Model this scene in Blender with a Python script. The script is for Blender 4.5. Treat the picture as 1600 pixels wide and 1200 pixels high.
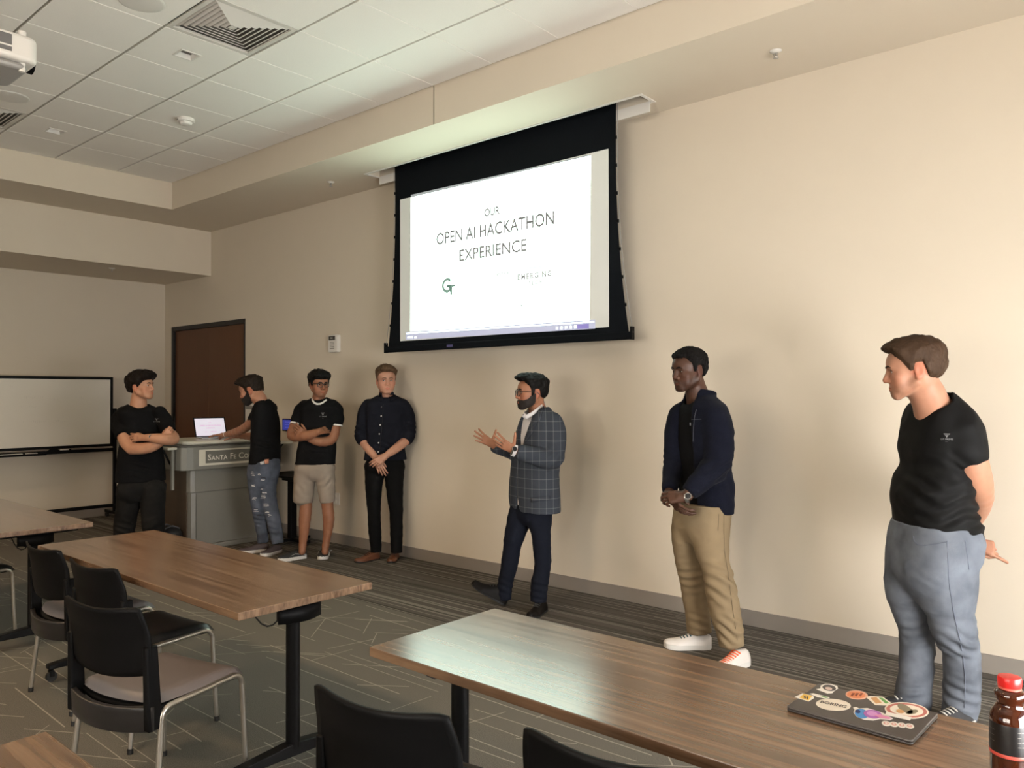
import bpy, bmesh, math, random
import numpy as np
from mathutils import Vector, Matrix
from mathutils.bvhtree import BVHTree

for o in list(bpy.data.objects):
    bpy.data.objects.remove(o)
scene = bpy.context.scene
COL = scene.collection
PI = math.pi

# ------------------------------------------------------------------ camera
YAW, PITCH, ROLL, FPX, CAMH = math.radians(40.765), math.radians(0.732), math.radians(-0.12), 1231.0, 1.55
_F = Vector((-math.sin(YAW) * math.cos(PITCH), math.cos(YAW) * math.cos(PITCH), math.sin(PITCH)))
_R = Vector((math.cos(YAW), math.sin(YAW), 0.0))
_U = _R.cross(_F)
_R, _U = _R * math.cos(ROLL) + _U * math.sin(ROLL), _U * math.cos(ROLL) - _R * math.sin(ROLL)
CAM = Vector((0, 0, CAMH))
cd = bpy.data.cameras.new('camera')
cam = bpy.data.objects.new('camera', cd)
COL.objects.link(cam)
cam.matrix_world = Matrix(((_R.x, _U.x, -_F.x, CAM.x), (_R.y, _U.y, -_F.y, CAM.y), (_R.z, _U.z, -_F.z, CAM.z), (0, 0, 0, 1)))
cd.sensor_width = 36.0
cd.lens = 36.0 * FPX / 1600.0
cd.clip_start = 0.05
scene.camera = cam


def ray(u, v):
    return _F + _R * ((u - 800) / FPX) - _U * ((v - 600) / FPX)


def onZ(u, v, z=0.0):
    d = ray(u, v)
    return CAM + d * ((z - CAM.z) / d.z)


def onY(u, v, y):
    d = ray(u, v)
    return CAM + d * (y / d.y)


def onX(u, v, x):
    d = ray(u, v)
    return CAM + d * (x / d.x)


def atD(u, v, depth):
    return CAM + ray(u, v) * depth


# ------------------------------------------------------------------ light
vs = scene.view_settings
vs.view_transform = 'Standard'
vs.look = 'None'
vs.gamma = 1.0
vs.use_curve_mapping = False
vs.exposure = -0.12
world = bpy.data.worlds.new('world')
scene.world = world
world.use_nodes = True
bg = world.node_tree.nodes['Background']
bg.inputs[0].default_value = (0.75, 0.85, 1.0, 1)
bg.inputs[1].default_value = 1.0

XL, YF, XR, YB, ZC, ZS = -10.59, 5.04, 1.75, -3.66, 3.90, 3.605


def area_lamp(name, loc, direction, sx, sy, power, color):
    l = bpy.data.lights.new(name, 'AREA')
    l.shape = 'RECTANGLE'
    l.size, l.size_y = sx, sy
    l.energy = power
    l.color = color
    o = bpy.data.objects.new(name, l)
    COL.objects.link(o)
    o.location = loc
    o.rotation_euler = Vector(direction).to_track_quat('-Z', 'Y').to_euler()
    return o


# daylight coming in through the window of the right wall
area_lamp('window_daylight', (XR + 0.12, 2.75, 0.90), (-1, 0.35, -0.22), 3.6, 1.1, 520, (1.0, 0.98, 0.96))
# added warm fill light, set behind one assumed window of the back wall
area_lamp('back_window_fill', (-1.6, YB - 0.12, 1.75), (-0.1, 1, 0.0), 4.1, 1.7, 330, (1.0, 0.90, 0.78))

# ------------------------------------------------------------------ materials
MATS = {}


def mat(name, color, rough=0.6, metal=0.0, noise=0.0, nscale=20.0, bump=0.0, bscale=200.0, spec=0.5, emit=None, estr=0.0,
        coat=0.0, coatr=0.1, stretch=None, trans=0.0, ior=1.45, sheen=0.0):
    if name in MATS:
        return MATS[name]
    m = bpy.data.materials.new(name)
    m.use_nodes = True
    nt = m.node_tree
    b = nt.nodes['Principled BSDF']
    b.inputs['Base Color'].default_value = (*color, 1)
    b.inputs['Roughness'].default_value = rough
    b.inputs['Metallic'].default_value = metal
    b.inputs['Specular IOR Level'].default_value = spec
    b.inputs['Coat Weight'].default_value = coat
    b.inputs['Coat Roughness'].default_value = coatr
    b.inputs['Transmission Weight'].default_value = trans
    b.inputs['IOR'].default_value = ior
    b.inputs['Sheen Weight'].default_value = sheen
    if emit:
        b.inputs['Emission Color'].default_value = (*emit, 1)
        b.inputs['Emission Strength'].default_value = estr
    tc = nt.nodes.new('ShaderNodeTexCoord')
    src = tc.outputs['Object']
    if stretch:
        mp = nt.nodes.new('ShaderNodeMapping')
        mp.inputs['Scale'].default_value = stretch
        nt.links.new(src, mp.inputs[0])
        src = mp.outputs[0]
    if noise > 0:
        n = nt.nodes.new('ShaderNodeTexNoise')
        n.inputs['Scale'].default_value = nscale
        n.inputs['Detail'].default_value = 4
        nt.links.new(src, n.inputs['Vector'])
        mx = nt.nodes.new('ShaderNodeMix')
        mx.data_type = 'RGBA'
        mx.inputs[6].default_value = (*[max(0, c * (1 - noise)) for c in color], 1)
        mx.inputs[7].default_value = (*[min(1, c * (1 + noise)) for c in color], 1)
        nt.links.new(n.outputs['Fac'], mx.inputs[0])
        nt.links.new(mx.outputs[2], b.inputs['Base Color'])
    if bump > 0:
        n2 = nt.nodes.new('ShaderNodeTexNoise')
        n2.inputs['Scale'].default_value = bscale
        n2.inputs['Detail'].default_value = 3
        nt.links.new(src, n2.inputs['Vector'])
        bp = nt.nodes.new('ShaderNodeBump')
        bp.inputs['Strength'].default_value = bump
        bp.inputs['Distance'].default_value = 0.003
        nt.links.new(n2.outputs['Fac'], bp.inputs['Height'])
        nt.links.new(bp.outputs[0], b.inputs['Normal'])
    MATS[name] = m
    return m


def srgb(r, g, b):
    f = lambda c: (c / 255 / 12.92) if c <= 10 else ((c / 255 + 0.055) / 1.055) ** 2.4
    return (f(r), f(g), f(b))


M_WALL = mat('wall_paint', (0.615, 0.54, 0.430), 0.75, noise=0.02, nscale=3, bump=0.15, bscale=350)
M_TILE = mat('ceiling_tile', (0.82, 0.785, 0.725), 0.9, noise=0.04, nscale=120, bump=0.35, bscale=260)
M_GRIDLIGHT = mat('grid_white', (0.75, 0.72, 0.66), 0.6)
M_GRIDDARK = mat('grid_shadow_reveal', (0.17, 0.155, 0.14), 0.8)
M_BASE = mat('vinyl_baseboard', (0.235, 0.205, 0.175), 0.55, noise=0.05, nscale=8)
M_BLACKMETAL = mat('black_metal', (0.0035, 0.0035, 0.0038), 0.45, noise=0.1, nscale=40, spec=0.15)
M_BLACKPLASTIC = mat('black_plastic', (0.0035, 0.0035, 0.0038), 0.5, bump=0.06, bscale=900, spec=0.12)
M_RUBBER = mat('rubber', (0.015, 0.015, 0.015), 0.75)
M_CHROME = mat('satin_nickel_tube', (0.50, 0.47, 0.42), 0.32, 0.9, noise=0.05, nscale=30)
M_WHITEPLASTIC = mat('white_plastic', (0.68, 0.65, 0.60), 0.4)
M_DOOR = mat('door_wood', (0.110, 0.044, 0.019), 0.5, noise=0.15, nscale=9, stretch=(6, 6, 0.5))
M_DOORFRAME = mat('dark_door_frame', (0.010, 0.008, 0.007), 0.4)
M_STEEL = mat('brushed_steel', (0.45, 0.44, 0.42), 0.35, 0.9)


def wood_mat():
    m = bpy.data.materials.new('walnut_laminate')
    m.use_nodes = True
    nt = m.node_tree
    b = nt.nodes['Principled BSDF']
    tc = nt.nodes.new('ShaderNodeTexCoord')
    geo = nt.nodes.new('ShaderNodeMapping')
    geo.inputs['Scale'].default_value = (0.55, 18.0, 6.0)
    nt.links.new(tc.outputs['Object'], geo.inputs[0])
    n = nt.nodes.new('ShaderNodeTexNoise')
    n.inputs['Scale'].default_value = 2.0
    n.inputs['Detail'].default_value = 6
    n.inputs['Roughness'].default_value = 0.62
    n.inputs['Distortion'].default_value = 0.35
    nt.links.new(geo.outputs[0], n.inputs['Vector'])
    cr = nt.nodes.new('ShaderNodeValToRGB')
    e = cr.color_ramp.elements
    e[0].position, e[0].color = 0.36, (0.085, 0.047, 0.025, 1)
    e[1].position, e[1].color = 0.64, (0.215, 0.132, 0.078, 1)
    x = e.new(0.5)
    x.color = (0.150, 0.088, 0.050, 1)
    nt.links.new(n.outputs['Fac'], cr.inputs[0])
    nt.links.new(cr.outputs[0], b.inputs['Base Color'])
    b.inputs['Roughness'].default_value = 0.30
    b.inputs['Specular IOR Level'].default_value = 0.8
    b.inputs['Coat Weight'].default_value = 0.35
    b.inputs['Coat Roughness'].default_value = 0.18
    mr = nt.nodes.new('ShaderNodeMapRange')
    mr.inputs['To Min'].default_value = 0.17
    mr.inputs['To Max'].default_value = 0.27
    nt.links.new(n.outputs['Fac'], mr.inputs['Value'])
    nt.links.new(mr.outputs[0], b.inputs['Roughness'])
    return m


M_WOOD = wood_mat()


def carpet_mat():
    m = bpy.data.materials.new('carpet')
    m.use_nodes = True
    nt = m.node_tree
    N, L = nt.nodes, nt.links
    b = N['Principled BSDF']
    b.inputs['Roughness'].default_value = 0.95
    b.inputs['Specular IOR Level'].default_value = 0.1
    tc = N.new('ShaderNodeTexCoord')
    sp = N.new('ShaderNodeSeparateXYZ')
    L.new(tc.outputs['Object'], sp.inputs[0])

    def math_(op, a, bb=None, c=None):
        n = N.new('ShaderNodeMath')
        n.operation = op
        for i, v in enumerate((a, bb, c)):
            if v is None:
                continue
            if isinstance(v, (int, float)):
                n.inputs[i].default_value = v
            else:
                L.new(v, n.inputs[i])
        return n.outputs[0]

    def white(x, y=None, dims='1D'):
        w = N.new('ShaderNodeTexWhiteNoise')
        w.noise_dimensions = dims
        if dims == '1D':
            L.new(x, w.inputs['W'])
        else:
            cb = N.new('ShaderNodeCombineXYZ')
            L.new(x, cb.inputs[0])
            L.new(y, cb.inputs[1])
            L.new(cb.outputs[0], w.inputs['Vector'])
        return w.outputs['Value']
    # stripes of random length, running along the front wall
    row = math_('FLOOR', math_('MULTIPLY', sp.outputs['Y'], 1 / 0.0105))
    off = math_('MULTIPLY', white(row), 13.7)
    seg = math_('FLOOR', math_('ADD', math_('MULTIPLY', sp.outputs['X'], 0.40), off))
    val = white(seg, row, '2D')
    light = math_('GREATER_THAN', val, 0.76)
    dark = math_('LESS_THAN', val, 0.10)
    # broad tone bands
    row2 = math_('FLOOR', math_('MULTIPLY', sp.outputs['Y'], 1 / 0.10))
    seg2 = math_('FLOOR', math_('ADD', math_('MULTIPLY', sp.outputs['X'], 0.45), math_('MULTIPLY', white(row2), 9.1)))
    tone = white(seg2, row2, '2D')
    n = N.new('ShaderNodeTexNoise')
    n.inputs['Scale'].default_value = 260
    n.inputs['Detail'].default_value = 2
    L.new(tc.outputs['Object'], n.inputs['Vector'])

    def mixc(fac, c1, c2):
        mx = N.new('ShaderNodeMix')
        mx.data_type = 'RGBA'
        for i, v in ((0, fac), (6, c1), (7, c2)):
            if isinstance(v, (int, float)):
                mx.inputs[i].default_value = v
            elif isinstance(v, tuple):
                mx.inputs[i].default_value = (*v, 1)
            else:
                L.new(v, mx.inputs[i])
        return mx.outputs[2]
    A = (0.084, 0.077, 0.067)
    base = mixc(math_('MULTIPLY', tone, 0.45), A, (0.115, 0.106, 0.094))
    s1 = mixc(light, base, (0.185, 0.172, 0.150))
    s2 = mixc(dark, s1, (0.052, 0.048, 0.042))
    plain = mixc(0.5, (0.120, 0.112, 0.096), (0.138, 0.129, 0.111))
    zone = math_('GREATER_THAN', sp.outputs['Y'], 3.75)
    both = mixc(zone, plain, s2)
    sc = N.new('ShaderNodeMapRange')
    sc.inputs['From Min'].default_value = 0.3
    sc.inputs['From Max'].default_value = 0.7
    sc.inputs['To Min'].default_value = 0.62
    sc.inputs['To Max'].default_value = 1.38
    L.new(n.outputs['Fac'], sc.inputs['Value'])
    mul = N.new('ShaderNodeVectorMath')
    mul.operation = 'SCALE'
    L.new(both, mul.inputs[0])
    L.new(sc.outputs[0], mul.inputs['Scale'])
    L.new(mul.outputs[0], b.inputs['Base Color'])
    bp = N.new('ShaderNodeBump')
    bp.inputs['Strength'].default_value = 0.5
    bp.inputs['Distance'].default_value = 0.004
    L.new(n.outputs['Fac'], bp.inputs['Height'])
    L.new(bp.outputs[0], b.inputs['Normal'])
    return m


M_CARPET = carpet_mat()
M_CARPETLINE = mat('carpet_light_yarn', (0.290, 0.268, 0.228), 0.95, noise=0.3, nscale=200)


# ------------------------------------------------------------------ mesh helpers
class MB:
    def __init__(s):
        s.v, s.f = [], []

    def add(s, verts, faces, M=None):
        k = len(s.v)
        if M is not None:
            verts = [M @ Vector(p) for p in verts]
        s.v += [tuple(p) for p in verts]
        s.f += [tuple(i + k for i in f) for f in faces]
        return s

    def box(s, c, size, M=None, taper=1.0):
        x, y, z = [q / 2 for q in size]
        vs_ = [(c[0] + sx * x * (taper if sz > 0 else 1), c[1] + sy * y * (taper if sz > 0 else 1), c[2] + sz * z)
               for sz in (-1, 1) for sx, sy in ((-1, -1), (1, -1), (1, 1), (-1, 1))]
        return s.add(vs_, [(3, 2, 1, 0), (4, 5, 6, 7), (0, 1, 5, 4), (1, 2, 6, 5), (2, 3, 7, 6), (3, 0, 4, 7)], M)

    def span(s, lo, hi, M=None):
        return s.box([(a + b) / 2 for a, b in zip(lo, hi)], [abs(b - a) for a, b in zip(lo, hi)], M)

    def cyl(s, a, b, r, r2=None, n=20, cap=True):
        a, b = Vector(a), Vector(b)
        r2 = r if r2 is None else r2
        w = (b - a).normalized()
        u = w.orthogonal().normalized()
        t = w.cross(u)
        vs_, fs = [], []
        for i in range(n):
            an = 2 * PI * i / n
            d = u * math.cos(an) + t * math.sin(an)
            vs_ += [a + d * r, b + d * r2]
        for i in range(n):
            j = (i + 1) % n
            fs.append((2 * i, 2 * j, 2 * j + 1, 2 * i + 1))
        if cap:
            fs.append(tuple(2 * i for i in reversed(range(n))))
            fs.append(tuple(2 * i + 1 for i in range(n)))
        return s.add(vs_, fs)

    def tube(s, pts, r, n=10, closed=False, flat=1.0):
        pts = [Vector(p) for p in pts]
        m = len(pts)
        rr = r if isinstance(r, (list, tuple)) else [r] * m
        vs_, fs = [], []
        prev = None
        for i, p in enumerate(pts):
            if closed:
                w = (pts[(i + 1) % m] - pts[i - 1]).normalized()
            else:
                w = (pts[min(i + 1, m - 1)] - pts[max(i - 1, 0)]).normalized()
            if prev is None:
                u = w.orthogonal().normalized()
            else:
                u = (prev - w * prev.dot(w))
                u = u.normalized() if u.length > 1e-6 else w.orthogonal().normalized()
            prev = u
            t = w.cross(u)
            for k in range(n):
                an = 2 * PI * k / n
                vs_.append(p + (u * math.cos(an) + t * math.sin(an) * flat) * rr[i])
        rng_ = range(m) if closed else range(m - 1)
        for i in rng_:
            i2 = (i + 1) % m
            for k in range(n):
                k2 = (k + 1) % n
                fs.append((i * n + k, i * n + k2, i2 * n + k2, i2 * n + k))
        if not closed:
            fs.append(tuple(reversed(range(n))))
            fs.append(tuple((m - 1) * n + k for k in range(n)))
        return s.add(vs_, fs)

    def lathe(s, prof, n=32, M=None):
        vs_, fs = [], []
        for r, z in prof:
            for k in range(n):
                an = 2 * PI * k / n
                vs_.append((r * math.cos(an), r * math.sin(an), z))
        for i in range(len(prof) - 1):
            for k in range(n):
                k2 = (k + 1) % n
                fs.append((i * n + k, i * n + k2, (i + 1) * n + k2, (i + 1) * n + k))
        fs.append(tuple(reversed(range(n))))
        fs.append(tuple((len(prof) - 1) * n + k for k in range(n)))
        return s.add(vs_, fs, M)

    def prism(s, poly, z0, z1, M=None):
        n = len(poly)
        vs_ = [(x, y, z0) for x, y in poly] + [(x, y, z1) for x, y in poly]
        fs = [tuple(reversed(range(n))), tuple(range(n, 2 * n))] + [(i, (i + 1) % n, n + (i + 1) % n, n + i) for i in range(n)]
        return s.add(vs_, fs, M)

    def grid(s, fn, nu, nv, M=None):
        vs_ = [fn(i / nu, j / nv) for j in range(nv + 1) for i in range(nu + 1)]
        fs = [(j * (nu + 1) + i, j * (nu + 1) + i + 1, (j + 1) * (nu + 1) + i + 1, (j + 1) * (nu + 1) + i)
              for j in range(nv) for i in range(nu)]
        return s.add(vs_, fs, M)

    def mesh(s, name, smooth=None):
        me = bpy.data.meshes.new(name)
        me.from_pydata(s.v, [], s.f)
        me.validate()
        me.update()
        if smooth:
            me.shade_smooth()
            me.set_sharp_from_angle(angle=math.radians(smooth))
        return me

    def build(s, name, m, parent=None, smooth=None, bevel=0.0, seg=2, solid=0.0, sub=0):
        return obj(name, s.mesh(name, smooth), m, parent, bevel, seg, solid, sub)


def obj(name, me, m=None, parent=None, bevel=0.0, seg=2, solid=0.0, sub=0):
    o = bpy.data.objects.new(name, me)
    COL.objects.link(o)
    if m is not None:
        me.materials.clear()
        me.materials.append(m)
    if parent is not None:
        o.parent = parent
    if solid:
        md = o.modifiers.new('solid', 'SOLIDIFY')
        md.thickness = solid
        md.offset = 0
    if bevel:
        md = o.modifiers.new('bevel', 'BEVEL')
        md.width = bevel
        md.segments = seg
        md.limit_method = 'ANGLE'
    if sub:
        md = o.modifiers.new('sub', 'SUBSURF')
        md.levels = md.render_levels = sub
    return o


def tag(o, label=None, cat=None, group=None, kind=None):
    if label:
        o['label'] = label
    if cat:
        o['category'] = cat
    if group:
        o['group'] = group
    if kind:
        o['kind'] = kind
    return o


def thing(name, label, cat, loc=(0, 0, 0), rz=0.0, group=None):
    o = bpy.data.objects.new(name, None)
    COL.objects.link(o)
    o.empty_display_size = 0.1
    o.location = loc
    o.rotation_euler = (0, 0, rz)
    return tag(o, label, cat, group)


def struct(name, mb, m, **kw):
    return tag(mb.build(name, m, **kw), kind='structure')


def copy_tree(o, parent=None):
    c = o.copy()
    COL.objects.link(c)
    c.parent = parent
    for ch in list(o.children):
        copy_tree(ch, c)
    return c


def sq(hx, hy, r, n=6):
    """rounded rectangle polygon"""
    out = []
    for cx, cy, a0 in ((hx - r, hy - r, 0), (-hx + r, hy - r, PI / 2), (-hx + r, -hy + r, PI), (hx - r, -hy + r, 1.5 * PI)):
        for k in range(n + 1):
            a = a0 + PI / 2 * k / n
            out.append((cx + r * math.cos(a), cy + r * math.sin(a)))
    return out


def text_mesh(s, size, extrude=0.0, offset=0.0, align='CENTER', space=1.0):
    c = bpy.data.curves.new('lettering', 'FONT')
    c.body = s
    c.size = size
    c.extrude = extrude
    c.offset = offset
    c.space_character = space
    c.align_x = align
    c.align_y = 'CENTER'
    c.resolution_u = 3
    t = bpy.data.objects.new('lettering', c)
    COL.objects.link(t)
    dg = bpy.context.evaluated_depsgraph_get()
    me = bpy.data.meshes.new_from_object(t.evaluated_get(dg))
    bpy.data.objects.remove(t)
    bpy.data.curves.remove(c)
    return me


def frame_matrix(o, x, y):
    """matrix with origin o, local x and y axes given"""
    x = Vector(x).normalized()
    z = x.cross(Vector(y)).normalized()
    y = z.cross(x)
    o = Vector(o)
    return Matrix(((x.x, y.x, z.x, o.x), (x.y, y.y, z.y, o.y), (x.z, y.z, z.z, o.z), (0, 0, 0, 1)))


def place_text(name, s, size, m, o, x, y, parent=None, **kw):
    me = text_mesh(s, size, **kw)
    me.transform(frame_matrix(o, x, y))
    return obj(name, me, m, parent)
# ------------------------------------------------------------------ room shell
rng = random.Random(7)
T = 0.15
fl = struct('floor', MB().span((XL - T, YB - T, -0.1), (XR + T, YF + T, 0)), M_CARPET)
struct('wall_left', MB().span((XL - T, YB - T, 0), (XL, YF + T, ZC + 0.25)), M_WALL)
# front wall with the double-door opening
DX0, DX1, DZ = -10.40, -8.545, 2.46
wf = MB()
wf.span((XL, YF, 0), (DX0, YF + T, ZC + 0.25))
wf.span((DX0, YF, DZ), (DX1, YF + T, ZC + 0.25))
wf.span((DX1, YF, 0), (XR + T, YF + T, ZC + 0.25))
struct('wall_front', wf, M_WALL)


def windowed(name, axis, c, lo, hi, wins):
    """wall with openings; axis 'x' wall runs along y, 'y' runs along x; wins = [(a0, a1, z0, z1)]"""
    mb = MB()
    cur = lo
    def seg(a0, a1, z0, z1):
        if axis == 'x':
            mb.span((c, a0, z0), (c + T, a1, z1))
        else:
            mb.span((a0, c - T, z0), (a1, c, z1))
    for a0, a1, z0, z1 in wins:
        seg(cur, a0, 0, ZC + 0.25)
        seg(a0, a1, 0, z0)
        seg(a0, a1, z1, ZC + 0.25)
        cur = a1
    seg(cur, hi, 0, ZC + 0.25)
    return struct(name, mb, M_WALL)


windowed('wall_right', 'x', XR, YB, YF, [(0.45, 4.65, 0.30, 1.95)])
windowed('wall_back', 'y', YB, XL, XR, [(-8.3, -4.2, 0.85, 2.65), (-3.6, 0.5, 0.85, 2.65)])
M_GLASS = mat('window_glass', (0.95, 0.97, 0.97), 0.02, trans=1.0, ior=1.45)
M_WINFRAME = mat('window_frame_bronze', (0.05, 0.045, 0.04), 0.4)


def window(name, axis, c, a0, a1, z0, z1):
    mb = MB()
    w = 0.05
    def P(lo, hi):
        if axis == 'x':
            mb.span((c + 0.03, lo[0], lo[1]), (c + 0.09, hi[0], hi[1]))
        else:
            mb.span((lo[0], c - 0.09, lo[1]), (hi[0], c - 0.03, hi[1]))
    P((a0, z0), (a1, z0 + w)); P((a0, z1 - w), (a1, z1)); P((a0, z0 + w), (a0 + w, z1 - w)); P((a1 - w, z0 + w), (a1, z1 - w))
    m0 = (a0 + a1) / 2
    P((m0 - w / 2, z0 + w), (m0 + w / 2, z1 - w))
    o = struct(name, mb, M_WINFRAME)
    for b0, b1 in ((a0 + w, m0 - w / 2), (m0 + w / 2, a1 - w)):
        g = MB()
        if axis == 'x':
            g.span((c + 0.055, b0, z0 + w), (c + 0.061, b1, z1 - w))
        else:
            g.span((b0, c - 0.061, z0 + w), (b1, c - 0.055, z1 - w))
        pane = g.build('pane', M_GLASS, o)
        pane.visible_shadow = True
    return o


window('window_1', 'x', XR, 0.45, 4.65, 0.30, 1.95)
window('window_2', 'y', YB, -8.3, -4.2, 0.85, 2.65)
window('window_3', 'y', YB, -3.6, 0.5, 0.85, 2.65)

# ceiling: slab, then a grid of 600 mm tiles
FY, FX = 4.14, -8.54
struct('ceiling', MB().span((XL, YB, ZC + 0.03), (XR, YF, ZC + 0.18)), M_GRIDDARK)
ceil = bpy.data.objects['ceiling']
tile_me = MB().span((-0.296, -0.291, 0), (0.296, 0.291, 0.03)).mesh('tile')
# main runners along the front wall show as dark reveals, cross bars as thin light lines
nx = int(math.ceil((XR - FX) / 0.6))
ny = int(math.ceil((FY - YB) / 0.6))


def tile_hole(hx, hy, cx=0, cy=0):
    mb = MB()
    X, Y = 0.296, 0.291
    mb.span((-X, -Y, 0), (cx - hx, Y, 0.03)); mb.span((cx + hx, -Y, 0), (X, Y, 0.03))
    mb.span((cx - hx, -Y, 0), (cx + hx, cy - hy, 0.03)); mb.span((cx - hx, cy + hy, 0), (cx + hx, Y, 0.03))
    return mb.mesh('tile')


tile_dl = tile_hole(0.064, 0.064)
VENTS = [(6, 2), (1, 3)]            # tile indices (x from FX, y from FY down)
DLS = [(1, 2), (5, 2), (1, 6), (5, 6), (9, 6)]
LIT = [(1, 6), (5, 6), (9, 6)]


def tcen(i, j):
    return FX + 0.6 * i + 0.3, FY - 0.6 * j - 0.3


for i in range(nx):
    for j in range(ny):
        if (i, j) in VENTS:
            continue
        x, y = tcen(i, j)
        me = tile_dl if (i, j) in DLS else tile_me
        if x + 0.3 > XR + 0.001 or y - 0.3 < YB - 0.001:
            me = MB().span((-0.296, max(-0.291, YB - y), 0), (min(0.296, XR - x), 0.291, 0.03)).mesh('tile')
        o = obj('ceiling_tile', me, M_TILE, ceil)
        o.location = (x, y, ZC)
bar = MB().span((-0.004, -0.291, 0.004), (0.004, 0.291, 0.03)).mesh('cross_bar')
for i in range(1, nx):
    for j in range(ny):
        y = tcen(0, j)[1]
        if y - 0.3 < YB:
            continue
        o = obj('cross_bar', bar, M_GRIDLIGHT, ceil)
        o.location = (FX + 0.6 * i, y, ZC)
# perimeter soffit: fascia and dropped border along the front and left walls
sf = MB()
sf.span((XL, FY, ZS), (XR, YF, ZC + 0.03))
sf.span((XL, YB, ZS), (FX, FY, ZC + 0.03))
# slot for the screen is cut out of the soffit
SX0, SX1, SY0, SY1 = -5.80, -2.85, 4.665, 4.815
sf = MB()
sf.span((XL, FY, ZS), (XR, SY0, ZC + 0.03))
sf.span((XL, SY1, ZS), (XR, YF, ZC + 0.03))
sf.span((XL, SY0, ZS), (SX0, SY1, ZC + 0.03))
sf.span((SX1, SY0, ZS), (XR, SY1, ZC + 0.03))
sf.span((SX0, SY0, ZS + 0.16), (SX1, SY1, ZC + 0.03))
sf.span((XL, YB, ZS), (FX, FY, ZC + 0.03))
struct('trim_1', sf, M_WALL)
struct('trim_2', MB().span((XL, YB, 3.05), (-9.36, YF, ZS)), M_WALL)      # bulkhead over the left wall
struct('trim_3', MB().span((-4.353, FY - 0.003, ZS), (-4.345, FY + 0.001, ZC)), mat('joint', (0.30, 0.27, 0.21), 0.8))   # control joint in the fascia
# baseboards
BH = 0.105
struct('baseboard_front', MB().span((DX1 + 0.0, YF - 0.012, 0), (XR, YF, BH)), M_BASE, bevel=0.003)
struct('baseboard_left', MB().span((XL, YB, 0), (XL + 0.012, YF, BH)), M_BASE, bevel=0.003)
struct('baseboard_right', MB().span((XR - 0.012, YB, 0), (XR, YF - 0.012, BH)), M_BASE, bevel=0.003)
struct('baseboard_back', MB().span((XL + 0.012, YB, 0), (XR - 0.012, YB + 0.012, BH)), M_BASE, bevel=0.003)

# double door
fr = MB()
fr.span((DX0, YF - 0.004, 0), (DX0 + 0.05, YF + 0.10, DZ)); fr.span((DX1 - 0.035, YF - 0.004, 0), (DX1, YF + 0.10, DZ))
fr.span((DX0 + 0.05, YF - 0.004, DZ - 0.055), (DX1 - 0.035, YF + 0.10, DZ))
dr = struct('door_1', fr, M_DOORFRAME, bevel=0.003)
mid = (DX0 + DX1) / 2
for a, b in ((DX0 + 0.053, mid - 0.0004), (mid + 0.0004, DX1 - 0.038)):
    MB().span((a, YF + 0.03, 0.008), (b, YF + 0.075, DZ - 0.058)).build('door_leaf', M_DOOR, dr, bevel=0.002)
for x in (DX0 + 0.05, DX1 - 0.037):
    for z in (0.25, 1.2, 2.15):
        MB().cyl((x, YF + 0.024, z - 0.055), (x, YF + 0.024, z + 0.055), 0.009, n=10).build('hinge', M_DOORFRAME, dr)
hd = MB()
hd.cyl((mid + 0.07, YF + 0.03, 1.0), (mid + 0.07, YF - 0.03, 1.0), 0.012, n=12).cyl((mid + 0.07, YF - 0.03, 1.0), (mid + 0.19, YF - 0.03, 1.0), 0.009, n=12)
hd.build('handle', M_STEEL, dr, smooth=40)

# light yarn lines woven into the loop carpet
ln = MB()
r2 = random.Random(11)


def yarn(x, y, a, l, w):
    dx, dy = math.cos(a), math.sin(a)
    nx_, ny_ = -dy * w / 2, dx * w / 2
    z = 0.0006 + 0.0004 * r2.random()
    ln.add([(x + nx_, y + ny_, z), (x - nx_, y - ny_, z), (x + dx * l - nx_, y + dy * l - ny_, z), (x + dx * l + nx_, y + dy * l + ny_, z)],
           [(0, 1, 2, 3)])


y = -3.5
while y < 3.74:                                     # long lines parallel to the front wall
    x = XL + r2.random() * 1.0
    while x < XR - 0.9:
        l = r2.uniform(0.45, 1.3)
        if r2.random() < 0.78:
            yarn(x, y + r2.uniform(-0.03, 0.03), r2.uniform(-0.05, 0.05), l, r2.uniform(0.0045, 0.0075))
        x += l + r2.uniform(0.05, 0.7)
    y += r2.uniform(0.10, 0.17)
for k in range(620):                               # short oblique strokes
    x, y = r2.uniform(XL + 0.3, XR - 0.6), r2.uniform(-3.4, 3.5)
    a = r2.choice((0.55, 0.62, 0.5, 1.35, 1.5, 2.3, 0.9))
    l = r2.uniform(0.15, 0.42)
    if y + l * math.sin(a) < 3.74:
        yarn(x, y, a, l, r2.uniform(0.004, 0.007))
tag(ln.build('carpet_lines', M_CARPETLINE, fl), kind='stuff')

# ------------------------------------------------------------------ ceiling fixtures
M_VENTW = mat('vent_enamel', (0.60, 0.57, 0.52), 0.45)
M_VENTD = mat('vent_cavity', (0.09, 0.075, 0.06), 0.8)


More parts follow.
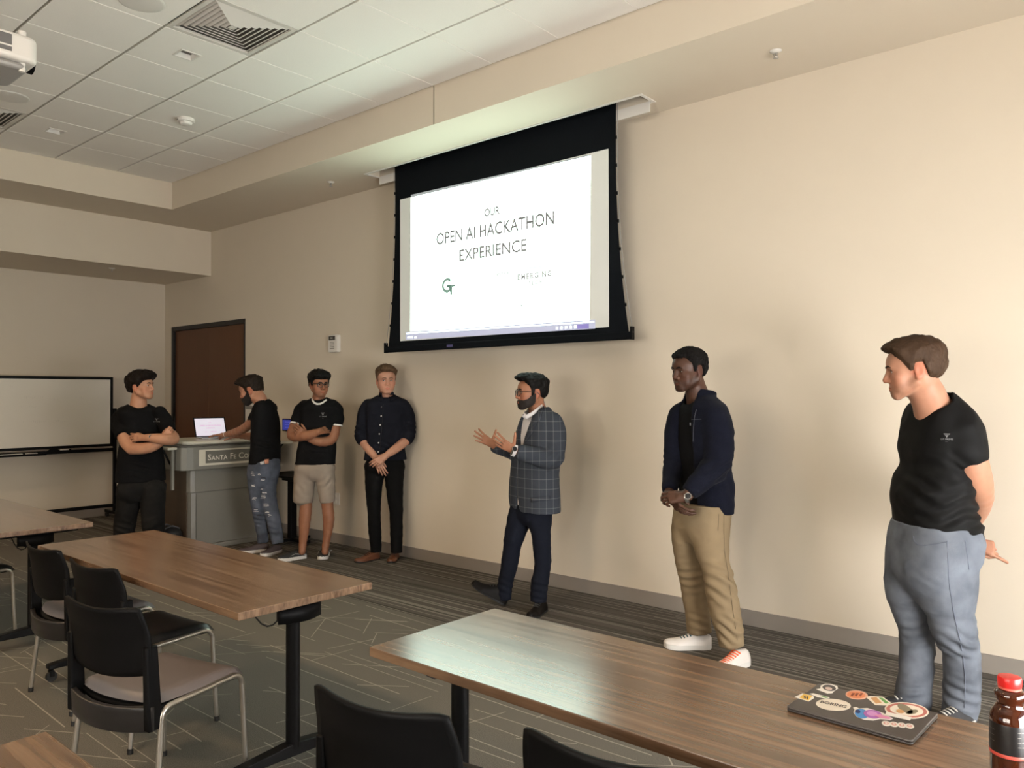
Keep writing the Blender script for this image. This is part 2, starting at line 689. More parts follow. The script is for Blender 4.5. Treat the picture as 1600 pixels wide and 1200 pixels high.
def vent(i, j, label):
    x, y = tcen(i, j)
    t = thing('ceiling_vent', label, 'air vent', (x, y, ZC), 0, 'louvred ceiling vents')
    MB().span((-0.29, -0.288, 0.10), (0.29, 0.288, 0.11)).build('plenum', M_VENTD, t)
    f = MB()
    for k, (a, b) in enumerate(((0.296, 0.262),)):
        f.span((-a, -0.291, 0), (a, -b, 0.012)); f.span((-a, b, 0), (a, 0.291, 0.012))
        f.span((-a, -b, 0), (-b, b, 0.012)); f.span((b, -b, 0), (a, b, 0.012))
    f.build('frame', M_VENTW, t)
    for k in range(7):                               # nested square louvres, each a sloping frame
        o_ = 0.258 - k * 0.034
        i_ = o_ - 0.020
        z0, z1 = 0.004, 0.015
        m = MB()
        V = [(-i_, -i_, z0), (i_, -i_, z0), (i_, i_, z0), (-i_, i_, z0), (-o_, -o_, z1), (o_, -o_, z1), (o_, o_, z1), (-o_, o_, z1)]
        m.add(V, [(a, (a + 1) % 4, 4 + (a + 1) % 4, 4 + a) for a in range(4)])
        m.build('louvre', M_VENTW, t, solid=0.003)
    MB().span((-0.022, -0.022, 0.004), (0.022, 0.022, 0.01)).build('centre_plate', M_VENTW, t)
    return t


vent(6, 2, 'square white louvred air vent in the ceiling near the screen')
vent(1, 3, 'square white louvred air vent in the ceiling beyond the projector')


M_LAMPON = mat('downlight_lamp_lit', (1, 0.8, 0.6), 0.5, emit=(1.0, 0.62, 0.32), estr=30)
M_LAMPOFF = mat('downlight_lens', (0.80, 0.78, 0.74), 0.25)


def downlight(i, j, label, lit):
    x, y = tcen(i, j)
    t = thing('recessed_downlight', label, 'downlight', (x, y, ZC), 0, 'square recessed downlights')
    f = MB()
    a, b = 0.070, 0.058
    f.span((-a, -a, -0.004), (a, -b, 0.0)); f.span((-a, b, -0.004), (a, a, 0.0)); f.span((-a, -b, -0.004), (-b, b, 0.0)); f.span((b, -b, -0.004), (a, b, 0.0))
    f.build('trim_ring', M_WHITEPLASTIC, t)
    c = MB()
    V = [(-b, -b, 0), (b, -b, 0), (b, b, 0), (-b, b, 0), (-0.04, -0.04, 0.07), (0.04, -0.04, 0.07), (0.04, 0.04, 0.07), (-0.04, 0.04, 0.07)]
    c.add(V, [(q, (q + 1) % 4, 4 + (q + 1) % 4, 4 + q) for q in range(4)])
    c.build('reflector', M_WHITEPLASTIC, t)
    MB().span((-0.04, -0.04, 0.066), (0.04, 0.04, 0.07)).build('lamp', M_LAMPON if lit else M_LAMPOFF, t)
    if lit:
        l = bpy.data.lights.new('downlight_beam', 'SPOT')
        l.energy = 250
        l.color = (1.0, 0.66, 0.36)
        l.spot_size = math.radians(150)
        l.spot_blend = 0.6
        l.shadow_soft_size = 0.22
        lo = bpy.data.objects.new('downlight_beam', l)
        COL.objects.link(lo)
        lo.location = (x, y, ZC - 0.012)
    return t


for (i, j) in DLS:
    lab = {(1, 2): 'small square recessed downlight in the ceiling beside the far air vent',
           (5, 2): 'small square recessed downlight in the ceiling beside the vent near the screen',
           (1, 6): 'lit square downlight in the ceiling on the whiteboard side of the rear row',
           (5, 6): 'lit square downlight in the ceiling behind the projector', (9, 6): 'lit square downlight in the ceiling over the table behind the chairs'}[(i, j)]
    downlight(i, j, lab, (i, j) in LIT)

for (px, lab) in (((-7.02, 2.10), 'round ceiling speaker grille beyond the projector'), ((-4.73, 2.10), 'round ceiling speaker grille beside the near air vent')):
    t = thing('ceiling_speaker', lab, 'speaker', (px[0], px[1], ZC), 0, 'round ceiling speakers')
    MB().lathe([(0.001, -0.006), (0.10, -0.005), (0.118, -0.004)], 40).build('grille', mat('speaker_mesh', (0.52, 0.49, 0.43), 0.6, noise=0.3, nscale=900), t, smooth=40)
    MB().lathe([(0.118, -0.007), (0.130, -0.004), (0.133, 0.0)], 40).build('rim', M_WHITEPLASTIC, t, smooth=40)

t = thing('smoke_detector', 'white round smoke detector on the ceiling', 'smoke detector', (-6.467, 3.249, ZC))
MB().lathe([(0.001, -0.055), (0.035, -0.054), (0.05, -0.045), (0.053, -0.03)], 32).build('sensor_dome', M_WHITEPLASTIC, t, smooth=50)
MB().lathe([(0.053, -0.03), (0.068, -0.026), (0.073, -0.012), (0.073, 0)], 32).build('base', M_WHITEPLASTIC, t, smooth=50)
MB().span((-0.01, -0.071, -0.022), (0.01, -0.06, -0.017)).build('indicator', M_BLACKPLASTIC, t)

for px, lab in (((-1.868, 4.596, ZS), 'small chrome fire sprinkler in the soffit over the khaki trousers man'), ((-6.283, 4.611, ZS), 'small fire sprinkler in the soffit by the screen slot end'),
                ((-10.0, 3.70, 3.05), 'small fire sprinkler under the bulkhead')):
    if px[2] == 3.05:
        q = onZ(175, 419, 3.05)
        px = (q.x, q.y, 3.05)
    t = thing('fire_sprinkler', lab, 'sprinkler', px, 0, 'fire sprinklers')
    MB().lathe([(0.012, -0.012), (0.030, -0.006), (0.036, 0)], 24).build('escutcheon', M_WHITEPLASTIC, t, smooth=50)
    MB().cyl((0, 0, -0.01), (0, 0, -0.03), 0.007, n=10).tube([(0.012, 0, -0.01), (0.014, 0, -0.025), (0.004, 0, -0.042)], 0.002, 6).tube([(-0.012, 0, -0.01), (-0.014, 0, -0.025), (-0.004, 0, -0.042)], 0.002, 6).build('frame', M_STEEL, t, smooth=50)
    MB().lathe([(0.001, -0.044), (0.016, -0.044), (0.017, -0.042)], 16).build('deflector', M_STEEL, t)

# ------------------------------------------------------------------ projector
pj = thing('ceiling_projector', 'white projector hanging from the ceiling on a pole', 'projector', (0, 0, 0))
PX, PY, PZ = -4.42, 1.36, 3.20
c = onX(62, 72, PX)                                   # its front right corner in the picture
def place_proj():
    # front-right top corner of the body lies on the ray through pixel (62, 55)
    d = ray(62, 62)
    t_ = (-4.20) / d.x
    return CAM + d * t_
fc = place_proj()
pj.location = (fc.x - 0.19, fc.y - 0.28, fc.z - 0.06)
hw, hd_, hh = 0.19, 0.28, 0.062
body = MB().prism(sq(hw, hd_, 0.05, 6), -hh, hh).build('body', M_WHITEPLASTIC, pj, bevel=0.018, seg=3, smooth=50)
lower = MB().prism(sq(hw - 0.03, hd_ - 0.03, 0.05, 6), -hh - 0.035, -hh).build('underside', mat('projector_grey', (0.30, 0.29, 0.27), 0.5), pj, bevel=0.02, seg=3, smooth=50)
vg = MB()
for a in range(5):
    for z0, z1 in ((-0.005, 0.045), (-0.035, -0.014)):
        vg.span((hw - 0.001, -0.2 + a * 0.075, z0), (hw + 0.002, -0.2 + a * 0.075 + 0.062, z1))
vg.build('side_vent', mat('vent_grille_grey', (0.13, 0.125, 0.12), 0.6), pj)
fg = MB()
for a in range(6):
    for z0, z1 in ((-0.005, 0.045), (-0.035, -0.014)):
        fg.span((-0.17 + a * 0.042, -hd_ - 0.002, z0), (-0.17 + a * 0.042 + 0.034, -hd_ + 0.001, z1))
fg.build('rear_vent', mat('vent_grille_grey', (0.1, 0.1, 0.1), 0.6), pj)
ls = MB().cyl((0.0, hd_ - 0.02, 0), (0.0, hd_ + 0.03, 0), 0.045, 0.05, 24)
ls.build('lens_barrel', M_BLACKPLASTIC, pj, smooth=40)
MB().lathe([(0.001, 0.006), (0.02, 0.005), (0.042, 0.0)], 24, Matrix.Translation((0, hd_ + 0.031, 0)) @ Matrix.Rotation(-PI / 2, 4, 'X')).build('lens', mat('lens_glass', (0.2, 0.25, 0.3), 0.05, coat=1), pj, smooth=50)
MB().cyl((0.14, hd_ - 0.06, hh), (0.14, hd_ - 0.06, hh + 0.03), 0.018, n=14).build('top_knob', M_WHITEPLASTIC, pj, smooth=40)
MB().cyl((0.14, hd_ - 0.06, -hh - 0.04), (0.14, hd_ - 0.06, -hh), 0.014, n=14).build('adjust_foot', M_WHITEPLASTIC, pj, smooth=40)
MB().prism(sq(0.10, 0.11, 0.02), hh + 0.02, hh + 0.035).span((-0.02, -0.09, hh), (0.02, 0.09, hh + 0.02)).build('mount_plate', M_WHITEPLASTIC, pj, bevel=0.003)
MB().cyl((0, 0, hh + 0.035), (0, 0, ZC - pj.location.z - 0.01), 0.024, n=20).build('mount_pole', M_WHITEPLASTIC, pj, smooth=40)
MB().lathe([(0.10, ZC - pj.location.z - 0.012), (0.10, ZC - pj.location.z - 0.001)], 30).build('ceiling_flange', M_WHITEPLASTIC, pj, smooth=40)

# ------------------------------------------------------------------ projection screen
SY = 4.80
scr = thing('projection_screen', 'large projection screen lowered from a ceiling slot showing a white slide', 'screen', (0, 0, 0))
M_SCRBLACK = mat('screen_black_border', (0.0045, 0.006, 0.008), 0.7, spec=0.1)
M_SCRWHITE = mat('screen_matte_white', (0.60, 0.60, 0.56), 0.8, emit=(0.85, 0.92, 0.84), estr=0.14)
zt, zb = 3.68, 1.985
def edge(side, v):                                    # tab-tensioned sides curve inwards towards the middle
    xt, xb = (-5.565, -5.655) if side < 0 else (-3.135, -3.035)
    w = v ** 2.4
    return xt + (xb - xt) * w + (-side) * 0.012 * math.sin(PI * min(1, v * 1.0))
fab = MB()
def fabf(u, v):
    a, b = edge(-1, v), edge(1, v)
    return (a + (b - a) * u, SY, zt + (zb - zt) * v)
fab.grid(fabf, 16, 40)
fab.build('black_fabric', M_SCRBLACK, scr, solid=0.0015)
WX0, WX1, WZ0, WZ1 = -5.487, -3.203, 2.037, 3.338
MB().span((WX0, SY - 0.0035, WZ0), (WX1, SY - 0.0015, WZ1)).build('viewing_surface', M_SCRWHITE, scr)
bb = MB().prism(sq(0.022, 0.028, 0.01), -5.69, -3.01, Matrix(((0, 0, 1, 0), (1, 0, 0, SY), (0, 1, 0, 1.966), (0, 0, 0, 1))))
bb.build('bottom_bar', M_SCRBLACK, scr, smooth=40)
for x, sgn in ((-5.692, -1), (-3.008, 1)):
    MB().span((x - 0.008, SY - 0.02, 1.935), (x + 0.008, SY + 0.02, 2.03)).build('end_cap', M_BLACKPLASTIC, scr, bevel=0.003)
    pts = []
    for k in range(26):
        v = k / 25
        pts.append((edge(sgn, v * 0.985) + sgn * (0.012 + 0.028 * v ** 3), SY, zt + (zb - zt) * v))
    MB().tube(pts, 0.0022, 6).build('tension_cable', mat('cable_grey', (0.25, 0.25, 0.24), 0.5), scr)
    for k in range(7):
        v = 0.16 + k * 0.12
        z = zt + (zb - zt) * v
        MB().span((edge(sgn, v) - 0.010, SY - 0.004, z - 0.012), (edge(sgn, v) + 0.010, SY + 0.004, z + 0.012)).build('tension_tab', M_BLACKPLASTIC, scr)
place_text('maker_badge', '▬', 0.03, mat('badge_blue', (0.06, 0.06, 0.16), 0.4), (-4.83, SY - 0.0295, 1.968), (1, 0, 0), (0, 0, 1), scr) if False else \
    MB().span((-4.86, SY - 0.0245, 1.957), (-4.79, SY - 0.0225, 1.977)).build('maker_badge', mat('badge_blue', (0.10, 0.09, 0.22), 0.4), scr)
# slot trim
st = MB()
w = 0.022
st.span((SX0 - w, SY0 - w, ZS - 0.006), (SX1 + w, SY0, ZS)); st.span((SX0 - w, SY1, ZS - 0.006), (SX1 + w, SY1 + w, ZS))
st.span((SX0 - w, SY0, ZS - 0.006), (SX0, SY1, ZS)); st.span((SX1, SY0, ZS - 0.006), (SX1 + w, SY1, ZS))
st.build('slot_trim', M_WHITEPLASTIC, scr)
MB().span((SX0 + 0.01, SY1 - 0.012, ZS - 0.075), (SX1 - 0.01, SY1 - 0.004, ZS)).build('slot_flap', M_WHITEPLASTIC, scr)
MB().cyl((SX0 + 0.03, SY - 0.05, ZS + 0.08), (SX1 - 0.03, SY - 0.05, ZS + 0.08), 0.045, n=16).build('roller', M_BLACKMETAL, scr, smooth=40)
# the projected slide
SLIDE_E = 5.0
M_SLIDE = mat('projected_slide_white', (0.5, 0.5, 0.5), 0.9, emit=(0.74, 1.0, 0.86), estr=SLIDE_E)
M_INK1 = mat('slide_ink_dark', (0.15, 0.15, 0.15), 0.9, emit=(0.10, 0.10, 0.10), estr=1.0)
M_INK2 = mat('slide_ink_mid', (0.2, 0.2, 0.2), 0.9, emit=(0.10, 0.10, 0.10), estr=1.0)
M_INK3 = mat('slide_ink_pale', (0.3, 0.3, 0.3), 0.9, emit=(0.12, 0.125, 0.12), estr=1.0)
M_TEAL = mat('slide_ink_teal', (0.2, 0.4, 0.35), 0.9, emit=(0.05, 0.36, 0.25), estr=1.0)
M_GREEN = mat('slide_ink_greygreen', (0.2, 0.3, 0.28), 0.9, emit=(0.09, 0.15, 0.12), estr=1.0)
M_BAR = mat('slide_toolbar', (0.2, 0.2, 0.25), 0.9, emit=(0.45, 0.46, 0.58), estr=1.0)
M_BARDK = mat('slide_toolbar_button', (0.1, 0.1, 0.2), 0.9, emit=(0.24, 0.20, 0.50), estr=1.0)
YS = SY - 0.0045
def scr_quad(name, pix, m, dy=0.0):
    P = [onY(u, v, YS - dy) for u, v in pix]
    k = MB()
    n = len(P)
    k.add([(p.x, p.y, p.z) for p in P] + [(p.x, p.y + 0.0008, p.z) for p in P],
          [tuple(range(n)), tuple(reversed(range(n, 2 * n)))] + [(i, (i + 1) % n, n + (i + 1) % n, n + i) for i in range(n)])
    return k.build(name, m, scr)
scr_quad('slide', [(642, 308.5), (923, 243), (921, 505), (641, 517.5)], M_SLIDE)
scr_quad('slide_top_edge', [(642, 304.5), (923, 241), (923, 243), (642, 308.5)], mat('slide_edge_grey', (0.1, 0.1, 0.1), 0.9, emit=(0.36, 0.38, 0.38), estr=1.0))
scr_quad('slide_toolbar', [(634, 519), (930, 499.5), (930, 513.5), (634, 531)], M_BAR, 0.0005)
scr_quad('toolbar_track', [(635, 520.3), (928, 502), (928, 503.6), (635, 522)], M_SLIDE, 0.0015)
scr_quad('toolbar_button', [(902, 507), (920, 505.7), (920, 513), (902, 514)], M_BARDK, 0.0015)
for k in range(5):
    u = 870 + k * 7.2
    v = 512.6 - (u - 870) * 0.062
    scr_quad('toolbar_icon', [(u - 1.5, v - 2), (u + 1.5, v - 2.2), (u + 1.5, v + 1.8), (u - 1.5, v + 2)], M_SLIDE, 0.0015)
for u, w_ in ((638, 1.2), (642.5, 2.6), (649, 1.2)):
    scr_quad('toolbar_icon', [(u - w_, 526), (u + w_, 525.8), (u + w_, 528.4), (u - w_, 528.6)], M_SLIDE, 0.0015)


def slide_text(s, uc, vc, u0, u1, hpx, m, offset=0.0, space=1.0, name='slide_text'):
    """text fitted between pixel columns u0..u1, cap height hpx at its centre"""
    me = text_mesh(s, 1.0, offset=offset, space=space)
    xs_ = [v.co.x for v in me.vertices]
    ys_ = [v.co.y for v in me.vertices]
    a, b = onY(u0, vc, YS), onY(u1, vc, YS)
    c = onY(uc, vc, YS)
    h = (onY(uc, vc - hpx / 2, YS) - onY(uc, vc + hpx / 2, YS)).length
    kx = (b.x - a.x) / (max(xs_) - min(xs_))
    kz = h / (max(ys_) - min(ys_))
    mx, my = (max(xs_) + min(xs_)) / 2, (max(ys_) + min(ys_)) / 2
    for v in me.vertices:
        v.co = ((a.x + b.x) / 2 + (v.co.x - mx) * kx, YS - 0.0012, c.z + (v.co.y - my) * kz)
    return obj(name, me, m, scr)


slide_text('OUR', 769, 330.5, 757, 781, 13, M_INK2, 0.026)
slide_text('OPEN AI HACKATHON', 774, 357, 682, 866, 20, M_INK1, 0.015)
slide_text('EXPERIENCE', 770, 391, 718, 823, 19, M_INK2, 0.013)
slide_text('EMERGING', 836, 430, 809, 862, 9.5, M_INK3, 0.034, 1.25)
slide_text('TECH', 836, 441.5, 825, 847, 6.5, M_INK3, 0.034, 1.2)
slide_text('SANTA FE', 785, 428, 773, 796, 4.8, M_INK3, 0.045)
slide_text('COLLEGE', 787, 437, 779, 796, 4.0, M_INK3, 0.045)
slide_text('G', 697.5, 446, 690.5, 704.5, 23, M_GREEN, 0.03)
slide_text('T', 704, 453, 698.5, 711.5, 15, M_GREEN, 0.035)
slide_text('GATORTECH', 702, 466, 690.5, 714, 4.4, M_TEAL, 0.045)
scr_quad('slide_accent_band', [(822, 417.5), (862, 413.5), (862, 417), (822, 421.5)], mat('slide_pale_teal', (0.3, 0.4, 0.4), 0.9, emit=(0.80, 0.94, 0.88), estr=1.0), 0.001)
scr_quad('mouse_pointer', [(814, 475.5), (816.5, 477), (815.5, 479.5), (814, 479)], M_INK1, 0.001)
# ------------------------------------------------------------------ tables
def make_table(name, label, x0, x1, y0, y1, legs, cables=(), group=None):
    """rectangular flip-top table; legs = x of the posts"""
    z = 0.735
    yc = (y0 + y1) / 2
    t = thing(name, label, 'table', ((x0 + x1) / 2, yc, 0), 0, 'wooden flip-top tables')
    L, W = (x1 - x0) / 2, (y1 - y0) / 2
    MB().span((-L, -W, z - 0.030), (L, W, z)).build('tabletop', M_WOOD, t, bevel=0.0025, seg=2)
    for lx in legs:
        sx = lx - (x0 + x1) / 2
        s = 1 if sx > 0 else -1
        p = MB()
        M = Matrix.Translation((sx, 0, 0))
        p.prism([(0.034 * math.cos(a) , 0.026 * math.sin(a)) for a in [2 * PI * k / 20 for k in range(20)]], 0.10, z - 0.115, M)
        p.build('leg_post', M_BLACKMETAL, t, smooth=40)
        f = MB()
        fl_ = W - 0.03
        f.add([(sx - 0.026, -fl_, 0.070), (sx + 0.026, -fl_, 0.070), (sx + 0.026, fl_, 0.070), (sx - 0.026, fl_, 0.070),
               (sx - 0.024, -fl_, 0.094), (sx + 0.024, -fl_, 0.094), (sx + 0.024, fl_, 0.094), (sx - 0.024, fl_, 0.094),
               (sx - 0.028, 0, 0.070), (sx + 0.028, 0, 0.070), (sx + 0.026, 0, 0.122), (sx - 0.026, 0, 0.122)],
              [(0, 8, 9, 1), (8, 3, 2, 9), (4, 5, 10, 11), (11, 10, 6, 7), (0, 1, 5, 4), (2, 3, 7, 6), (1, 9, 10, 5), (9, 2, 6, 10), (8, 0, 4, 11), (3, 8, 11, 7)])
        f.build('foot', M_BLACKMETAL, t, bevel=0.004)
        for yy in (-fl_ + 0.02, fl_ - 0.02):
            c = MB().cyl((sx, yy, 0.05), (sx, yy, 0.075), 0.012, n=12).span((sx - 0.016, yy - 0.012, 0.028), (sx - 0.012, yy + 0.012, 0.06)).span((sx + 0.012, yy - 0.012, 0.028), (sx + 0.016, yy + 0.012, 0.06))
            c = c.build('caster', M_BLACKPLASTIC, t)
            MB().cyl((sx - 0.011, yy, 0.0275), (sx + 0.011, yy, 0.0275), 0.027, n=24).build('wheel', M_RUBBER, c, smooth=40)
        b = MB()
        b.span((sx - 0.045, -W + 0.06, z - 0.052), (sx + 0.045, W - 0.06, z - 0.031))
        b.span((sx - 0.040, -0.055, z - 0.120), (sx + 0.040, 0.055, z - 0.050))
        b.build('bracket', M_BLACKMETAL, t, bevel=0.006)
        h = MB()
        h.grid(lambda u, v: (sx + s * (0.045 + 0.035 * math.sin(PI * u)) , -0.10 + 0.20 * u, z - 0.045 - 0.06 * v), 12, 2)
        h.build('flip_handle', M_BLACKPLASTIC, t, solid=0.012, smooth=50)
    for (cx, cy, r) in cables:
        q = [(cx - (x0 + x1) / 2, cy - yc, z - 0.035)]
        for k in range(9):
            a = PI * k / 8
            q.append((cx - (x0 + x1) / 2 + (1 - math.cos(a)) * r * 0.5, cy - yc + 0.012 * k, z - 0.040 - math.sin(a) * r * 0.85))
        MB().tube(q, 0.0035, 8).build('cable', M_RUBBER, t, smooth=60)
    return t


make_table('flip_table', 'wooden flip-top table with three chairs on one side', -4.75, -2.70, 1.565, 2.20, (-4.69, -2.82), ((-2.99, 1.78, 0.13),))
make_table('flip_table', 'wooden flip-top table holding the stickered laptop and the bottle', -2.018, 0.03, 1.632, 2.236, (-1.905, -0.09), ((-2.00, 1.80, 0.12),))
make_table('flip_table', 'wooden flip-top table beside the rolling whiteboard', -7.36, -5.335, 1.46, 2.078, (-7.24, -5.455), ((-5.66, 1.70, 0.14),))
make_table('flip_table', 'wooden table behind the row of black chairs', -2.112, -0.10, 0.08, 0.717, (-2.0, -0.22))


# ------------------------------------------------------------------ chairs
def chair_meshes():
    P = {}
    for s, nm in ((-1, 'L'), (1, 'R')):
        key = [(0.250, -0.235, 0.004), (0.238, -0.215, 0.20), (0.228, -0.195, 0.385)]
        pts = [Vector(p) for p in key]
        for k in range(1, 6):                       # rear bend into the seat rail
            a = PI / 2 * k / 5
            pts.append(Vector((0.228, -0.195 + 0.045 * (1 - math.cos(a)), 0.385 + 0.040 * math.sin(a))))
        pts.append(Vector((0.230, 0.0, 0.430)))
        for k in range(0, 8):
            a = PI / 2 * k / 7
            pts.append(Vector((0.232, 0.155 + 0.050 * math.sin(a), 0.438 - 0.050 * (1 - math.cos(a)))))
        pts += [Vector((0.238, 0.212, 0.20)), Vector((0.246, 0.222, 0.004))]
        P['frame' + nm] = MB().tube([(s * p.x, p.y, p.z) for p in pts], 0.0112, 12).mesh('side_frame', 50)
        P['capF' + nm] = MB().cyl((s * 0.246, 0.222, 0), (s * 0.2455, 0.2215, 0.022), 0.0135, n=12).mesh('foot_cap', 40)
        P['capR' + nm] = MB().cyl((s * 0.250, -0.235, 0), (s * 0.2495, -0.2345, 0.022), 0.0135, n=12).mesh('foot_cap', 40)
        # upright joining the rear rail and the back shell
        up = MB()
        ring = []
        N = 9
        for k in range(N):
            v = k / (N - 1)
            z = 0.355 + v * 0.30
            y = -0.222 - 0.012 * v
            x = s * (0.217 - 0.004 * v)
            w, d = 0.016 - 0.003 * v, 0.032 - 0.006 * v
            ring.append([(x - w, y - d, z), (x + w, y - d, z), (x + w, y + d, z), (x - w, y + d, z)])
        vs_ = [p for r_ in ring for p in r_]
        fs = [(4 * i + a, 4 * i + (a + 1) % 4, 4 * i + 4 + (a + 1) % 4, 4 * i + 4 + a) for i in range(N - 1) for a in range(4)]
        fs += [(3, 2, 1, 0), tuple(4 * (N - 1) + a for a in range(4))]
        P['up' + nm] = up.add(vs_, fs).mesh('upright', 60)
    # back shell: curved in plan, flared top edge, rounded upper corners
    def shell(u, v):
        a = 2 * u - 1
        top = 0.785 - 0.012 * abs(a) ** 12 + 0.020 * a * a
        bot = 0.553 - 0.020 * (1 - a * a)
        z = bot + (top - bot) * v
        half = 0.224 + 0.004 * math.sin(PI * v) - 0.014 * max(0, v - 0.55) ** 1.6 / 0.45 ** 1.6
        if v < 0.2:
            half -= 0.012 * (1 - v / 0.2) ** 2
        lean = -0.232 - 0.022 * v - 0.022 * max(0, v - 0.6) / 0.4
        y = lean - 0.040 * (1 - a * a)
        return (a * half, y, z)
    P['shell'] = MB().grid(shell, 20, 14).mesh('back_shell', 70)
    def rail(u, v):
        a = 2 * u - 1
        y = -0.228 - 0.055 * (1 - a * a)
        return (a * 0.232, y - 0.004 * v, 0.355 + 0.09 * v - 0.012 * (1 - a * a))
    P['rail'] = MB().grid(rail, 18, 3).mesh('rear_rail', 60)
    # seat pan under the cushion
    def pan(u, v):
        a, b = 2 * u - 1, v
        y = -0.20 - 0.05 * (1 - a * a) * (1 - b) + (0.205 + 0.20) * b
        return (a * 0.222, y, 0.420 + 0.006 * a * a - 0.0 * b)
    P['pan'] = MB().grid(pan, 12, 10).mesh('seat_pan', 60)
    # cushion: closed pillow
    nu, nv = 24, 22
    V, F = [], []
    def cush(u, v, top):
        a, b = 2 * u - 1, 2 * v - 1
        y = -0.195 - 0.045 * (1 - a * a) * (1 - v) + v * 0.425
        x = a * (0.226 - 0.010 * abs(b) ** 6)
        e = max(abs(a), abs(b))
        h = (1 - e ** 8) ** 0.5 if e < 1 else 0
        dip = -0.010 * (1 - a * a) * (1 - (b - 0.1) ** 2)
        drop = -0.020 * max(0, v - 0.78) / 0.22 * max(0, v - 0.78) / 0.22
        zz = 0.440 + drop + ((0.032 * h + dip * h) if top else -0.012 * h)
        return (x, y, zz)
    g = MB().grid(lambda u, v: cush(u, v, True), nu, nv)
    g.grid(lambda u, v: cush(1 - u, v, False), nu, nv)
    P['cushion'] = g.mesh('seat_cushion', 75)
    for me in P.values():
        me.transform(Matrix.Diagonal((1.0, 0.93, 1.0, 1.0)))
    return P


CH = chair_meshes()
M_SEATG = mat('seat_grey_vinyl', (0.165, 0.146, 0.144), 0.40, noise=0.06, nscale=60, bump=0.08, bscale=500)
M_SEATB = mat('seat_black_vinyl', (0.012, 0.012, 0.012), 0.38, noise=0.1, nscale=60)
M_RAIL = mat('rail_plastic', (0.016, 0.015, 0.015), 0.28)


def chair(x, y, rz, label, seat=None):
    t = thing('stacking_chair', label, 'chair', (x, y, 0), rz, 'stacking chairs at the tables')
    for nm in 'LR':
        obj('side_frame', CH['frame' + nm], M_CHROME, t)
        obj('foot_cap', CH['capF' + nm], M_RUBBER, t)
        obj('foot_cap', CH['capR' + nm], M_RUBBER, t)
        obj('upright', CH['up' + nm], M_BLACKPLASTIC, t, bevel=0.006)
    obj('back_shell', CH['shell'], M_BLACKPLASTIC, t, solid=0.009)
    obj('rear_rail', CH['rail'], M_RAIL, t, solid=0.022, bevel=0.004)
    obj('seat_pan', CH['pan'], M_BLACKPLASTIC, t, solid=0.014)
    obj('seat_cushion', CH['cushion'].copy(), seat or M_SEATG, t)
    return t


R_ = math.radians
chair(-3.074, 1.455, R_(13), 'black backed chair with grey seat, pulled out from the table')
chair(-3.755, 1.709, R_(5), 'black backed chair with black seat, pushed under the table', M_SEATB)
chair(-4.372, 1.718, R_(2), 'black backed chair with grey seat at the table end by the whiteboard side')
chair(-5.96, 1.545, R_(2), 'chair with black seat at the table beside the whiteboard', M_SEATB)
chair(-1.580, 1.520, R_(11), 'black chair at the end of the table with the laptop', M_SEATB)
chair(-0.985, 1.665, R_(9), 'black chair at the middle of the table with the laptop', M_SEATB)

# ------------------------------------------------------------------ rolling whiteboard
WBX = -10.28
wb = thing('rolling_whiteboard', 'rolling whiteboard in a black frame against the left wall', 'whiteboard', (WBX, 0, 0))
y1, y0, zt_, zb_ = 4.20, 2.42, 1.745, 0.935
M_WB = mat('whiteboard_enamel', (0.66, 0.62, 0.54), 0.22, noise=0.03, nscale=2)
MB().span((-0.008, y0, zb_), (0.008, y1, zt_)).build('board', M_WB, wb)
fb = MB()
w = 0.028
fb.span((-0.016, y0 - w, zt_ - 0.005), (0.016, y1 + w, zt_ + w)); fb.span((-0.016, y0 - w, zb_ - w), (0.016, y1 + w, zb_ + 0.005))
fb.span((-0.016, y0 - w, zb_), (0.016, y0 + 0.005, zt_)); fb.span((-0.016, y1 - 0.005, zb_), (0.016, y1 + w, zt_))
fb.build('frame', M_BLACKMETAL, wb, bevel=0.003)
for yy in (y0 - 0.055, y1 + 0.055):
    MB().span((-0.02, yy - 0.018, 0.06), (0.02, yy + 0.018, 1.38)).build('post', M_BLACKMETAL, wb, bevel=0.003)
    f = MB().span((-0.25, yy - 0.02, 0.055), (0.32, yy + 0.02, 0.09)).build('foot', M_BLACKMETAL, wb, bevel=0.004)
    for xx in (-0.22, 0.29):
        MB().cyl((xx, yy - 0.012, 0.03), (xx, yy + 0.012, 0.03), 0.03, n=20).build('caster', M_RUBBER, wb, smooth=40)
MB().span((-0.014, y0 - 0.04, 0.145), (0.014, y1 + 0.04, 0.185)).build('lower_rail', M_BLACKMETAL, wb, bevel=0.003)
MB().span((-0.014, y0 - 0.04, 0.845), (0.014, y1 + 0.04, 0.885)).build('upper_rail', M_BLACKMETAL, wb, bevel=0.003)
MB().span((0.0, y0 + 0.1, 0.842), (0.075, y1 - 0.75, 0.852)).span((0.070, y0 + 0.1, 0.842), (0.075, y1 - 0.75, 0.866)).build('marker_tray', M_BLACKMETAL, wb)
tri = MB().prism([(-0.085, 0.875), (0.085, 0.875), (0.03, 0.915), (0.018, 0.94), (-0.018, 0.94), (-0.03, 0.915)], 0.012, 0.022, Matrix(((0, 0, 1, 0), (1, 0, 0, onX(83, 700, WBX).y), (0, 1, 0, 0), (0, 0, 0, 1))))
tri.build('pivot_bracket', M_BLACKMETAL, wb)
M_SMUDGE = mat('marker_smudge', (0.47, 0.44, 0.39), 0.4, noise=0.1, nscale=80)
r3 = random.Random(5)
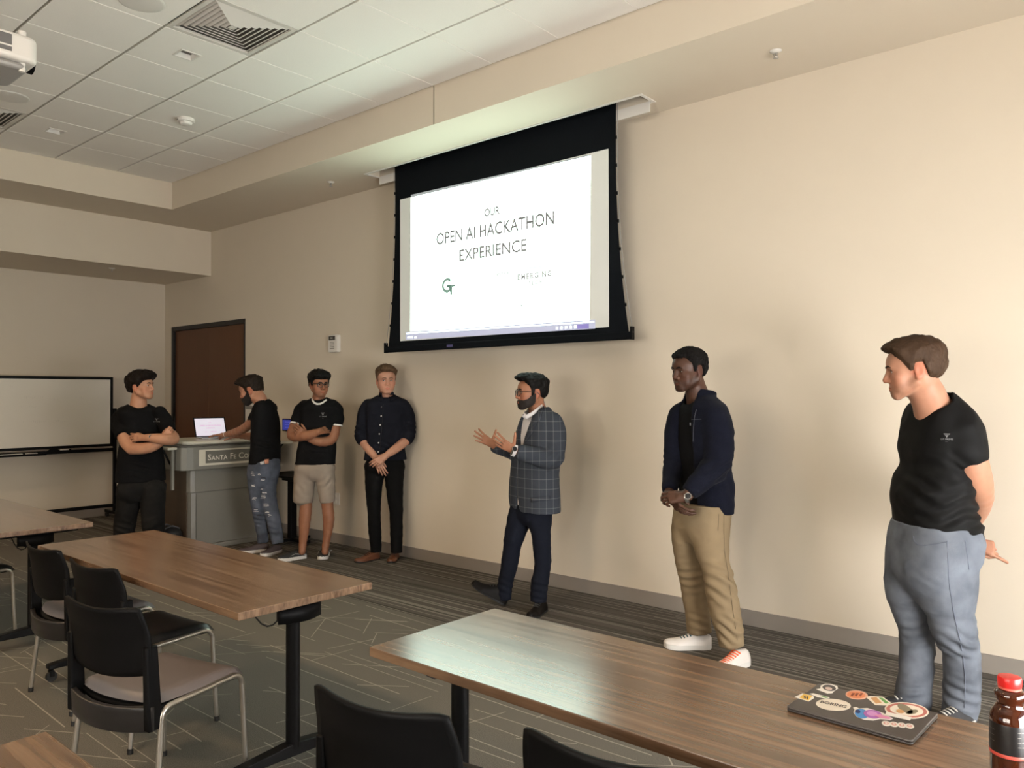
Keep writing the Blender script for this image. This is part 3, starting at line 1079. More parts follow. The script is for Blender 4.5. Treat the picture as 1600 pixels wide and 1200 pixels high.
for (u, v, n_) in ((12, 603, 3), (38, 621, 10), (75, 623, 6), (118, 622, 5), (30, 636, 9), (36, 659, 12), (88, 658, 5)):
    p = onX(u, v, WBX + 0.009)
    sm = MB()
    for k in range(n_):                               # wiped-off writing: faint short strokes
        q = [(0.0092, p.y + 0.021 * k + r3.uniform(0, 0.008), p.z + r3.uniform(-0.018, 0.018)) for _ in range(3)]
        sm.tube(q, 0.0007, 4)
    sm.build('faded_writing', M_SMUDGE, wb)
for u0, u1, nm, cat_, col, lab in ((1, 35, 'marker_box', 'marker box', (0.6, 0.58, 0.52), 'white flat box on the whiteboard tray'), (40, 58, 'board_eraser', 'eraser', (0.42, 0.38, 0.34), 'grey board eraser on the whiteboard tray')):
    a, b = onX(u0, 708, WBX + 0.04), onX(u1, 707, WBX + 0.04)
    e = thing(nm, lab, cat_, (WBX + 0.04, (a.y + b.y) / 2, 0.8525))
    h_ = (b.y - a.y) / 2
    MB().span((-0.022, -h_, 0.0), (0.022, h_, 0.022)).build('body', mat(nm, col, 0.5, noise=0.08, nscale=30), e, bevel=0.004)
    MB().span((0.0222, -h_ * 0.8, 0.006), (0.0232, h_ * 0.8, 0.016)).build('label_strip', mat(nm + '_strip', tuple(c * 0.55 for c in col), 0.5), e)
p = onX(103, 706, WBX + 0.03)
e = thing('dry_erase_marker', 'white dry erase marker on the rail under the whiteboard', 'marker', (WBX + 0.03, p.y, 0.8855))
MB().cyl((-0.01, -0.06, 0.008), (-0.01, 0.035, 0.008), 0.008, n=14).build('barrel', M_WHITEPLASTIC, e, smooth=40)
MB().cyl((-0.01, 0.035, 0.008), (-0.01, 0.06, 0.008), 0.0085, n=14).build('cap', M_BLACKPLASTIC, e, smooth=40)

# ------------------------------------------------------------------ lectern
M_LECT = mat('lectern_grey', (0.175, 0.172, 0.150), 0.42, noise=0.03, nscale=30)
M_LECTL = mat('lectern_cream', (0.56, 0.54, 0.45), 0.42, noise=0.03, nscale=30)
M_LECTD = mat('lectern_dark', (0.085, 0.082, 0.072), 0.45)
M_LECTW = mat('lectern_side_wood', (0.060, 0.040, 0.024), 0.5, noise=0.12, nscale=6, stretch=(5, 5, 0.6))
LX = -7.52
lec = thing('lectern', 'grey college lectern with a name plate and cream top', 'lectern', (LX, 0, 0))
ly0, ly1 = 3.84, 4.70
ld = 0.62
fp = [(-ld, ly0 + 0.03), (-0.05, ly0), (-0.012, ly0 + 0.012), (0, ly0 + 0.05), (0, ly1 - 0.05), (-0.012, ly1 - 0.012), (-0.05, ly1), (-ld, ly1 - 0.03)]
def scaled(k, dx=0.0):
    yc = (ly0 + ly1) / 2
    return [(x + dx, yc + (y - yc) * k) for x, y in fp]
MB().prism(scaled(1.0), 0.05, 0.575).build('lower_body', M_LECT, lec, bevel=0.004)
MB().prism(scaled(1.03, 0.012), 0.575, 0.80).build('upper_body', M_LECT, lec, bevel=0.006)
MB().prism(scaled(1.06, 0.03), 0.0, 0.05).build('plinth', M_LECT, lec, bevel=0.006)
MB().span((-ld + 0.02, ly0 - 0.012, 0.06), (-0.06, ly0 + 0.012, 0.80)).build('side_panel', M_LECTW, lec)
MB().span((-0.0, ly0 + 0.058, 0.06), (0.002, ly0 + 0.062, 0.565)).build('panel_joint', M_LECTD, lec)
hb = MB().prism([(-ld - 0.05, 3.70), (-0.02, 3.70), (0.05, 3.715), (0.085, 3.76), (0.095, 3.82), (0.095, 4.72), (0.085, 4.78), (0.05, 4.825), (-0.02, 4.84), (-ld - 0.05, 4.84)], 0.805, 1.035)
hb.build('header_block', M_LECT, lec, bevel=0.008)
MB().prism([(-ld - 0.05, 3.695), (-0.02, 3.695), (0.055, 3.71), (0.092, 3.757), (0.101, 3.82), (0.101, 4.72), (0.092, 4.783), (0.055, 4.83), (-0.02, 4.845), (-ld - 0.05, 4.845)], 1.035, 1.052).build('header_lip', M_LECTD, lec, bevel=0.004)
def capf(y, z):
    return (y, z)
cp = MB().prism([(-ld - 0.03, 3.745), (0.02, 3.745), (0.062, 3.79), (0.068, 3.84), (0.068, 4.70), (0.062, 4.75), (0.02, 4.795), (-ld - 0.03, 4.795)], 1.052, 1.092)
cp.build('cream_top', M_LECTL, lec, bevel=0.03, seg=4, smooth=60)
# name plate and lettering, fixed to the front of the header block
XP = 0.096
MB().span((XP, 3.878, 0.845), (XP + 0.004, 4.66, 1.005)).build('name_plate_frame', M_LECTL, lec, bevel=0.002)
MB().span((XP + 0.004, 3.945, 0.868), (XP + 0.006, 4.64, 0.990)).build('name_plate', mat('name_plate_grey', (0.13, 0.128, 0.11), 0.5), lec)
M_LET = mat('lettering_cream', (0.62, 0.60, 0.52), 0.5)
yy = 3.965
for word in (('S', 'ANTA'), ('F', 'E'), ('C', 'OLLEGE')):
    for s_, sz in ((word[0], 0.084), (word[1], 0.061)):
        me = text_mesh(s_, sz, offset=0.0008, align='LEFT', space=1.05)
        wd = max(v.co.x for v in me.vertices)
        lo = min(v.co.y for v in me.vertices)
        me.transform(frame_matrix((XP + 0.0065, yy, 0.896 - lo), (0, 1, 0), (0, 0, 1)))
        obj('lettering', me, M_LET, lec)
        # slab serifs at the feet of the capitals
        yy += wd + 0.004
    yy += 0.022
# flip-up side shelves and their brackets
for y_a, y_b, nm in ((3.60, 3.695, 'near'), (4.845, 5.0, 'far')):
    sh = MB().span((-ld + 0.05, y_a, 1.012), (0.02, y_b, 1.036)).build('side_shelf', M_LECTL, lec, bevel=0.006)
    k = MB().tube([(-0.12, y_a + 0.02, 1.01), (-0.12, (y_a if nm == 'far' else y_b) - 0.0, 0.86)] if nm == 'near' else [(-0.12, y_b - 0.03, 1.01), (-0.12, y_a, 0.86)], 0.010, 8)
    k.build('shelf_bracket', M_BLACKMETAL, sh)
MB().span((-0.03, 3.650, 0.62), (0.0, 3.675, 1.01)).build('hinge_strut', M_LECT, lec)

# laptop on the lectern, its screen showing the slide
lp = thing('presenter_laptop', 'open laptop on the lectern with a white slide on screen', 'laptop', (-7.80, 4.245, 1.092), R_(-12))
MB().span((-0.10, -0.165, 0.0), (0.13, 0.165, 0.014)).build('base', M_STEEL, lp, bevel=0.003)
MB().span((-0.02, -0.14, 0.014), (0.09, 0.14, 0.0155)).build('keyboard', M_BLACKPLASTIC, lp)
Ml = Matrix.Translation((-0.10, 0, 0.012)) @ Matrix.Rotation(R_(-26), 4, 'Y')
lid = MB().span((-0.006, -0.165, 0.0), (0.0, 0.165, 0.225), Ml).build('lid', M_BLACKPLASTIC, lp, bevel=0.002)
M_LSCR = mat('laptop_screen', (0.2, 0.2, 0.2), 0.3, emit=(0.93, 0.86, 0.96), estr=0.80)
MB().span((0.0002, -0.153, 0.012), (0.0012, 0.153, 0.213), Ml).build('screen', M_LSCR, lid)
M_PINK = mat('screen_ink_pink', (0.4, 0.1, 0.3), 0.4, emit=(0.52, 0.26, 0.46), estr=1.0)
for s_, sz, zz in (('OUR', 0.014, 0.163), ('OPEN AI HACKATHON', 0.021, 0.128), ('EXPERIENCE', 0.016, 0.100), ('GT          EMERGING', 0.013, 0.055)):
    me = text_mesh(s_, sz)
    me.transform(Ml @ frame_matrix((0.0020, 0, zz), (0, 1, 0), (0, 0, 1)))
    obj('screen_text', me, M_PINK, lid)

# small black height-adjustable stand behind the lectern
sd = thing('side_desk', 'small black adjustable desk between lectern and wall', 'desk', (-7.12, 4.74, 0))
MB().prism(sq(0.30, 0.20, 0.03), 0.70, 0.722).build('desk_top', M_BLACKPLASTIC, sd, bevel=0.004)
MB().span((-0.035, -0.035, 0.05), (0.035, 0.035, 0.70)).build('column', M_BLACKMETAL, sd, bevel=0.005)
MB().span((-0.04, -0.10, 0.66), (0.16, 0.10, 0.70)).build('motor_box', M_BLACKMETAL, sd, bevel=0.005)
MB().span((-0.27, -0.04, 0.03), (0.27, 0.04, 0.06)).span((-0.04, -0.20, 0.03), (0.04, 0.20, 0.06)).build('base', M_BLACKMETAL, sd, bevel=0.005)
for x, y_ in ((-0.25, 0), (0.25, 0), (0, -0.18), (0, 0.18)):
    MB().cyl((x - 0.012, y_, 0.022), (x + 0.012, y_, 0.022), 0.022, n=16).build('caster', M_RUBBER, sd, smooth=40)

# things on the front wall
def wall_box(nm, lab, cat_, u0, v0, u1, v1, dep, m):
    a, b = onY(u0, v0, YF), onY(u1, v1, YF)
    o = thing(nm, lab, cat_, ((a.x + b.x) / 2, YF, (a.z + b.z) / 2))
    w_, h_ = abs(b.x - a.x) / 2, abs(a.z - b.z) / 2
    return o, w_, h_
o, w_, h_ = wall_box('wall_alarm', 'white fire alarm strobe on the wall between the shorts man and the screen', 'alarm', 518, 524, 532.5, 550, 0.05, None)
MB().prism(sq(w_, h_, 0.015), 0, 0.045, Matrix.Rotation(PI / 2, 4, 'X')).build('housing', M_WHITEPLASTIC, o, bevel=0.006)
MB().span((-w_ * 0.75, -0.052, h_ * 0.38), (w_ * 0.55, -0.045, h_ * 0.85)).build('strobe', mat('strobe_dark', (0.05, 0.045, 0.04), 0.2, coat=0.5), o, bevel=0.002)
for k in range(5):
    MB().span((-w_ * 0.55, -0.0475, -h_ * 0.6 + k * 0.016), (w_ * 0.35, -0.045, -h_ * 0.6 + k * 0.016 + 0.006)).build('sounder_slot', M_GRIDDARK, o)
place_text('fire_lettering', 'FIRE', 0.022, M_WHITEPLASTIC, (-0.01, -0.0525, h_ * 0.6), (1, 0, 0), (0, 0, 1), o)
o, w_, h_ = wall_box('control_panel', 'blue touch control panel on the wall beside the lectern', 'control panel', 444.5, 654, 463, 674, 0.03, None)
MB().prism(sq(w_, h_, 0.006), 0, 0.03, Matrix.Rotation(PI / 2, 4, 'X')).build('bezel', M_BLACKPLASTIC, o, bevel=0.003)
MB().span((-w_ + 0.012, -0.032, -h_ + 0.012), (w_ - 0.012, -0.030, h_ - 0.012)).build('display', mat('panel_display', (0.02, 0.03, 0.2), 0.3, emit=(0.025, 0.035, 0.32), estr=0.7), o)
for k in range(3):
    MB().span((-w_ * 0.5, -0.0328, 0.03 - 0.03 * k), (w_ * 0.4, -0.032, 0.037 - 0.03 * k)).build('display_line', mat('panel_line', (0.1, 0.1, 0.4), 0.3, emit=(0.10, 0.12, 0.5), estr=0.6), o)
o, w_, h_ = wall_box('wall_notice', 'pale notice holder on the wall beside the door', 'notice', 385.5, 630, 398, 682, 0.02, None)
MB().span((-w_, -0.02, -h_), (w_, 0, h_)).build('holder', M_WHITEPLASTIC, o, bevel=0.003)
MB().span((-w_ + 0.01, -0.022, h_ - 0.07), (w_ - 0.01, -0.020, h_ - 0.03)).build('heading_strip', mat('notice_grey', (0.25, 0.24, 0.22), 0.6), o)
o, w_, h_ = wall_box('wall_outlet', 'white power outlet low on the wall behind the shorts man', 'outlet', 519.5, 769, 531, 789, 0.01, None)
MB().span((-w_, -0.006, -h_), (w_, 0, h_)).build('cover_plate', M_WHITEPLASTIC, o, bevel=0.002)
for dz in (-0.03, 0.03):
    MB().prism(sq(0.018, 0.014, 0.006), 0.006, 0.008, Matrix.Translation((0, 0, dz)) @ Matrix.Rotation(PI / 2, 4, 'X')).build('socket', M_GRIDLIGHT, o)

# backpack on the floor between the first man and the lectern
bpz = thing('backpack', 'black backpack slumped on the floor beside the lectern', 'backpack', (-7.72, 3.725, 0), R_(0))
def blob(rx, ry, rz_, p=2.6, cz=0.0):
    def fn(u, v):
        a, b = 2 * PI * u, PI * (v - 0.5)
        c_, s_ = math.cos(b), math.sin(b)
        ex = 2 / p
        f = lambda t_: math.copysign(abs(t_) ** ex, t_)
        return (rx * f(c_) * f(math.cos(a)), ry * f(c_) * f(math.sin(a)), cz + rz_ * f(s_))
    return fn
M_BAG = mat('backpack_nylon', (0.010, 0.010, 0.011), 0.6, noise=0.2, nscale=30, bump=0.3, bscale=40)
MB().grid(blob(0.15, 0.10, 0.12, 2.8, 0.12), 28, 16).build('bag_body', M_BAG, bpz, smooth=70)
MB().grid(blob(0.11, 0.035, 0.075, 3, 0.085), 20, 12, Matrix.Translation((0.01, -0.098, 0))).build('front_pocket', M_BAG, bpz, smooth=70)
for sx in (-0.07, 0.06):
    MB().tube([(sx, 0.07, 0.215), (sx, 0.0, 0.250), (sx + 0.01, -0.07, 0.235), (sx + 0.015, -0.135, 0.16), (sx + 0.01, -0.15, 0.04)], 0.013, 8, flat=0.35).build('shoulder_strap', mat('strap_grey', (0.10, 0.10, 0.10), 0.7), bpz, smooth=70)
MB().tube([(-0.11, -0.072, 0.185), (-0.05, -0.095, 0.20), (0.04, -0.097, 0.20), (0.11, -0.072, 0.185)], 0.004, 6).build('zip', mat('zip_grey', (0.2, 0.2, 0.2), 0.4), bpz)

# ------------------------------------------------------------------ stickered laptop and bottle
ZT = 0.735
A, B, Cc, Dd = [onZ(u, v, ZT + 0.02) for u, v in ((1236, 1098), (1420, 1153), (1462, 1112), (1283, 1062))]
lt = thing('closed_laptop', 'closed dark grey laptop covered with stickers on the table', 'laptop', (-0.642, 2.100, ZT), R_(-2))
LW, LD = 0.150, 0.108
MB().prism(sq(LW, LD, 0.008, 4), 0.0015, 0.0065).build('base', mat('laptop_shell_dark', (0.05, 0.045, 0.042), 0.4, 0.4), lt, bevel=0.002)
M_LSHELL = mat('laptop_shell', (0.085, 0.076, 0.071), 0.38, 0.5)
lid = MB().prism(sq(LW, LD, 0.008, 4), 0.0072, 0.0130).build('lid', M_LSHELL, lt, bevel=0.0018)
for sx in (-1, 1):
    for sy in (-1, 1):
        MB().cyl((sx * 0.12, sy * 0.085, 0), (sx * 0.12, sy * 0.085, 0.003), 0.008, n=12).build('rubber_foot', M_RUBBER, lt)
ZL = 0.0131
inv = (Matrix.Translation(lt.location) @ Matrix.Rotation(R_(-2), 4, 'Z')).inverted()
def lp2(u, v):
    q = inv @ onZ(u, v, ZT + ZL)
    return q.x, q.y
nst = [0]
def sticker(name, pix, m, lift=0.0, round_=True):
    P = [lp2(u, v) for u, v in pix]
    z0 = ZL + lift * 0.0004
    area = sum(P[i][0] * P[(i + 1) % len(P)][1] - P[(i + 1) % len(P)][0] * P[i][1] for i in range(len(P)))
    if area < 0:
        P = P[::-1]
    return MB().prism(P, z0, z0 + 0.0003).build(name, m, lid)
def ell(cu, cv, ru, rv, rot, n=32):
    c, s = math.cos(rot), math.sin(rot)
    return [(cu + ru * math.cos(a) * c - rv * math.sin(a) * s, cv + ru * math.cos(a) * s + rv * math.sin(a) * c) for a in [2 * PI * k / n for k in range(n)]]
def flat(name, c):
    return mat('sticker_' + name, c, 0.45)
S = 1 / 6.4
def zp(x, y):                                         # pixel of the enlarged sticker view
    return 1230 + x * S, 1050 + y * S
def zpl(L_):
    return [zp(x, y) for x, y in L_]
def zell(x, y, rx, ry, rot=0.0):
    return ell(*zp(x, y), rx * S, ry * S, rot)
WHT, CRM = flat('white', (0.72, 0.68, 0.62)), flat('cream', (0.70, 0.62, 0.52))
sticker('portrait_sticker', zpl([(290, 172), (330, 165), (335, 135), (380, 118), (440, 122), (500, 140), (508, 165), (470, 190), (450, 212), (400, 215)]), WHT)
sticker('portrait_print', zell(420, 160, 68, 30, 0.15), flat('dark', (0.06, 0.05, 0.05)), 1)
sticker('portrait_print', zell(415, 168, 36, 14, 0.15), flat('skin', (0.55, 0.42, 0.36)), 2)
sticker('tag_sticker', zpl([(72, 252), (150, 215), (262, 238), (268, 262), (215, 295)]), WHT)
sticker('tag_print', zpl([(120, 258), (165, 222), (250, 240), (212, 288)]), flat('yellow', (0.72, 0.44, 0.06)), 1)
sticker('tag_print', zpl([(165, 250), (180, 238), (188, 262), (176, 272)]), flat('dark', (0.06, 0.05, 0.05)), 2)
sticker('tag_print', zpl([(190, 256), (206, 243), (212, 266), (200, 278)]), flat('dark', (0.06, 0.05, 0.05)), 2)
sticker('pencil_sticker', zpl([(225, 218), (262, 213), (420, 252), (425, 262), (385, 268), (300, 250)]), WHT)
sticker('pencil_print', zpl([(330, 240), (375, 245), (418, 256), (385, 262)]), flat('green', (0.10, 0.28, 0.06)), 1)
sticker('oval_sticker', zell(462, 328, 175, 58, 0.08), CRM)
me = text_mesh('BORING', 1.0, offset=0.02)
p0, p1 = lp2(*zp(335, 300)), lp2(*zp(592, 352))
xx_ = [v.co.x for v in me.vertices]
yy_ = [v.co.y for v in me.vertices]
d_ = Vector((p1[0] - p0[0], p1[1] - p0[1]))
k_ = d_.length / (max(xx_) - min(xx_))
for v in me.vertices:
    a_ = (v.co.x - min(xx_)) * k_
    b_ = v.co.y * 0.026
    dn = d_.normalized()
    v.co = (p0[0] + dn.x * a_ - dn.y * b_, p0[1] + dn.y * a_ + dn.x * b_, ZL + 0.0008)
obj('oval_lettering', me, flat('dark', (0.06, 0.05, 0.05)), lid)
sticker('round_sticker', zell(695, 230, 112, 45, 0.08), flat('peach', (0.66, 0.36, 0.25)))
sticker('round_print', zell(690, 230, 92, 35, 0.08), flat('orange', (0.62, 0.20, 0.08)), 1)
for dx in (-38, 4, 46):
    sticker('round_print', zpl([(672 + dx, 238), (690 + dx, 212), (715 + dx, 216), (690 + dx, 246)]), flat('brown', (0.22, 0.05, 0.02)), 2)
sticker('card_sticker', zpl([(785, 250), (830, 240), (955, 248), (1040, 310), (985, 335), (880, 330)]), CRM)
sticker('card_print', zpl([(835, 262), (890, 252), (945, 308), (890, 318)]), flat('tan', (0.50, 0.26, 0.10)), 1)
sticker('card_print', zpl([(915, 256), (955, 262), (1020, 312), (985, 318)]), flat('green', (0.10, 0.28, 0.06)), 1)
sticker('seal_sticker', zell(1195, 385, 222, 80, 0.10), CRM)
sticker('seal_ring', zell(1195, 385, 205, 70, 0.10), flat('red', (0.42, 0.13, 0.10)), 1)
sticker('seal_ring', zell(1195, 385, 168, 54, 0.10), CRM, 2)
sticker('seal_print', zell(1180, 372, 85, 34, 0.5), flat('olive', (0.20, 0.17, 0.11)), 3)
sticker('seal_print', zell(1250, 405, 60, 22, -0.2), flat('olive', (0.20, 0.17, 0.11)), 3)
sticker('seal_print', zell(1130, 400, 40, 18, 0.2), flat('tan', (0.50, 0.26, 0.10)), 4)
sticker('ribbon_sticker', zpl([(980, 435), (990, 402), (1245, 458), (1228, 490)]), WHT, 3)
sticker('swirl_sticker', zpl([(658, 356), (690, 350), (720, 365), (800, 360), (870, 380), (960, 410), (1060, 465), (1030, 482), (930, 470), (860, 485), (770, 478), (690, 445), (662, 405), (672, 372)]), WHT)
sticker('swirl_print', zell(745, 418, 72, 46, 0.25), flat('blue', (0.05, 0.22, 0.50)), 1)
sticker('swirl_print', zell(705, 398, 28, 18, 0.25), flat('navy', (0.01, 0.03, 0.14)), 2)
sticker('swirl_print', zell(855, 425, 92, 42, 0.15), flat('purple', (0.34, 0.10, 0.38)), 2)
sticker('swirl_print', zell(850, 422, 55, 24, 0.15), flat('lilac', (0.55, 0.25, 0.52)), 3)
sticker('swirl_print', zpl([(870, 440), (930, 430), (1045, 466), (1020, 476), (930, 465)]), flat('pink', (0.62, 0.22, 0.38)), 4)
for q in range(4):
    sticker('letter_sticker', zell(990 + q * 78, 515 + q * 9, 46, 25, 0.2), WHT, q * 0.2)
    sticker('letter_print', zell(990 + q * 78, 515 + q * 9, 26, 13, 0.2), flat('rose', (0.62, 0.30, 0.26)), 2)
    sticker('letter_print', zell(990 + q * 78, 515 + q * 9, 13, 6, 0.2), WHT, 3)

bt = onZ(1579, 1210, ZT)
bo = thing('sauce_bottle', 'dark amber glass bottle with a red cap on the table', 'bottle', (bt.x, bt.y, ZT))
bo.scale = (1.33, 1.33, 1.33)
M_AMBER = mat('amber_glass', (0.055, 0.011, 0.003), 0.05, trans=0.30, ior=1.5, coat=0.6, coatr=0.03)
k = 1.0
prof = [(0.001, 0.001), (0.024, 0.0), (0.0285, 0.004), (0.029, 0.012), (0.0285, 0.030), (0.029, 0.034), (0.029, 0.088), (0.0275, 0.098), (0.0215, 0.108), (0.0185, 0.113), (0.0185, 0.119), (0.0215, 0.123), (0.0222, 0.131), (0.0185, 0.136), (0.0150, 0.137), (0.0150, 0.139)]
MB().lathe(prof, 48).build('glass_body', M_AMBER, bo, smooth=50)
MB().lathe([(0.0292, 0.033), (0.0295, 0.035), (0.0295, 0.084), (0.0292, 0.086)], 48).build('label', mat('bottle_label_black', (0.008, 0.007, 0.007), 0.35), bo, smooth=50)
MB().lathe([(0.0296, 0.0345), (0.0298, 0.035), (0.0298, 0.0395), (0.0296, 0.040)], 48).build('label_band', mat('bottle_band_red', (0.50, 0.07, 0.05), 0.4), bo, smooth=50)
MB().lathe([(0.0150, 0.1375), (0.0166, 0.138), (0.0168, 0.141), (0.0160, 0.1415)], 40).build('cap_ring', mat('cap_red_clear', (0.60, 0.12, 0.09), 0.25), bo, smooth=50)
MB().lathe([(0.0162, 0.1415), (0.0170, 0.143), (0.0172, 0.154), (0.0160, 0.157), (0.010, 0.1578), (0.001, 0.158)], 40).build('cap', mat('cap_red', (0.62, 0.020, 0.018), 0.3), bo, smooth=50)
# pale print on the label, wrapped round the glass
M_PRINT = mat('label_print', (0.45, 0.42, 0.36), 0.5)
def wrap_text(s_, sz, ang, z, rad=0.0299):
    me = text_mesh(s_, sz, align='LEFT')
    for v in me.vertices:
        a = ang + v.co.x / rad
        v.co = (rad * math.cos(a), rad * math.sin(a), z + v.co.y)
    return obj('label_print', me, M_PRINT, bo)
va = math.atan2(-bt.y, -bt.x)                         # towards the camera
for kk, s_ in enumerate(('— —', '—', '— — —', '— —')):
    wrap_text(s_, 0.0052, va + 0.35, 0.078 - kk * 0.0075)
for kk in range(3):
    wrap_text('— — —', 0.004, va - 1.25, 0.075 - kk * 0.009)
# ------------------------------------------------------------------ people: signed-distance modelling kit
f4 = np.float32


def nv(v):
    return np.array([v[0], v[1], v[2]], dtype=float)


def unit(v):
    v = np.asarray(v, float)
    return v / (np.linalg.norm(v) + 1e-12)


class Fld:
    """rectilinear grid holding a signed distance; finer cells inside the given boxes"""

    def __init__(s, lo, hi, h, fine=()):
        s.ax = []
        for a in range(3):
            x, out = lo[a], []
            iv = [(b[0][a], b[1][a], b[2]) for b in fine]
            while x < hi[a]:
                out.append(x)
                st = h
                for b0, b1, hh in iv:
                    if b0 - h * 0.5 <= x <= b1:
                        st = min(st, hh)
                x += st
            s.ax.append(np.array(out, dtype=f4))
        s.v = np.full([len(a) for a in s.ax], 0.5, dtype=f4)

    def sub(s, lo, hi):
        sl = tuple(slice(max(0, np.searchsorted(s.ax[a], lo[a]) - 1), np.searchsorted(s.ax[a], hi[a]) + 1) for a in range(3))
        return sl, s.ax[0][sl[0]][:, None, None], s.ax[1][sl[1]][None, :, None], s.ax[2][sl[2]][None, None, :]

    def add(s, prim, k=0.01, op='u'):
        fn, lo, hi = prim
        m = k + 0.012
        sl, X, Y, Z = s.sub([c - m for c in lo], [c + m for c in hi])
        if 0 in s.v[sl].shape:
            return s
        b = fn(X, Y, Z).astype(f4)
        a = s.v[sl]
        if op == 'u':
            h = np.clip(0.5 + 0.5 * (b - a) / k, 0, 1)
            s.v[sl] = b + (a - b) * h - k * h * (1 - h)
        elif op == 's':
            b = -b
            h = np.clip(0.5 - 0.5 * (b - a) / k, 0, 1)
            s.v[sl] = b + (a - b) * h + k * h * (1 - h)
        elif op == 'i':
            s.v[sl] = np.maximum(a, b)
        return s

    def mesh(s, smooth=2):
        v = s.v
        neg = v < 0
        shp = np.array(v.shape)
        cs = shp - 1
        ptsum, cid_all, quads = [], [], []
        pos_all = []
        for a in range(3):
            s0 = [slice(None)] * 3
            s1 = [slice(None)] * 3
            s0[a] = slice(0, -1)
            s1[a] = slice(1, None)
            ch = neg[tuple(s0)] != neg[tuple(s1)]
            idx = np.argwhere(ch)
            if len(idx) == 0:
                continue
            i1 = idx.copy()
            i1[:, a] += 1
            va = v[idx[:, 0], idx[:, 1], idx[:, 2]]
            vb = v[i1[:, 0], i1[:, 1], i1[:, 2]]
            t = va / (va - vb)
            P = np.stack([s.ax[c][idx[:, c]] for c in range(3)], 1).astype(float)
            P[:, a] += t * (s.ax[a][i1[:, a]] - s.ax[a][idx[:, a]])
            b, c = (a + 1) % 3, (a + 2) % 3
            ids = []
            ok = np.ones(len(idx), bool)
            for db, dc in ((-1, -1), (0, -1), (0, 0), (-1, 0)):
                q = idx.copy()
                q[:, b] += db
                q[:, c] += dc
                ok &= (q[:, b] >= 0) & (q[:, c] >= 0) & (q[:, b] < cs[b]) & (q[:, c] < cs[c])
                ids.append((q[:, 0] * cs[1] + q[:, 1]) * cs[2] + q[:, 2])
            ids = np.stack(ids, 1)[ok]
            P = P[ok]
            fl = (va < 0)[ok]
            ids[~fl] = ids[~fl][:, ::-1]
            quads.append(ids)
            cid_all.append(ids.reshape(-1))
            pos_all.append(np.repeat(P, 4, 0))
        cid = np.concatenate(cid_all)
        pos = np.concatenate(pos_all)
        un, inv = np.unique(cid, return_inverse=True)
        cnt = np.bincount(inv)
        V = np.stack([np.bincount(inv, pos[:, c]) / cnt for c in range(3)], 1)
        F = inv.reshape(-1, 4)
        for it in range(smooth):                 # Taubin smoothing
            for lam in (0.5, -0.53):
                S = np.zeros_like(V)
                n = np.zeros(len(V))
                for k in range(4):
                    i, j = F[:, k], F[:, (k + 1) % 4]
                    for c in range(3):
                        S[:, c] += np.bincount(i, V[j, c], len(V))
                    n += np.bincount(i, minlength=len(V))
                V = V + lam * (S / np.maximum(n, 1)[:, None] - V)
        return V, F


def box_of(pts, r):
    p = np.array(pts, float)
    return p.min(0) - r, p.max(0) + r


def cone(a, b, ra, rb, side=None, q=1.0, flat0=False, flat1=False):
    """tapered capsule; radius along `side` is multiplied by q; flat ends on request"""
    a, b = np.asarray(a, float), np.asarray(b, float)
    ab = b - a
    L = np.linalg.norm(ab) + 1e-9
    w = ab / L
    lo, hi = box_of([a, b], max(ra, rb) * max(q, 1.0))
    sd = None
    if side is not None:
        sd = np.asarray(side, float)
        sd = unit(sd - w * sd.dot(w))

    def fn(X, Y, Z):
        px, py, pz = X - a[0], Y - a[1], Z - a[2]
        l = px * w[0] + py * w[1] + pz * w[2]
        t = np.clip(l / L, 0, 1)
        tl = t * L
        dx, dy, dz = px - tl * w[0], py - tl * w[1], pz - tl * w[2]
        d2 = dx * dx + dy * dy + dz * dz
        if sd is not None:
            ps = dx * sd[0] + dy * sd[1] + dz * sd[2]
            d2 = d2 - ps * ps * (1 - 1 / (q * q))
        d = np.sqrt(np.maximum(d2, 1e-12)) - (ra + (rb - ra) * t)
        if flat0:
            d = np.maximum(d, -l)
        if flat1:
            d = np.maximum(d, l - L)
        return d
    return fn, lo, hi


def ellipsoid(c, r, R=None):
    c, r = np.asarray(c, float), np.asarray(r, float)
    M = np.eye(3) if R is None else np.asarray(R, float)     # columns are the local axes
    m = r.min()

    def fn(X, Y, Z):
        px, py, pz = X - c[0], Y - c[1], Z - c[2]
        s_ = 0
        for k in range(3):
            s_ = s_ + ((px * M[0, k] + py * M[1, k] + pz * M[2, k]) / r[k]) ** 2
        return (np.sqrt(np.maximum(s_, 1e-12)) - 1) * m
    e = np.sqrt(((M * r) ** 2).sum(1))
    return fn, c - e, c + e


def catmull(ts, vals, n):
    """smooth resampling of key values"""
    ts, vals = np.asarray(ts, float), np.asarray(vals, float)
    T = np.linspace(ts[0], ts[-1], n)
    m = np.gradient(vals, ts, axis=0)
    i = np.clip(np.searchsorted(ts, T) - 1, 0, len(ts) - 2)
    h = (ts[i + 1] - ts[i])
    u = ((T - ts[i]) / h)[:, None]
    h = h[:, None]
    p0, p1, m0, m1 = vals[i], vals[i + 1], m[i], m[i + 1]
    return T, (2 * u ** 3 - 3 * u ** 2 + 1) * p0 + (u ** 3 - 2 * u ** 2 + u) * h * m0 + (-2 * u ** 3 + 3 * u ** 2) * p1 + (u ** 3 - u ** 2) * h * m1


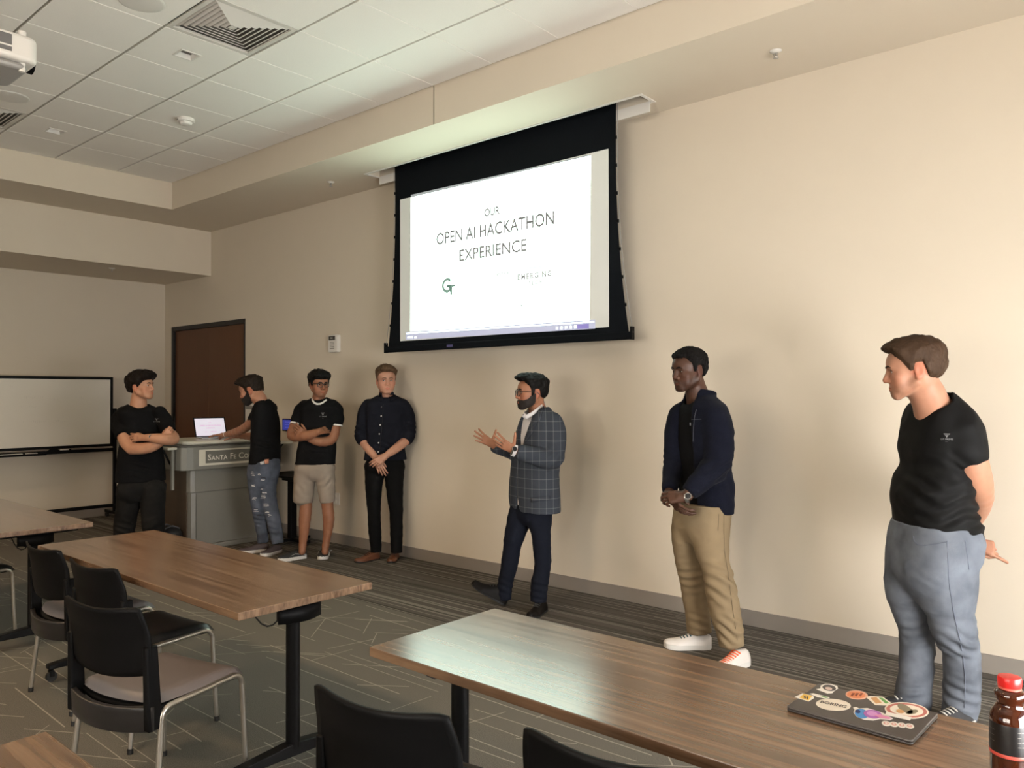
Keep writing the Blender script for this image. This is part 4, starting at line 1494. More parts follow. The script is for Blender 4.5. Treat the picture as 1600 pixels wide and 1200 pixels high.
def loft(sec, capb=True, capt=True):
    """sec rows: z, cx, cy, a, b, yaw(x,y of body right), n ; horizontal superellipse sections"""
    sec = sorted(sec, key=lambda r: r[0])
    A = np.array([[r[1], r[2], r[3], r[4], r[5][0], r[5][1], r[6]] for r in sec], float)
    zz = np.array([r[0] for r in sec], float)
    T, V = catmull(zz, A, 160)
    z0, z1 = zz[0], zz[-1]
    rm = A[:, 2:4].max()
    lo = np.array([A[:, 0].min() - rm, A[:, 1].min() - rm, z0])
    hi = np.array([A[:, 0].max() + rm, A[:, 1].max() + rm, z1])

    def fn(X, Y, Z):
        g = [np.interp(Z, T, V[:, k]).astype(f4) for k in range(7)]
        rx, ry = g[4], g[5]
        nn = np.sqrt(rx * rx + ry * ry)
        rx, ry = rx / nn, ry / nn
        px, py = X - g[0], Y - g[1]
        lx = px * rx + py * ry
        ly = -px * ry + py * rx
        n = g[6]
        q = (np.abs(lx / g[2]) ** n + np.abs(ly / g[3]) ** n + 1e-9) ** (1 / n)
        d = (q - 1) * np.minimum(g[2], g[3])
        if capb:
            d = np.maximum(d, z0 - Z)
        if capt:
            d = np.maximum(d, Z - z1)
        return d
    return fn, lo, hi


def inset(prim, t):
    fn, lo, hi = prim
    return (lambda X, Y, Z: fn(X, Y, Z) + t), lo, hi


_rs = np.random.RandomState(3)
_LAT = _rs.rand(32, 32, 32)


def vnoise(P, f, seed=0):
    q = P * f + seed * 7.31
    i = np.floor(q).astype(int)
    t = q - i
    t = t * t * (3 - 2 * t)
    o = np.zeros(len(P))
    for dx in (0, 1):
        for dy in (0, 1):
            for dz in (0, 1):
                w = (t[:, 0] if dx else 1 - t[:, 0]) * (t[:, 1] if dy else 1 - t[:, 1]) * (t[:, 2] if dz else 1 - t[:, 2])
                o += w * _LAT[(i[:, 0] + dx) % 32, (i[:, 1] + dy) % 32, (i[:, 2] + dz) % 32]
    return o * 2 - 1


def vnormals(V, F):
    a = V[F[:, 2]] - V[F[:, 0]]
    b = V[F[:, 3]] - V[F[:, 1]]
    n = np.cross(a, b)
    N = np.zeros_like(V)
    for k in range(4):
        for c in range(3):
            N[:, c] += np.bincount(F[:, k], n[:, c], len(V))
    return N / (np.linalg.norm(N, axis=1)[:, None] + 1e-12)


def np_mesh(name, V, F, cols=None):
    me = bpy.data.meshes.new(name)
    me.vertices.add(len(V))
    me.vertices.foreach_set('co', np.ascontiguousarray(V, dtype=f4).ravel())
    me.loops.add(F.size)
    me.loops.foreach_set('vertex_index', np.ascontiguousarray(F, dtype=np.int32).ravel())
    me.polygons.add(len(F))
    me.polygons.foreach_set('loop_start', np.arange(0, F.size, 4, dtype=np.int32))
    me.update(calc_edges=True)
    me.shade_smooth()
    if cols is not None:
        at = me.color_attributes.new('tint', 'FLOAT_COLOR', 'POINT')
        at.data.foreach_set('color', np.ascontiguousarray(np.hstack([cols, np.ones((len(V), 1))]), dtype=f4).ravel())
    return me


def skin_mat(name, rough=0.48):
    m = bpy.data.materials.new(name)
    m.use_nodes = True
    nt = m.node_tree
    b = nt.nodes['Principled BSDF']
    at = nt.nodes.new('ShaderNodeVertexColor')
    at.layer_name = 'tint'
    tc = nt.nodes.new('ShaderNodeTexCoord')
    n = nt.nodes.new('ShaderNodeTexNoise')
    n.inputs['Scale'].default_value = 38
    n.inputs['Detail'].default_value = 4
    nt.links.new(tc.outputs['Object'], n.inputs['Vector'])
    mr = nt.nodes.new('ShaderNodeMapRange')
    mr.inputs['To Min'].default_value = 0.90
    mr.inputs['To Max'].default_value = 1.10
    nt.links.new(n.outputs['Fac'], mr.inputs['Value'])
    mul = nt.nodes.new('ShaderNodeVectorMath')
    mul.operation = 'SCALE'
    nt.links.new(at.outputs['Color'], mul.inputs[0])
    nt.links.new(mr.outputs[0], mul.inputs['Scale'])
    nt.links.new(mul.outputs[0], b.inputs['Base Color'])
    b.inputs['Roughness'].default_value = rough
    b.inputs['Subsurface Weight'].default_value = 0.08
    b.inputs['Subsurface Radius'].default_value = (0.012, 0.005, 0.003)
    b.inputs['Subsurface Scale'].default_value = 0.5
    b.inputs['Specular IOR Level'].default_value = 0.28
    n2 = nt.nodes.new('ShaderNodeTexNoise')
    n2.inputs['Scale'].default_value = 420
    nt.links.new(tc.outputs['Object'], n2.inputs['Vector'])
    bp = nt.nodes.new('ShaderNodeBump')
    bp.inputs['Strength'].default_value = 0.10
    bp.inputs['Distance'].default_value = 0.002
    nt.links.new(n2.outputs['Fac'], bp.inputs['Height'])
    nt.links.new(bp.outputs[0], b.inputs['Normal'])
    return m


M_SKIN = skin_mat('skin')
M_EYEW = mat('eye_white', (0.62, 0.58, 0.54), 0.25)
M_IRISD = mat('iris_dark', (0.020, 0.012, 0.008), 0.15)
M_IRISB = mat('iris_grey', (0.07, 0.07, 0.065), 0.15)


def hair_mat(name, col, rough=0.5):
    return mat(name, col, max(rough, 0.62), noise=0.35, nscale=60, bump=0.7, bscale=170, stretch=(1, 1, 0.35), spec=0.14)


def cloth_mat(name, col, noise=0.08, rough=0.85, bscale=700, bump=0.35, nscale=14):
    return mat(name, col, rough, noise=noise, nscale=nscale, bump=bump, bscale=bscale, spec=0.12)


class Person:
    def __init__(s, label, foot):
        s.base = onZ(*foot)
        s.d0 = (s.base - CAM).dot(_F)
        s.B = nv(s.base)
        s.root = thing('person', label, 'person', s.base, 0, 'people standing along the front wall')
        h = Vector((s.base.x, s.base.y, 0)).normalized()       # horizontal view direction to this person
        s.F = nv(h)
        s.R = np.array([h.y, -h.x, 0.0])
        s.fine = []
        s.ops = []                # skin primitives
        s.tints = []

    def P(s, u, v, dd=0.0):
        return nv(atD(u, v, s.d0 + dd))

    def px(s, r, dd=0.0):
        return r * (s.d0 + dd) / FPX

    def fwd(s, psi):
        p = math.radians(psi)
        return -s.F * math.cos(p) - s.R * math.sin(p)

    def right(s, psi):
        p = math.radians(psi)
        return -s.R * math.cos(p) + s.F * math.sin(p)

    def rows(s, rows, psi, ratio=0.62, n=2.4, dd=0.0, grow=0.0):
        """silhouette rows (v, uL, uR[, dd, psi, ratio, n]) -> loft sections"""
        out = []
        for r in rows:
            v, a, b = r[:3]
            d_ = r[3] if len(r) > 3 and r[3] is not None else dd
            ps = r[4] if len(r) > 4 and r[4] is not None else psi
            ra = r[5] if len(r) > 5 and r[5] is not None else ratio
            n_ = r[6] if len(r) > 6 else n
            c = s.P((a + b) / 2, v, d_)
            e = s.px((b - a) / 2, d_) + grow
            p = math.radians(ps)
            w_ = n_ / (n_ - 1)                       # exponent of the dual curve: gives the projected half width
            A = e / (abs(math.cos(p)) ** w_ + abs(ra * math.sin(p)) ** w_) ** (1 / w_)
            rt = s.right(ps)
            out.append((c[2], c[0], c[1], A, A * ra, (rt[0], rt[1]), n_))
        return out

    def limb(s, keys, grow=0.0):
        """keys (u, v, half width px, dd) -> points, radii"""
        return [s.P(k[0], k[1], k[3]) for k in keys], [s.px(k[2], k[3]) + grow for k in keys]

    def skin(s, prim, k=0.012, op='u'):
        s.ops.append((prim, k, op))

    def skin_chain(s, pts, rad, k=0.014, side=None, q=1.0):
        for i in range(len(pts) - 1):
            s.skin(cone(pts[i], pts[i + 1], rad[i], rad[i + 1], side, q), k)

    def obj(s, name, me, m, parent=None, **kw):
        me.transform(Matrix.Translation(-s.base))
        return obj(name, me, m, parent or s.root, **kw)

    def mb(s, name, mb_, m, parent=None, smooth=50, **kw):
        return s.obj(name, mb_.mesh(name, smooth), m, parent, **kw)

    # ---- hands
    def hand(s, W, d, n, side, size=1.0, curl=(20, 25, 20), spread=6, thumb=(35, 20), fr=1.0, curls=None, h=0.0030):
        """W wrist, d direction of the fingers, n direction the palm faces, side +1 right hand / -1 left hand"""
        W, d = np.asarray(W, float), unit(d)
        n = unit(np.asarray(n, float) - d * np.dot(n, d))
        t = np.cross(d, n) * side                  # towards the thumb
        S = size
        kn = []
        offs = (0.030, 0.010, -0.011, -0.030)
        lens = (0.044, 0.049, 0.045, 0.034)
        reach = (0.088, 0.091, 0.086, 0.077)
        rads = (0.0092, 0.0094, 0.0089, 0.0079)
        for i in range(4):
            b0 = W + t * offs[i] * 0.55 * S + d * 0.012 * S
            k0 = W + t * offs[i] * S + d * reach[i] * S - n * 0.004 * S
            s.skin(cone(b0, k0, 0.0145 * S, 0.0125 * S, n, 0.9), 0.012 * S)
            kn.append(k0)
        s.skin(cone(W - d * 0.02 * S, W + d * 0.025 * S, 0.024 * S, 0.026 * S, t, 1.12), 0.015)
        pts = [W]
        for i in range(4):
            c = curls[i] if curls else curl
            a = 0.0
            p = kn[i]
            sp = math.radians((1.5 - i) * spread)
            dd_ = unit(d * math.cos(sp) + t * math.sin(sp))
            L = lens[i] * S
            r = rads[i] * S * fr
            for j, lf in enumerate((1.0, 0.62, 0.50)):
                a += math.radians(c[j])
                dr = dd_ * math.cos(a) + n * math.sin(a)
                p2 = p + dr * L * lf
                s.skin(cone(p, p2, r * (1.06 - 0.08 * j), r * (0.98 - 0.08 * j)), 0.004)
                p = p2
            pts.append(p)
        # thumb leaves the side of the palm near its base
        b0 = W + d * 0.016 * S + t * 0.020 * S + n * 0.006 * S
        ta, tb = math.radians(thumb[0]), math.radians(thumb[1])
        d1 = unit(d * math.cos(ta) + t * math.sin(ta) + n * 0.35)
        p1 = b0 + d1 * 0.046 * S
        d2 = unit(d * math.cos(ta - tb) + t * math.sin(ta - tb) + n * 0.35)
        p2 = p1 + d2 * 0.034 * S
        d3 = unit(d * math.cos(ta - 1.6 * tb) + t * math.sin(ta - 1.6 * tb) + n * 0.3)
        p3 = p2 + d3 * 0.026 * S
        s.skin(cone(b0, p1, 0.0165 * S, 0.0125 * S), 0.012 * S)
        s.skin(cone(p1, p2, 0.0112 * S, 0.0105 * S), 0.004)
        s.skin(cone(p2, p3, 0.0105 * S, 0.0085 * S), 0.004)
        pts += [p1, p2, p3]
        lo, hi = box_of(pts + kn, 0.02)
        s.fine.append((lo, hi, h * 1.15))
        s.tints.append((W + d * 0.12 * S, 0.07 * S, 1.06))

    # ---- head
    def head(s, c, scale, psi, pitch=0.0, roll=0.0, tint=(0.5, 0.3, 0.2), lip=None, h=0.0026, nose=1.0, jaw=1.0, brow_m=None,
             iris=None, eyes=True, mouth_open=0.0, gaze=0.0, beard=None, brow_th=1.0, lidz=1.0):
        s.hc, s.hs = np.asarray(c, float), scale
        f, r = s.fwd(psi), s.right(psi)
        z = np.array([0, 0, 1.0])
        p = math.radians(pitch)
        f2 = f * math.cos(p) + z * math.sin(p)
        u2 = z * math.cos(p) - f * math.sin(p)
        q = math.radians(roll)
        r2_, u3 = r * math.cos(q) + u2 * math.sin(q), u2 * math.cos(q) - r * math.sin(q)
        s.hR = np.stack([r2_, f2, u3], 1)
        s.tint = np.array(tint)
        G = lambda x, y, z_: s.hc + s.hR @ (np.array([x, y, z_]) * scale)
        k = scale
        ops = []
        E = lambda x, y, z_, a, b, c_, kk=0.02, op='u': ops.append((ellipsoid(G(x, y, z_), np.array([a, b, c_]) * k, s.hR), kk * k, op))
        C = lambda A, B, ra, rb, kk=0.012, op='u', side=None, q_=1.0: ops.append((cone(G(*A), G(*B), ra * k, rb * k, None if side is None else s.hR @ np.array(side), q_), kk * k, op))
        E(0, -0.012, 0.034, 0.075, 0.097, 0.084)
        E(0, 0.030, -0.015, 0.062 , 0.062, 0.080, 0.03)
        E(0, 0.022, 0.045, 0.066, 0.070, 0.052, 0.03)                      # forehead
        for sx in (-1, 1):
            C((sx * 0.057 * jaw, -0.004, -0.045), (sx * 0.020 * jaw, 0.066, -0.092), 0.018, 0.016, 0.025)
            E(sx * 0.043, 0.058, -0.022, 0.024, 0.022, 0.020, 0.02)         # cheek bone
            E(sx * 0.036, 0.055, -0.055, 0.024, 0.022, 0.026, 0.02)
        E(0, 0.072, -0.090, 0.024 * jaw, 0.018, 0.018, 0.02)                # chin
        E(0, 0.078, -0.058, 0.026, 0.016, 0.022, 0.02)                      # muzzle
        C((-0.034, 0.078, 0.024), (0.034, 0.078, 0.024), 0.0115, 0.0115, 0.014)
        for sx in (-1, 1):
            E(sx * 0.031, 0.098, 0.004, 0.017, 0.016, 0.0115, 0.010, 's')   # socket
        ny_ = 0.090 + 0.014 * nose
        C((0, 0.087, 0.018), (0, ny_ - 0.002, -0.022), 0.0088, 0.0120, 0.010)
        E(0, ny_, -0.0285, 0.0130, 0.0125, 0.0110, 0.006)
        for sx in (-1, 1):
            E(sx * 0.0135, 0.0945, -0.0325, 0.0090, 0.0105, 0.0080, 0.006)
            E(sx * 0.0075, ny_ - 0.002, -0.0410, 0.0036, 0.005, 0.003, 0.002, 's')
        # lips
        E(0, 0.0900, -0.0590, 0.022, 0.0080, 0.0050, 0.005)
        E(0, 0.0892, -0.0695, 0.019, 0.0080, 0.0058, 0.005)
        C((-0.021, 0.0915, -0.0640), (0.021, 0.0915, -0.0640), 0.0016 + mouth_open, 0.0016 + mouth_open, 0.003, 's')
        E(0, 0.099, -0.048, 0.005, 0.004, 0.007, 0.006, 's')
        # eyelids round the eyeballs
        for sx in (-1, 1):
            E(sx * 0.031, 0.0735, 0.0045, 0.0150, 0.0148, 0.0145, 0.004)
            if eyes:
                E(sx * 0.031, 0.0900, 0.0040, 0.0135, 0.0135, 0.0050 * lidz, 0.0015, 's')
        # ears
        for sx in (-1, 1):
            E(sx * 0.077, -0.014, -0.002, 0.0075, 0.019, 0.031, 0.006)
            E(sx * 0.0845, -0.013, 0.002, 0.0045, 0.012, 0.020, 0.003, 's')
            E(sx * 0.076, -0.008, -0.026, 0.006, 0.009, 0.010, 0.005)
        s.headops = ops
        for o_ in ops:
            s.ops.append(o_)
        e = np.abs(s.hR) @ np.array([0.095, 0.125, 0.13]) * k
        s.fine.append((s.hc - e, s.hc + e, h * 1.2))
        s.G = G
        # colour zones: lips, cheeks, stubble
        lp = lip if lip is not None else np.array([1.05, 0.72, 0.68])
        s.lip = np.array(lp)
        s.zones = [(G(0.045, 0.08, -0.03), 0.026 * k, 0.02 * k, np.array([1.05, 0.95, 0.94])),
                   (G(-0.045, 0.08, -0.03), 0.026 * k, 0.02 * k, np.array([1.05, 0.95, 0.94])), (G(0, 0.118, -0.03), 0.014 * k, 0.015 * k, np.array([1.06, 0.94, 0.92])),
                   (G(0.08, -0.014, 0), 0.03 * k, 0.01 * k, np.array([1.10, 0.84, 0.80])), (G(-0.08, -0.014, 0), 0.03 * k, 0.01 * k, np.array([1.10, 0.84, 0.80]))]
        s.beard = beard
        if eyes:
            for sx in (-1, 1):
                ey = G(sx * 0.031, 0.0735, 0.0045)
                m_ = MB().lathe([(0.0126 * k * math.sin(a), -0.0126 * k * math.cos(a)) for a in np.linspace(0.02, PI - 0.02, 14)], 18)
                eo = s.mb('eye', MB().add([Vector(q_) + Vector(ey) for q_ in m_.v], m_.f), M_EYEW, smooth=80)
                g_ = math.radians(gaze)
                gd = s.hR @ np.array([math.sin(g_), math.cos(g_), 0.0])
                Mx = Matrix.Translation(Vector(ey)) @ Vector(gd).to_track_quat('Z', 'Y').to_matrix().to_4x4()
                ir = MB().lathe([(0.0001, 0.0130 * k), (0.003 * k, 0.01295 * k), (0.0060 * k, 0.0117 * k), (0.0062 * k, 0.0112 * k)], 18, Mx)
                s.mb('iris', ir, iris or M_IRISD, eo, smooth=80)
                lp_ = []
                for a in np.linspace(0.25, PI - 0.25, 9):
                    x_, z_ = 0.0138 * math.cos(a), 0.0054 * lidz * math.sin(a)
                    lp_.append(G(sx * 0.031 + x_, 0.0735 + math.sqrt(max(1e-8, 0.0152 ** 2 - x_ * x_ - z_ * z_)), 0.0042 + z_))
                s.mb('eyelash', MB().tube(lp_, 0.0011 * k, 6), M_IRISD, smooth=80)
        s.brow = (brow_m, brow_th)

    def local(s, X, Y, Z):
        px_, py_, pz_ = X - s.hc[0], Y - s.hc[1], Z - s.hc[2]
        return [(px_ * s.hR[0, i] + py_ * s.hR[1, i] + pz_ * s.hR[2, i]) / s.hs for i in range(3)]

    def hair(s, m, top=0.022, sides=0.008, line=None, extra=(), h=0.0032, wav=0.004, wf=60, front=0.0, name='hair', curls=0, curl_r=0.016, seed=1, region=None):
        """hair shell over the skull, cut by a hairline z(y) in head space"""
        e = np.abs(s.hR) @ np.array([0.125, 0.150, 0.165]) * s.hs
        F_ = Fld(s.hc - e, s.hc + e, h)
        for prim, k, op in s.headops[:3]:
            F_.add(prim, k, op)
        X, Y, Z = F_.ax[0][:, None, None], F_.ax[1][None, :, None], F_.ax[2][None, None, :]
        # evaluate the skull everywhere in this small field
        v = None
        for prim, k, op in s.headops[:3]:
            b = prim[0](X, Y, Z)
            if v is None:
                v = b
            else:
                hh = np.clip(0.5 + 0.5 * (b - v) / k, 0, 1)
                v = b + (v - b) * hh - k * hh * (1 - hh)
        lx, ly, lz = s.local(X, Y, Z)
        lz_ = lz - 0.25 * 0
        up = np.clip((lz - 0.035) / 0.07, 0, 1)
        up = up * up * (3 - 2 * up)
        fr = np.clip((ly - 0.02) / 0.07, 0, 1)
        th = sides + (top - sides) * up + front * fr * up
        nz = np.sin(lx * wf * 1.7 + np.sin(lz * wf) * 1.2) * np.sin(ly * wf * 1.3 + lz * wf * 0.6) * wav
        line = line or ((-0.12, -0.050), (-0.06, -0.046), (-0.040, -0.010), (-0.030, 0.030), (0.004, 0.034), (0.010, -0.006), (0.026, -0.004), (0.036, 0.036), (0.055, 0.062), (0.075, 0.078), (0.14, 0.082))
        ys, zs = zip(*line)
        tap = np.clip((lz - np.interp(ly, ys, zs)) / 0.028, 0, 1)
        tap = 0.28 + 0.72 * tap * (2 - tap)
        v = v - (th + nz) * tap * s.hs
        for (x, y, z_, a, b, c_) in extra:
            pr = ellipsoid(s.G(x, y, z_), np.array([a, b, c_]) * s.hs, s.hR)
            b2 = pr[0](X, Y, Z)
            hh = np.clip(0.5 + 0.5 * (b2 - v) / 0.012, 0, 1)
            v = b2 + (v - b2) * hh - 0.012 * hh * (1 - hh)
        if curls:
            rr = np.random.RandomState(seed)
            for _ in range(curls):
                a_, b_ = rr.uniform(-PI, PI), rr.uniform(0.05, 1.45)
                dx, dy, dz = math.sin(a_) * math.cos(b_), math.cos(a_) * math.cos(b_), math.sin(b_)
                q_ = (0.080 * dx, -0.012 + 0.104 * dy, 0.036 + 0.098 * dz)
                if dy > 0.55 and q_[2] < 0.072:
                    continue
                pr = ellipsoid(s.G(*q_), np.array([1, 1, 1]) * curl_r * rr.uniform(0.7, 1.25) * s.hs, None)
                sl, XX, YY, ZZ = F_.sub(pr[1] - 0.012, pr[2] + 0.012)
                b2 = pr[0](XX, YY, ZZ)
                vv = v[sl]
                hh = np.clip(0.5 + 0.5 * (b2 - vv) / 0.006, 0, 1)
                v[sl] = b2 + (vv - b2) * hh - 0.006 * hh * (1 - hh)
        reg = (np.interp(ly, ys, zs) - lz) * s.hs
        reg = reg + np.sin(ly * 310 + lx * 170) * 0.0014
        v = np.maximum(v, reg)
        if region is not None:
            v = np.maximum(v, region(lx, ly, lz) * s.hs)
        F_.v = v.astype(f4)
        V, Fc = F_.mesh(1)
        N = vnormals(V, Fc)
        Vl = (V - s.hc) @ s.hR
        g = vnoise(Vl * np.array([1.0, 0.35, 0.35]), 240, seed) * 0.0016 + vnoise(Vl * np.array([1.0, 0.3, 0.3]), 110, seed + 1) * 0.0022
        V = V + N * g[:, None]
        return s.obj(name, np_mesh(name, V, Fc), m)

    def beard_mesh(s, m, th=0.005, zt=-0.030, name='beard'):
        """beard: the jaw surface pushed out, kept below a line and clear of the lips"""
        e = np.abs(s.hR) @ np.array([0.10, 0.125, 0.13]) * s.hs
        F_ = Fld(s.hc - e, s.hc + e, 0.0028)
        for prim, k, op in s.headops:
            F_.add(prim, k, op)
        X, Y, Z = F_.ax[0][:, None, None], F_.ax[1][None, :, None], F_.ax[2][None, None, :]
        lx, ly, lz = s.local(X, Y, Z)
        v = F_.v - th * s.hs
        # upper limit falls from the ear to the mouth corner, moustache over the lip
        lim = np.interp(ly, (-0.02, 0.01, 0.045, 0.075, 0.090, 0.12), (0.004, 0.0, -0.036, -0.048, -0.046, -0.046))
        v = np.maximum(v, (lz - lim) * s.hs)
        v = np.maximum(v, (-0.004 - ly) * s.hs)
        lips = np.sqrt((lx / 0.0205) ** 2 + ((lz + 0.064) / 0.0085) ** 2 + ((ly - 0.098) / 0.03) ** 2) - 1
        v = np.maximum(v, -lips * 0.008 * s.hs)
        F_.v = v.astype(f4)
        V, Fc = F_.mesh(1)
        N = vnormals(V, Fc)
        V = V + N * (vnoise(V, 300, 5) * 0.0007)[:, None]
        return s.obj(name, np_mesh(name, V, Fc), m)

    def body(s, h=0.0045, lo=None, hi=None, pants_z=None):
        """mesh all skin primitives into one continuous body"""
        L = np.min([o_[0][1] for o_ in s.ops], 0) - 0.03
        H = np.max([o_[0][2] for o_ in s.ops], 0) + 0.03
        F_ = Fld(L, H, h * 1.45, s.fine)
        for prim, k, op in s.ops:
            F_.add(prim, k, op)
        V, Fc = F_.mesh(1)
        col = np.tile(s.tint, (len(V), 1))
        for c, r, soft, mul in s.zones:
            d = np.linalg.norm(V - c, axis=1)
            w = np.clip((r + soft - d) / soft, 0, 1)[:, None]
            col = col * (1 - w) + col * mul * w
        l = (V - s.hc) @ s.hR / s.hs
        w = np.clip((1 - np.sqrt((l[:, 0] / 0.0235) ** 2 + ((l[:, 2] + 0.0645) / 0.0105) ** 2)) * 4, 0, 1) * (l[:, 1] > 0.07) * (np.abs(l[:, 1]) < 0.13)
        w = w[:, None]
        col = col * (1 - w) + col * s.lip * w
        if s.beard is not None:
            lim = np.interp(l[:, 1], (-0.02, 0.01, 0.045, 0.075, 0.090, 0.12), (-0.012, -0.012, -0.036, -0.046, -0.046, -0.046))
            w = np.clip((lim - l[:, 2]) / 0.012, 0, 1) * np.clip((l[:, 1] + 0.004) / 0.015, 0, 1) * np.clip((l[:, 2] + 0.125) / 0.012, 0, 1)
            lips = np.sqrt((l[:, 0] / 0.021) ** 2 + ((l[:, 2] + 0.064) / 0.009) ** 2)
            w *= np.clip((lips - 1) * 4, 0, 1) * s.beard[1] * (0.75 + 0.25 * vnoise(V, 160, 2))
            w = w[:, None]
            col = col * (1 - w) + np.array(s.beard[0]) * w
        o = s.obj('body', np_mesh('body', V, Fc, col), M_SKIN)
        s.root_body = o
        bm_, th_ = s.brow
        if bm_ is not None:
            k = s.hs
            bv = BVHTree.FromPolygons([tuple(v) for v in V[np.linalg.norm(V - s.hc, axis=1) < 9]], [tuple(int(i) for i in f_) for f_ in Fc])
            for sx in (-1, 1):
                pts = []
                for x, z_ in ((0.011, 0.0225), (0.018, 0.0255), (0.027, 0.0275), (0.037, 0.0270), (0.048, 0.0215)):
                    o_ = Vector(s.G(sx * x, 0.16, z_))
                    hit = bv.ray_cast(o_, -Vector(s.hR[:, 1]), 0.3)
                    pts.append(hit[0] + Vector(s.hR[:, 1]) * 0.0008 * k if hit[0] is not None else Vector(s.G(sx * x, 0.09, z_)))
                s.mb('eyebrow', MB().tube(pts, [0.0030 * k * th_, 0.0042 * k * th_, 0.0042 * k * th_, 0.0036 * k * th_, 0.0014 * k], 8), bm_, smooth=80)
        return o

    # ---- garments
    def garment(s, name, prims, m, h=0.006, cuts=(), wr=0.004, wf=(9, 9, 16), folds=(), smooth=2, seed=0, label=None):
        """prims (prim, k), cuts (prim, k); folds (centre, radius, amplitude, axis, wavelength)"""
        L = np.min([p[0][1] for p in prims], 0) - 0.03
        H = np.max([p[0][2] for p in prims], 0) + 0.03
        F_ = Fld(L, H, h)
        for pr in prims:
            F_.add(pr[0], pr[1], pr[2] if len(pr) > 2 else 'u')
        for p, k in cuts:
            F_.add(p, k, 's')
        V, Fc = F_.mesh(smooth)
        N = vnormals(V, Fc)
        D = np.zeros(len(V))
        if wr:
            w1 = vnoise(V * np.array(wf), 1.0, seed)
            w2 = vnoise(V * np.array(wf) * 2.1, 1.0, seed + 3)
            D += wr * (0.65 * (1 - 2 * np.abs(w1)) + 0.35 * w2)
        for c, r, amp, ax, wl in folds:
            c = np.asarray(c, float)
            d = np.linalg.norm((V - c), axis=1)
            w = np.clip(1 - d / r, 0, 1)
            w = w * w * (3 - 2 * w)
            ph = (V - c) @ np.asarray(ax, float) / wl * 2 * PI + 2.2 * vnoise(V, 9, seed + 5)
            D += amp * w * np.sin(ph)
        V = V + N * D[:, None]
        s.last = (V, Fc)
        o = s.obj(name, np_mesh(name, V, Fc), m)
        if label:
            o['label'] = label
        return o

    def bvh(s):
        V, Fc = s.last
        return BVHTree.FromPolygons([tuple(v) for v in V], [tuple(int(i) for i in f_) for f_ in Fc])

    def decal(s, name, me, o, x, y, bvh, m, parent, lift=0.002, stick=True):
        """drape a flat mesh (local xy) on to the garment surface, shooting along -z of its frame"""
        M = frame_matrix(o, x, y)
        z = (M.to_3x3() @ Vector((0, 0, 1)))
        bm = bmesh.new()
        bm.from_mesh(me)
        bmesh.ops.triangulate(bm, faces=bm.faces)
        for v in bm.verts:
            p = M @ v.co
            hit = bvh.ray_cast(p + z * 0.25, -z, 0.6)
            v.co = (hit[0] + z * lift) if hit[0] is not None else p
        bm.to_mesh(me)
        bm.free()
        return s.obj(name, me, m, parent)

    # ---- shoes
    def shoe(s, heel, yaw_dir, length, width, m_up, m_sole, pitch=0.0, height=0.085, kind='sneaker', lace=None, m_toe=None, open_top=True, name='shoe'):
        """heel: ground point under the heel; yaw_dir: horizontal direction heel -> toe"""
        y = unit(np.array([yaw_dir[0], yaw_dir[1], 0.0]))
        x = np.cross(y, [0, 0, 1.0])
        p = math.radians(pitch)
        up = np.array([0, 0, 1.0])
        y2 = y * math.cos(p) + up * math.sin(p)
        z2 = up * math.cos(p) - y * math.sin(p)
        M = Matrix(((x[0], y2[0], z2[0], heel[0]), (x[1], y2[1], z2[1], heel[1]), (x[2], y2[2], z2[2], heel[2]), (0, 0, 0, 1)))
        L, Wd, H = length, width, height
        dress = kind == 'dress'
        def outline(t):
            # half width along the foot 0..1
            k = np.interp(t, (0, 0.04, 0.15, 0.35, 0.55, 0.72, 0.88, 0.96, 1.0), (0.0, 0.55, 0.78, 0.74, 0.86, 1.0, (0.74 if dress else 0.84), (0.50 if dress else 0.56), 0.12))
            return float(k) * Wd / 2
        sole_h = 0.014 if dress else 0.030
        ts = [0.0, 0.015, 0.05, 0.12, 0.2, 0.3, 0.4, 0.5, 0.6, 0.7, 0.8, 0.88, 0.94, 0.98, 1.0]
        so = MB()
        ring = [(outline(t), t) for t in ts]
        poly = [(w_, t * L) for w_, t in ring] + [(-w_, t * L) for w_, t in reversed(ring[1:-1])]
        spring = 0.012 if dress else 0.008
        n = len(poly)
        def zs(t):
            return spring * max(0, (t - 0.7) / 0.3) ** 2
        vb = [(a, b, zs(b / L) + (0 if (not dress or b / L < 0.3 or b / L > 0.45) else 0.0)) for a, b in poly]
        vt = [(a * 1.03, b, zs(b / L) + sole_h * (1.0 if b / L < 0.35 or not dress else 0.6)) for a, b in poly]
        so.add(vb + vt, [tuple(reversed(range(n))), tuple(range(n, 2 * n))] + [(i, (i + 1) % n, n + (i + 1) % n, n + i) for i in range(n)], M)
        root = s.mb('sole' if False else name, MB().add(*_upper(L, Wd, H, sole_h * (0.8 if dress else 0.9), outline, zs, dress), M), m_up, smooth=80)
        s.mb('sole', so, m_sole, root, smooth=50)
        if lace is not None:
            lm, nl = lace
            for i in range(nl):
                t = 0.40 + i * 0.062
                hh = H * (1.0 - 0.66 * ((t - 0.30) / 0.6) ** 1.0) * 1.0
                z_ = sole_h * 0.8 + (H - sole_h) * _ridge(t, dress) + 0.003
                w_ = 0.020 + 0.004 * (nl - i) * 0.3
                pts = [(-w_, t * L - 0.004, z_ - 0.006), (-w_ * 0.4, t * L, z_ + 0.001), (w_ * 0.4, t * L, z_ + 0.001), (w_, t * L - 0.004, z_ - 0.006)]
                s.mb('lace', MB().tube([M @ Vector(q_) for q_ in pts], 0.0042, 7), lm, root, smooth=70)
        return root, M


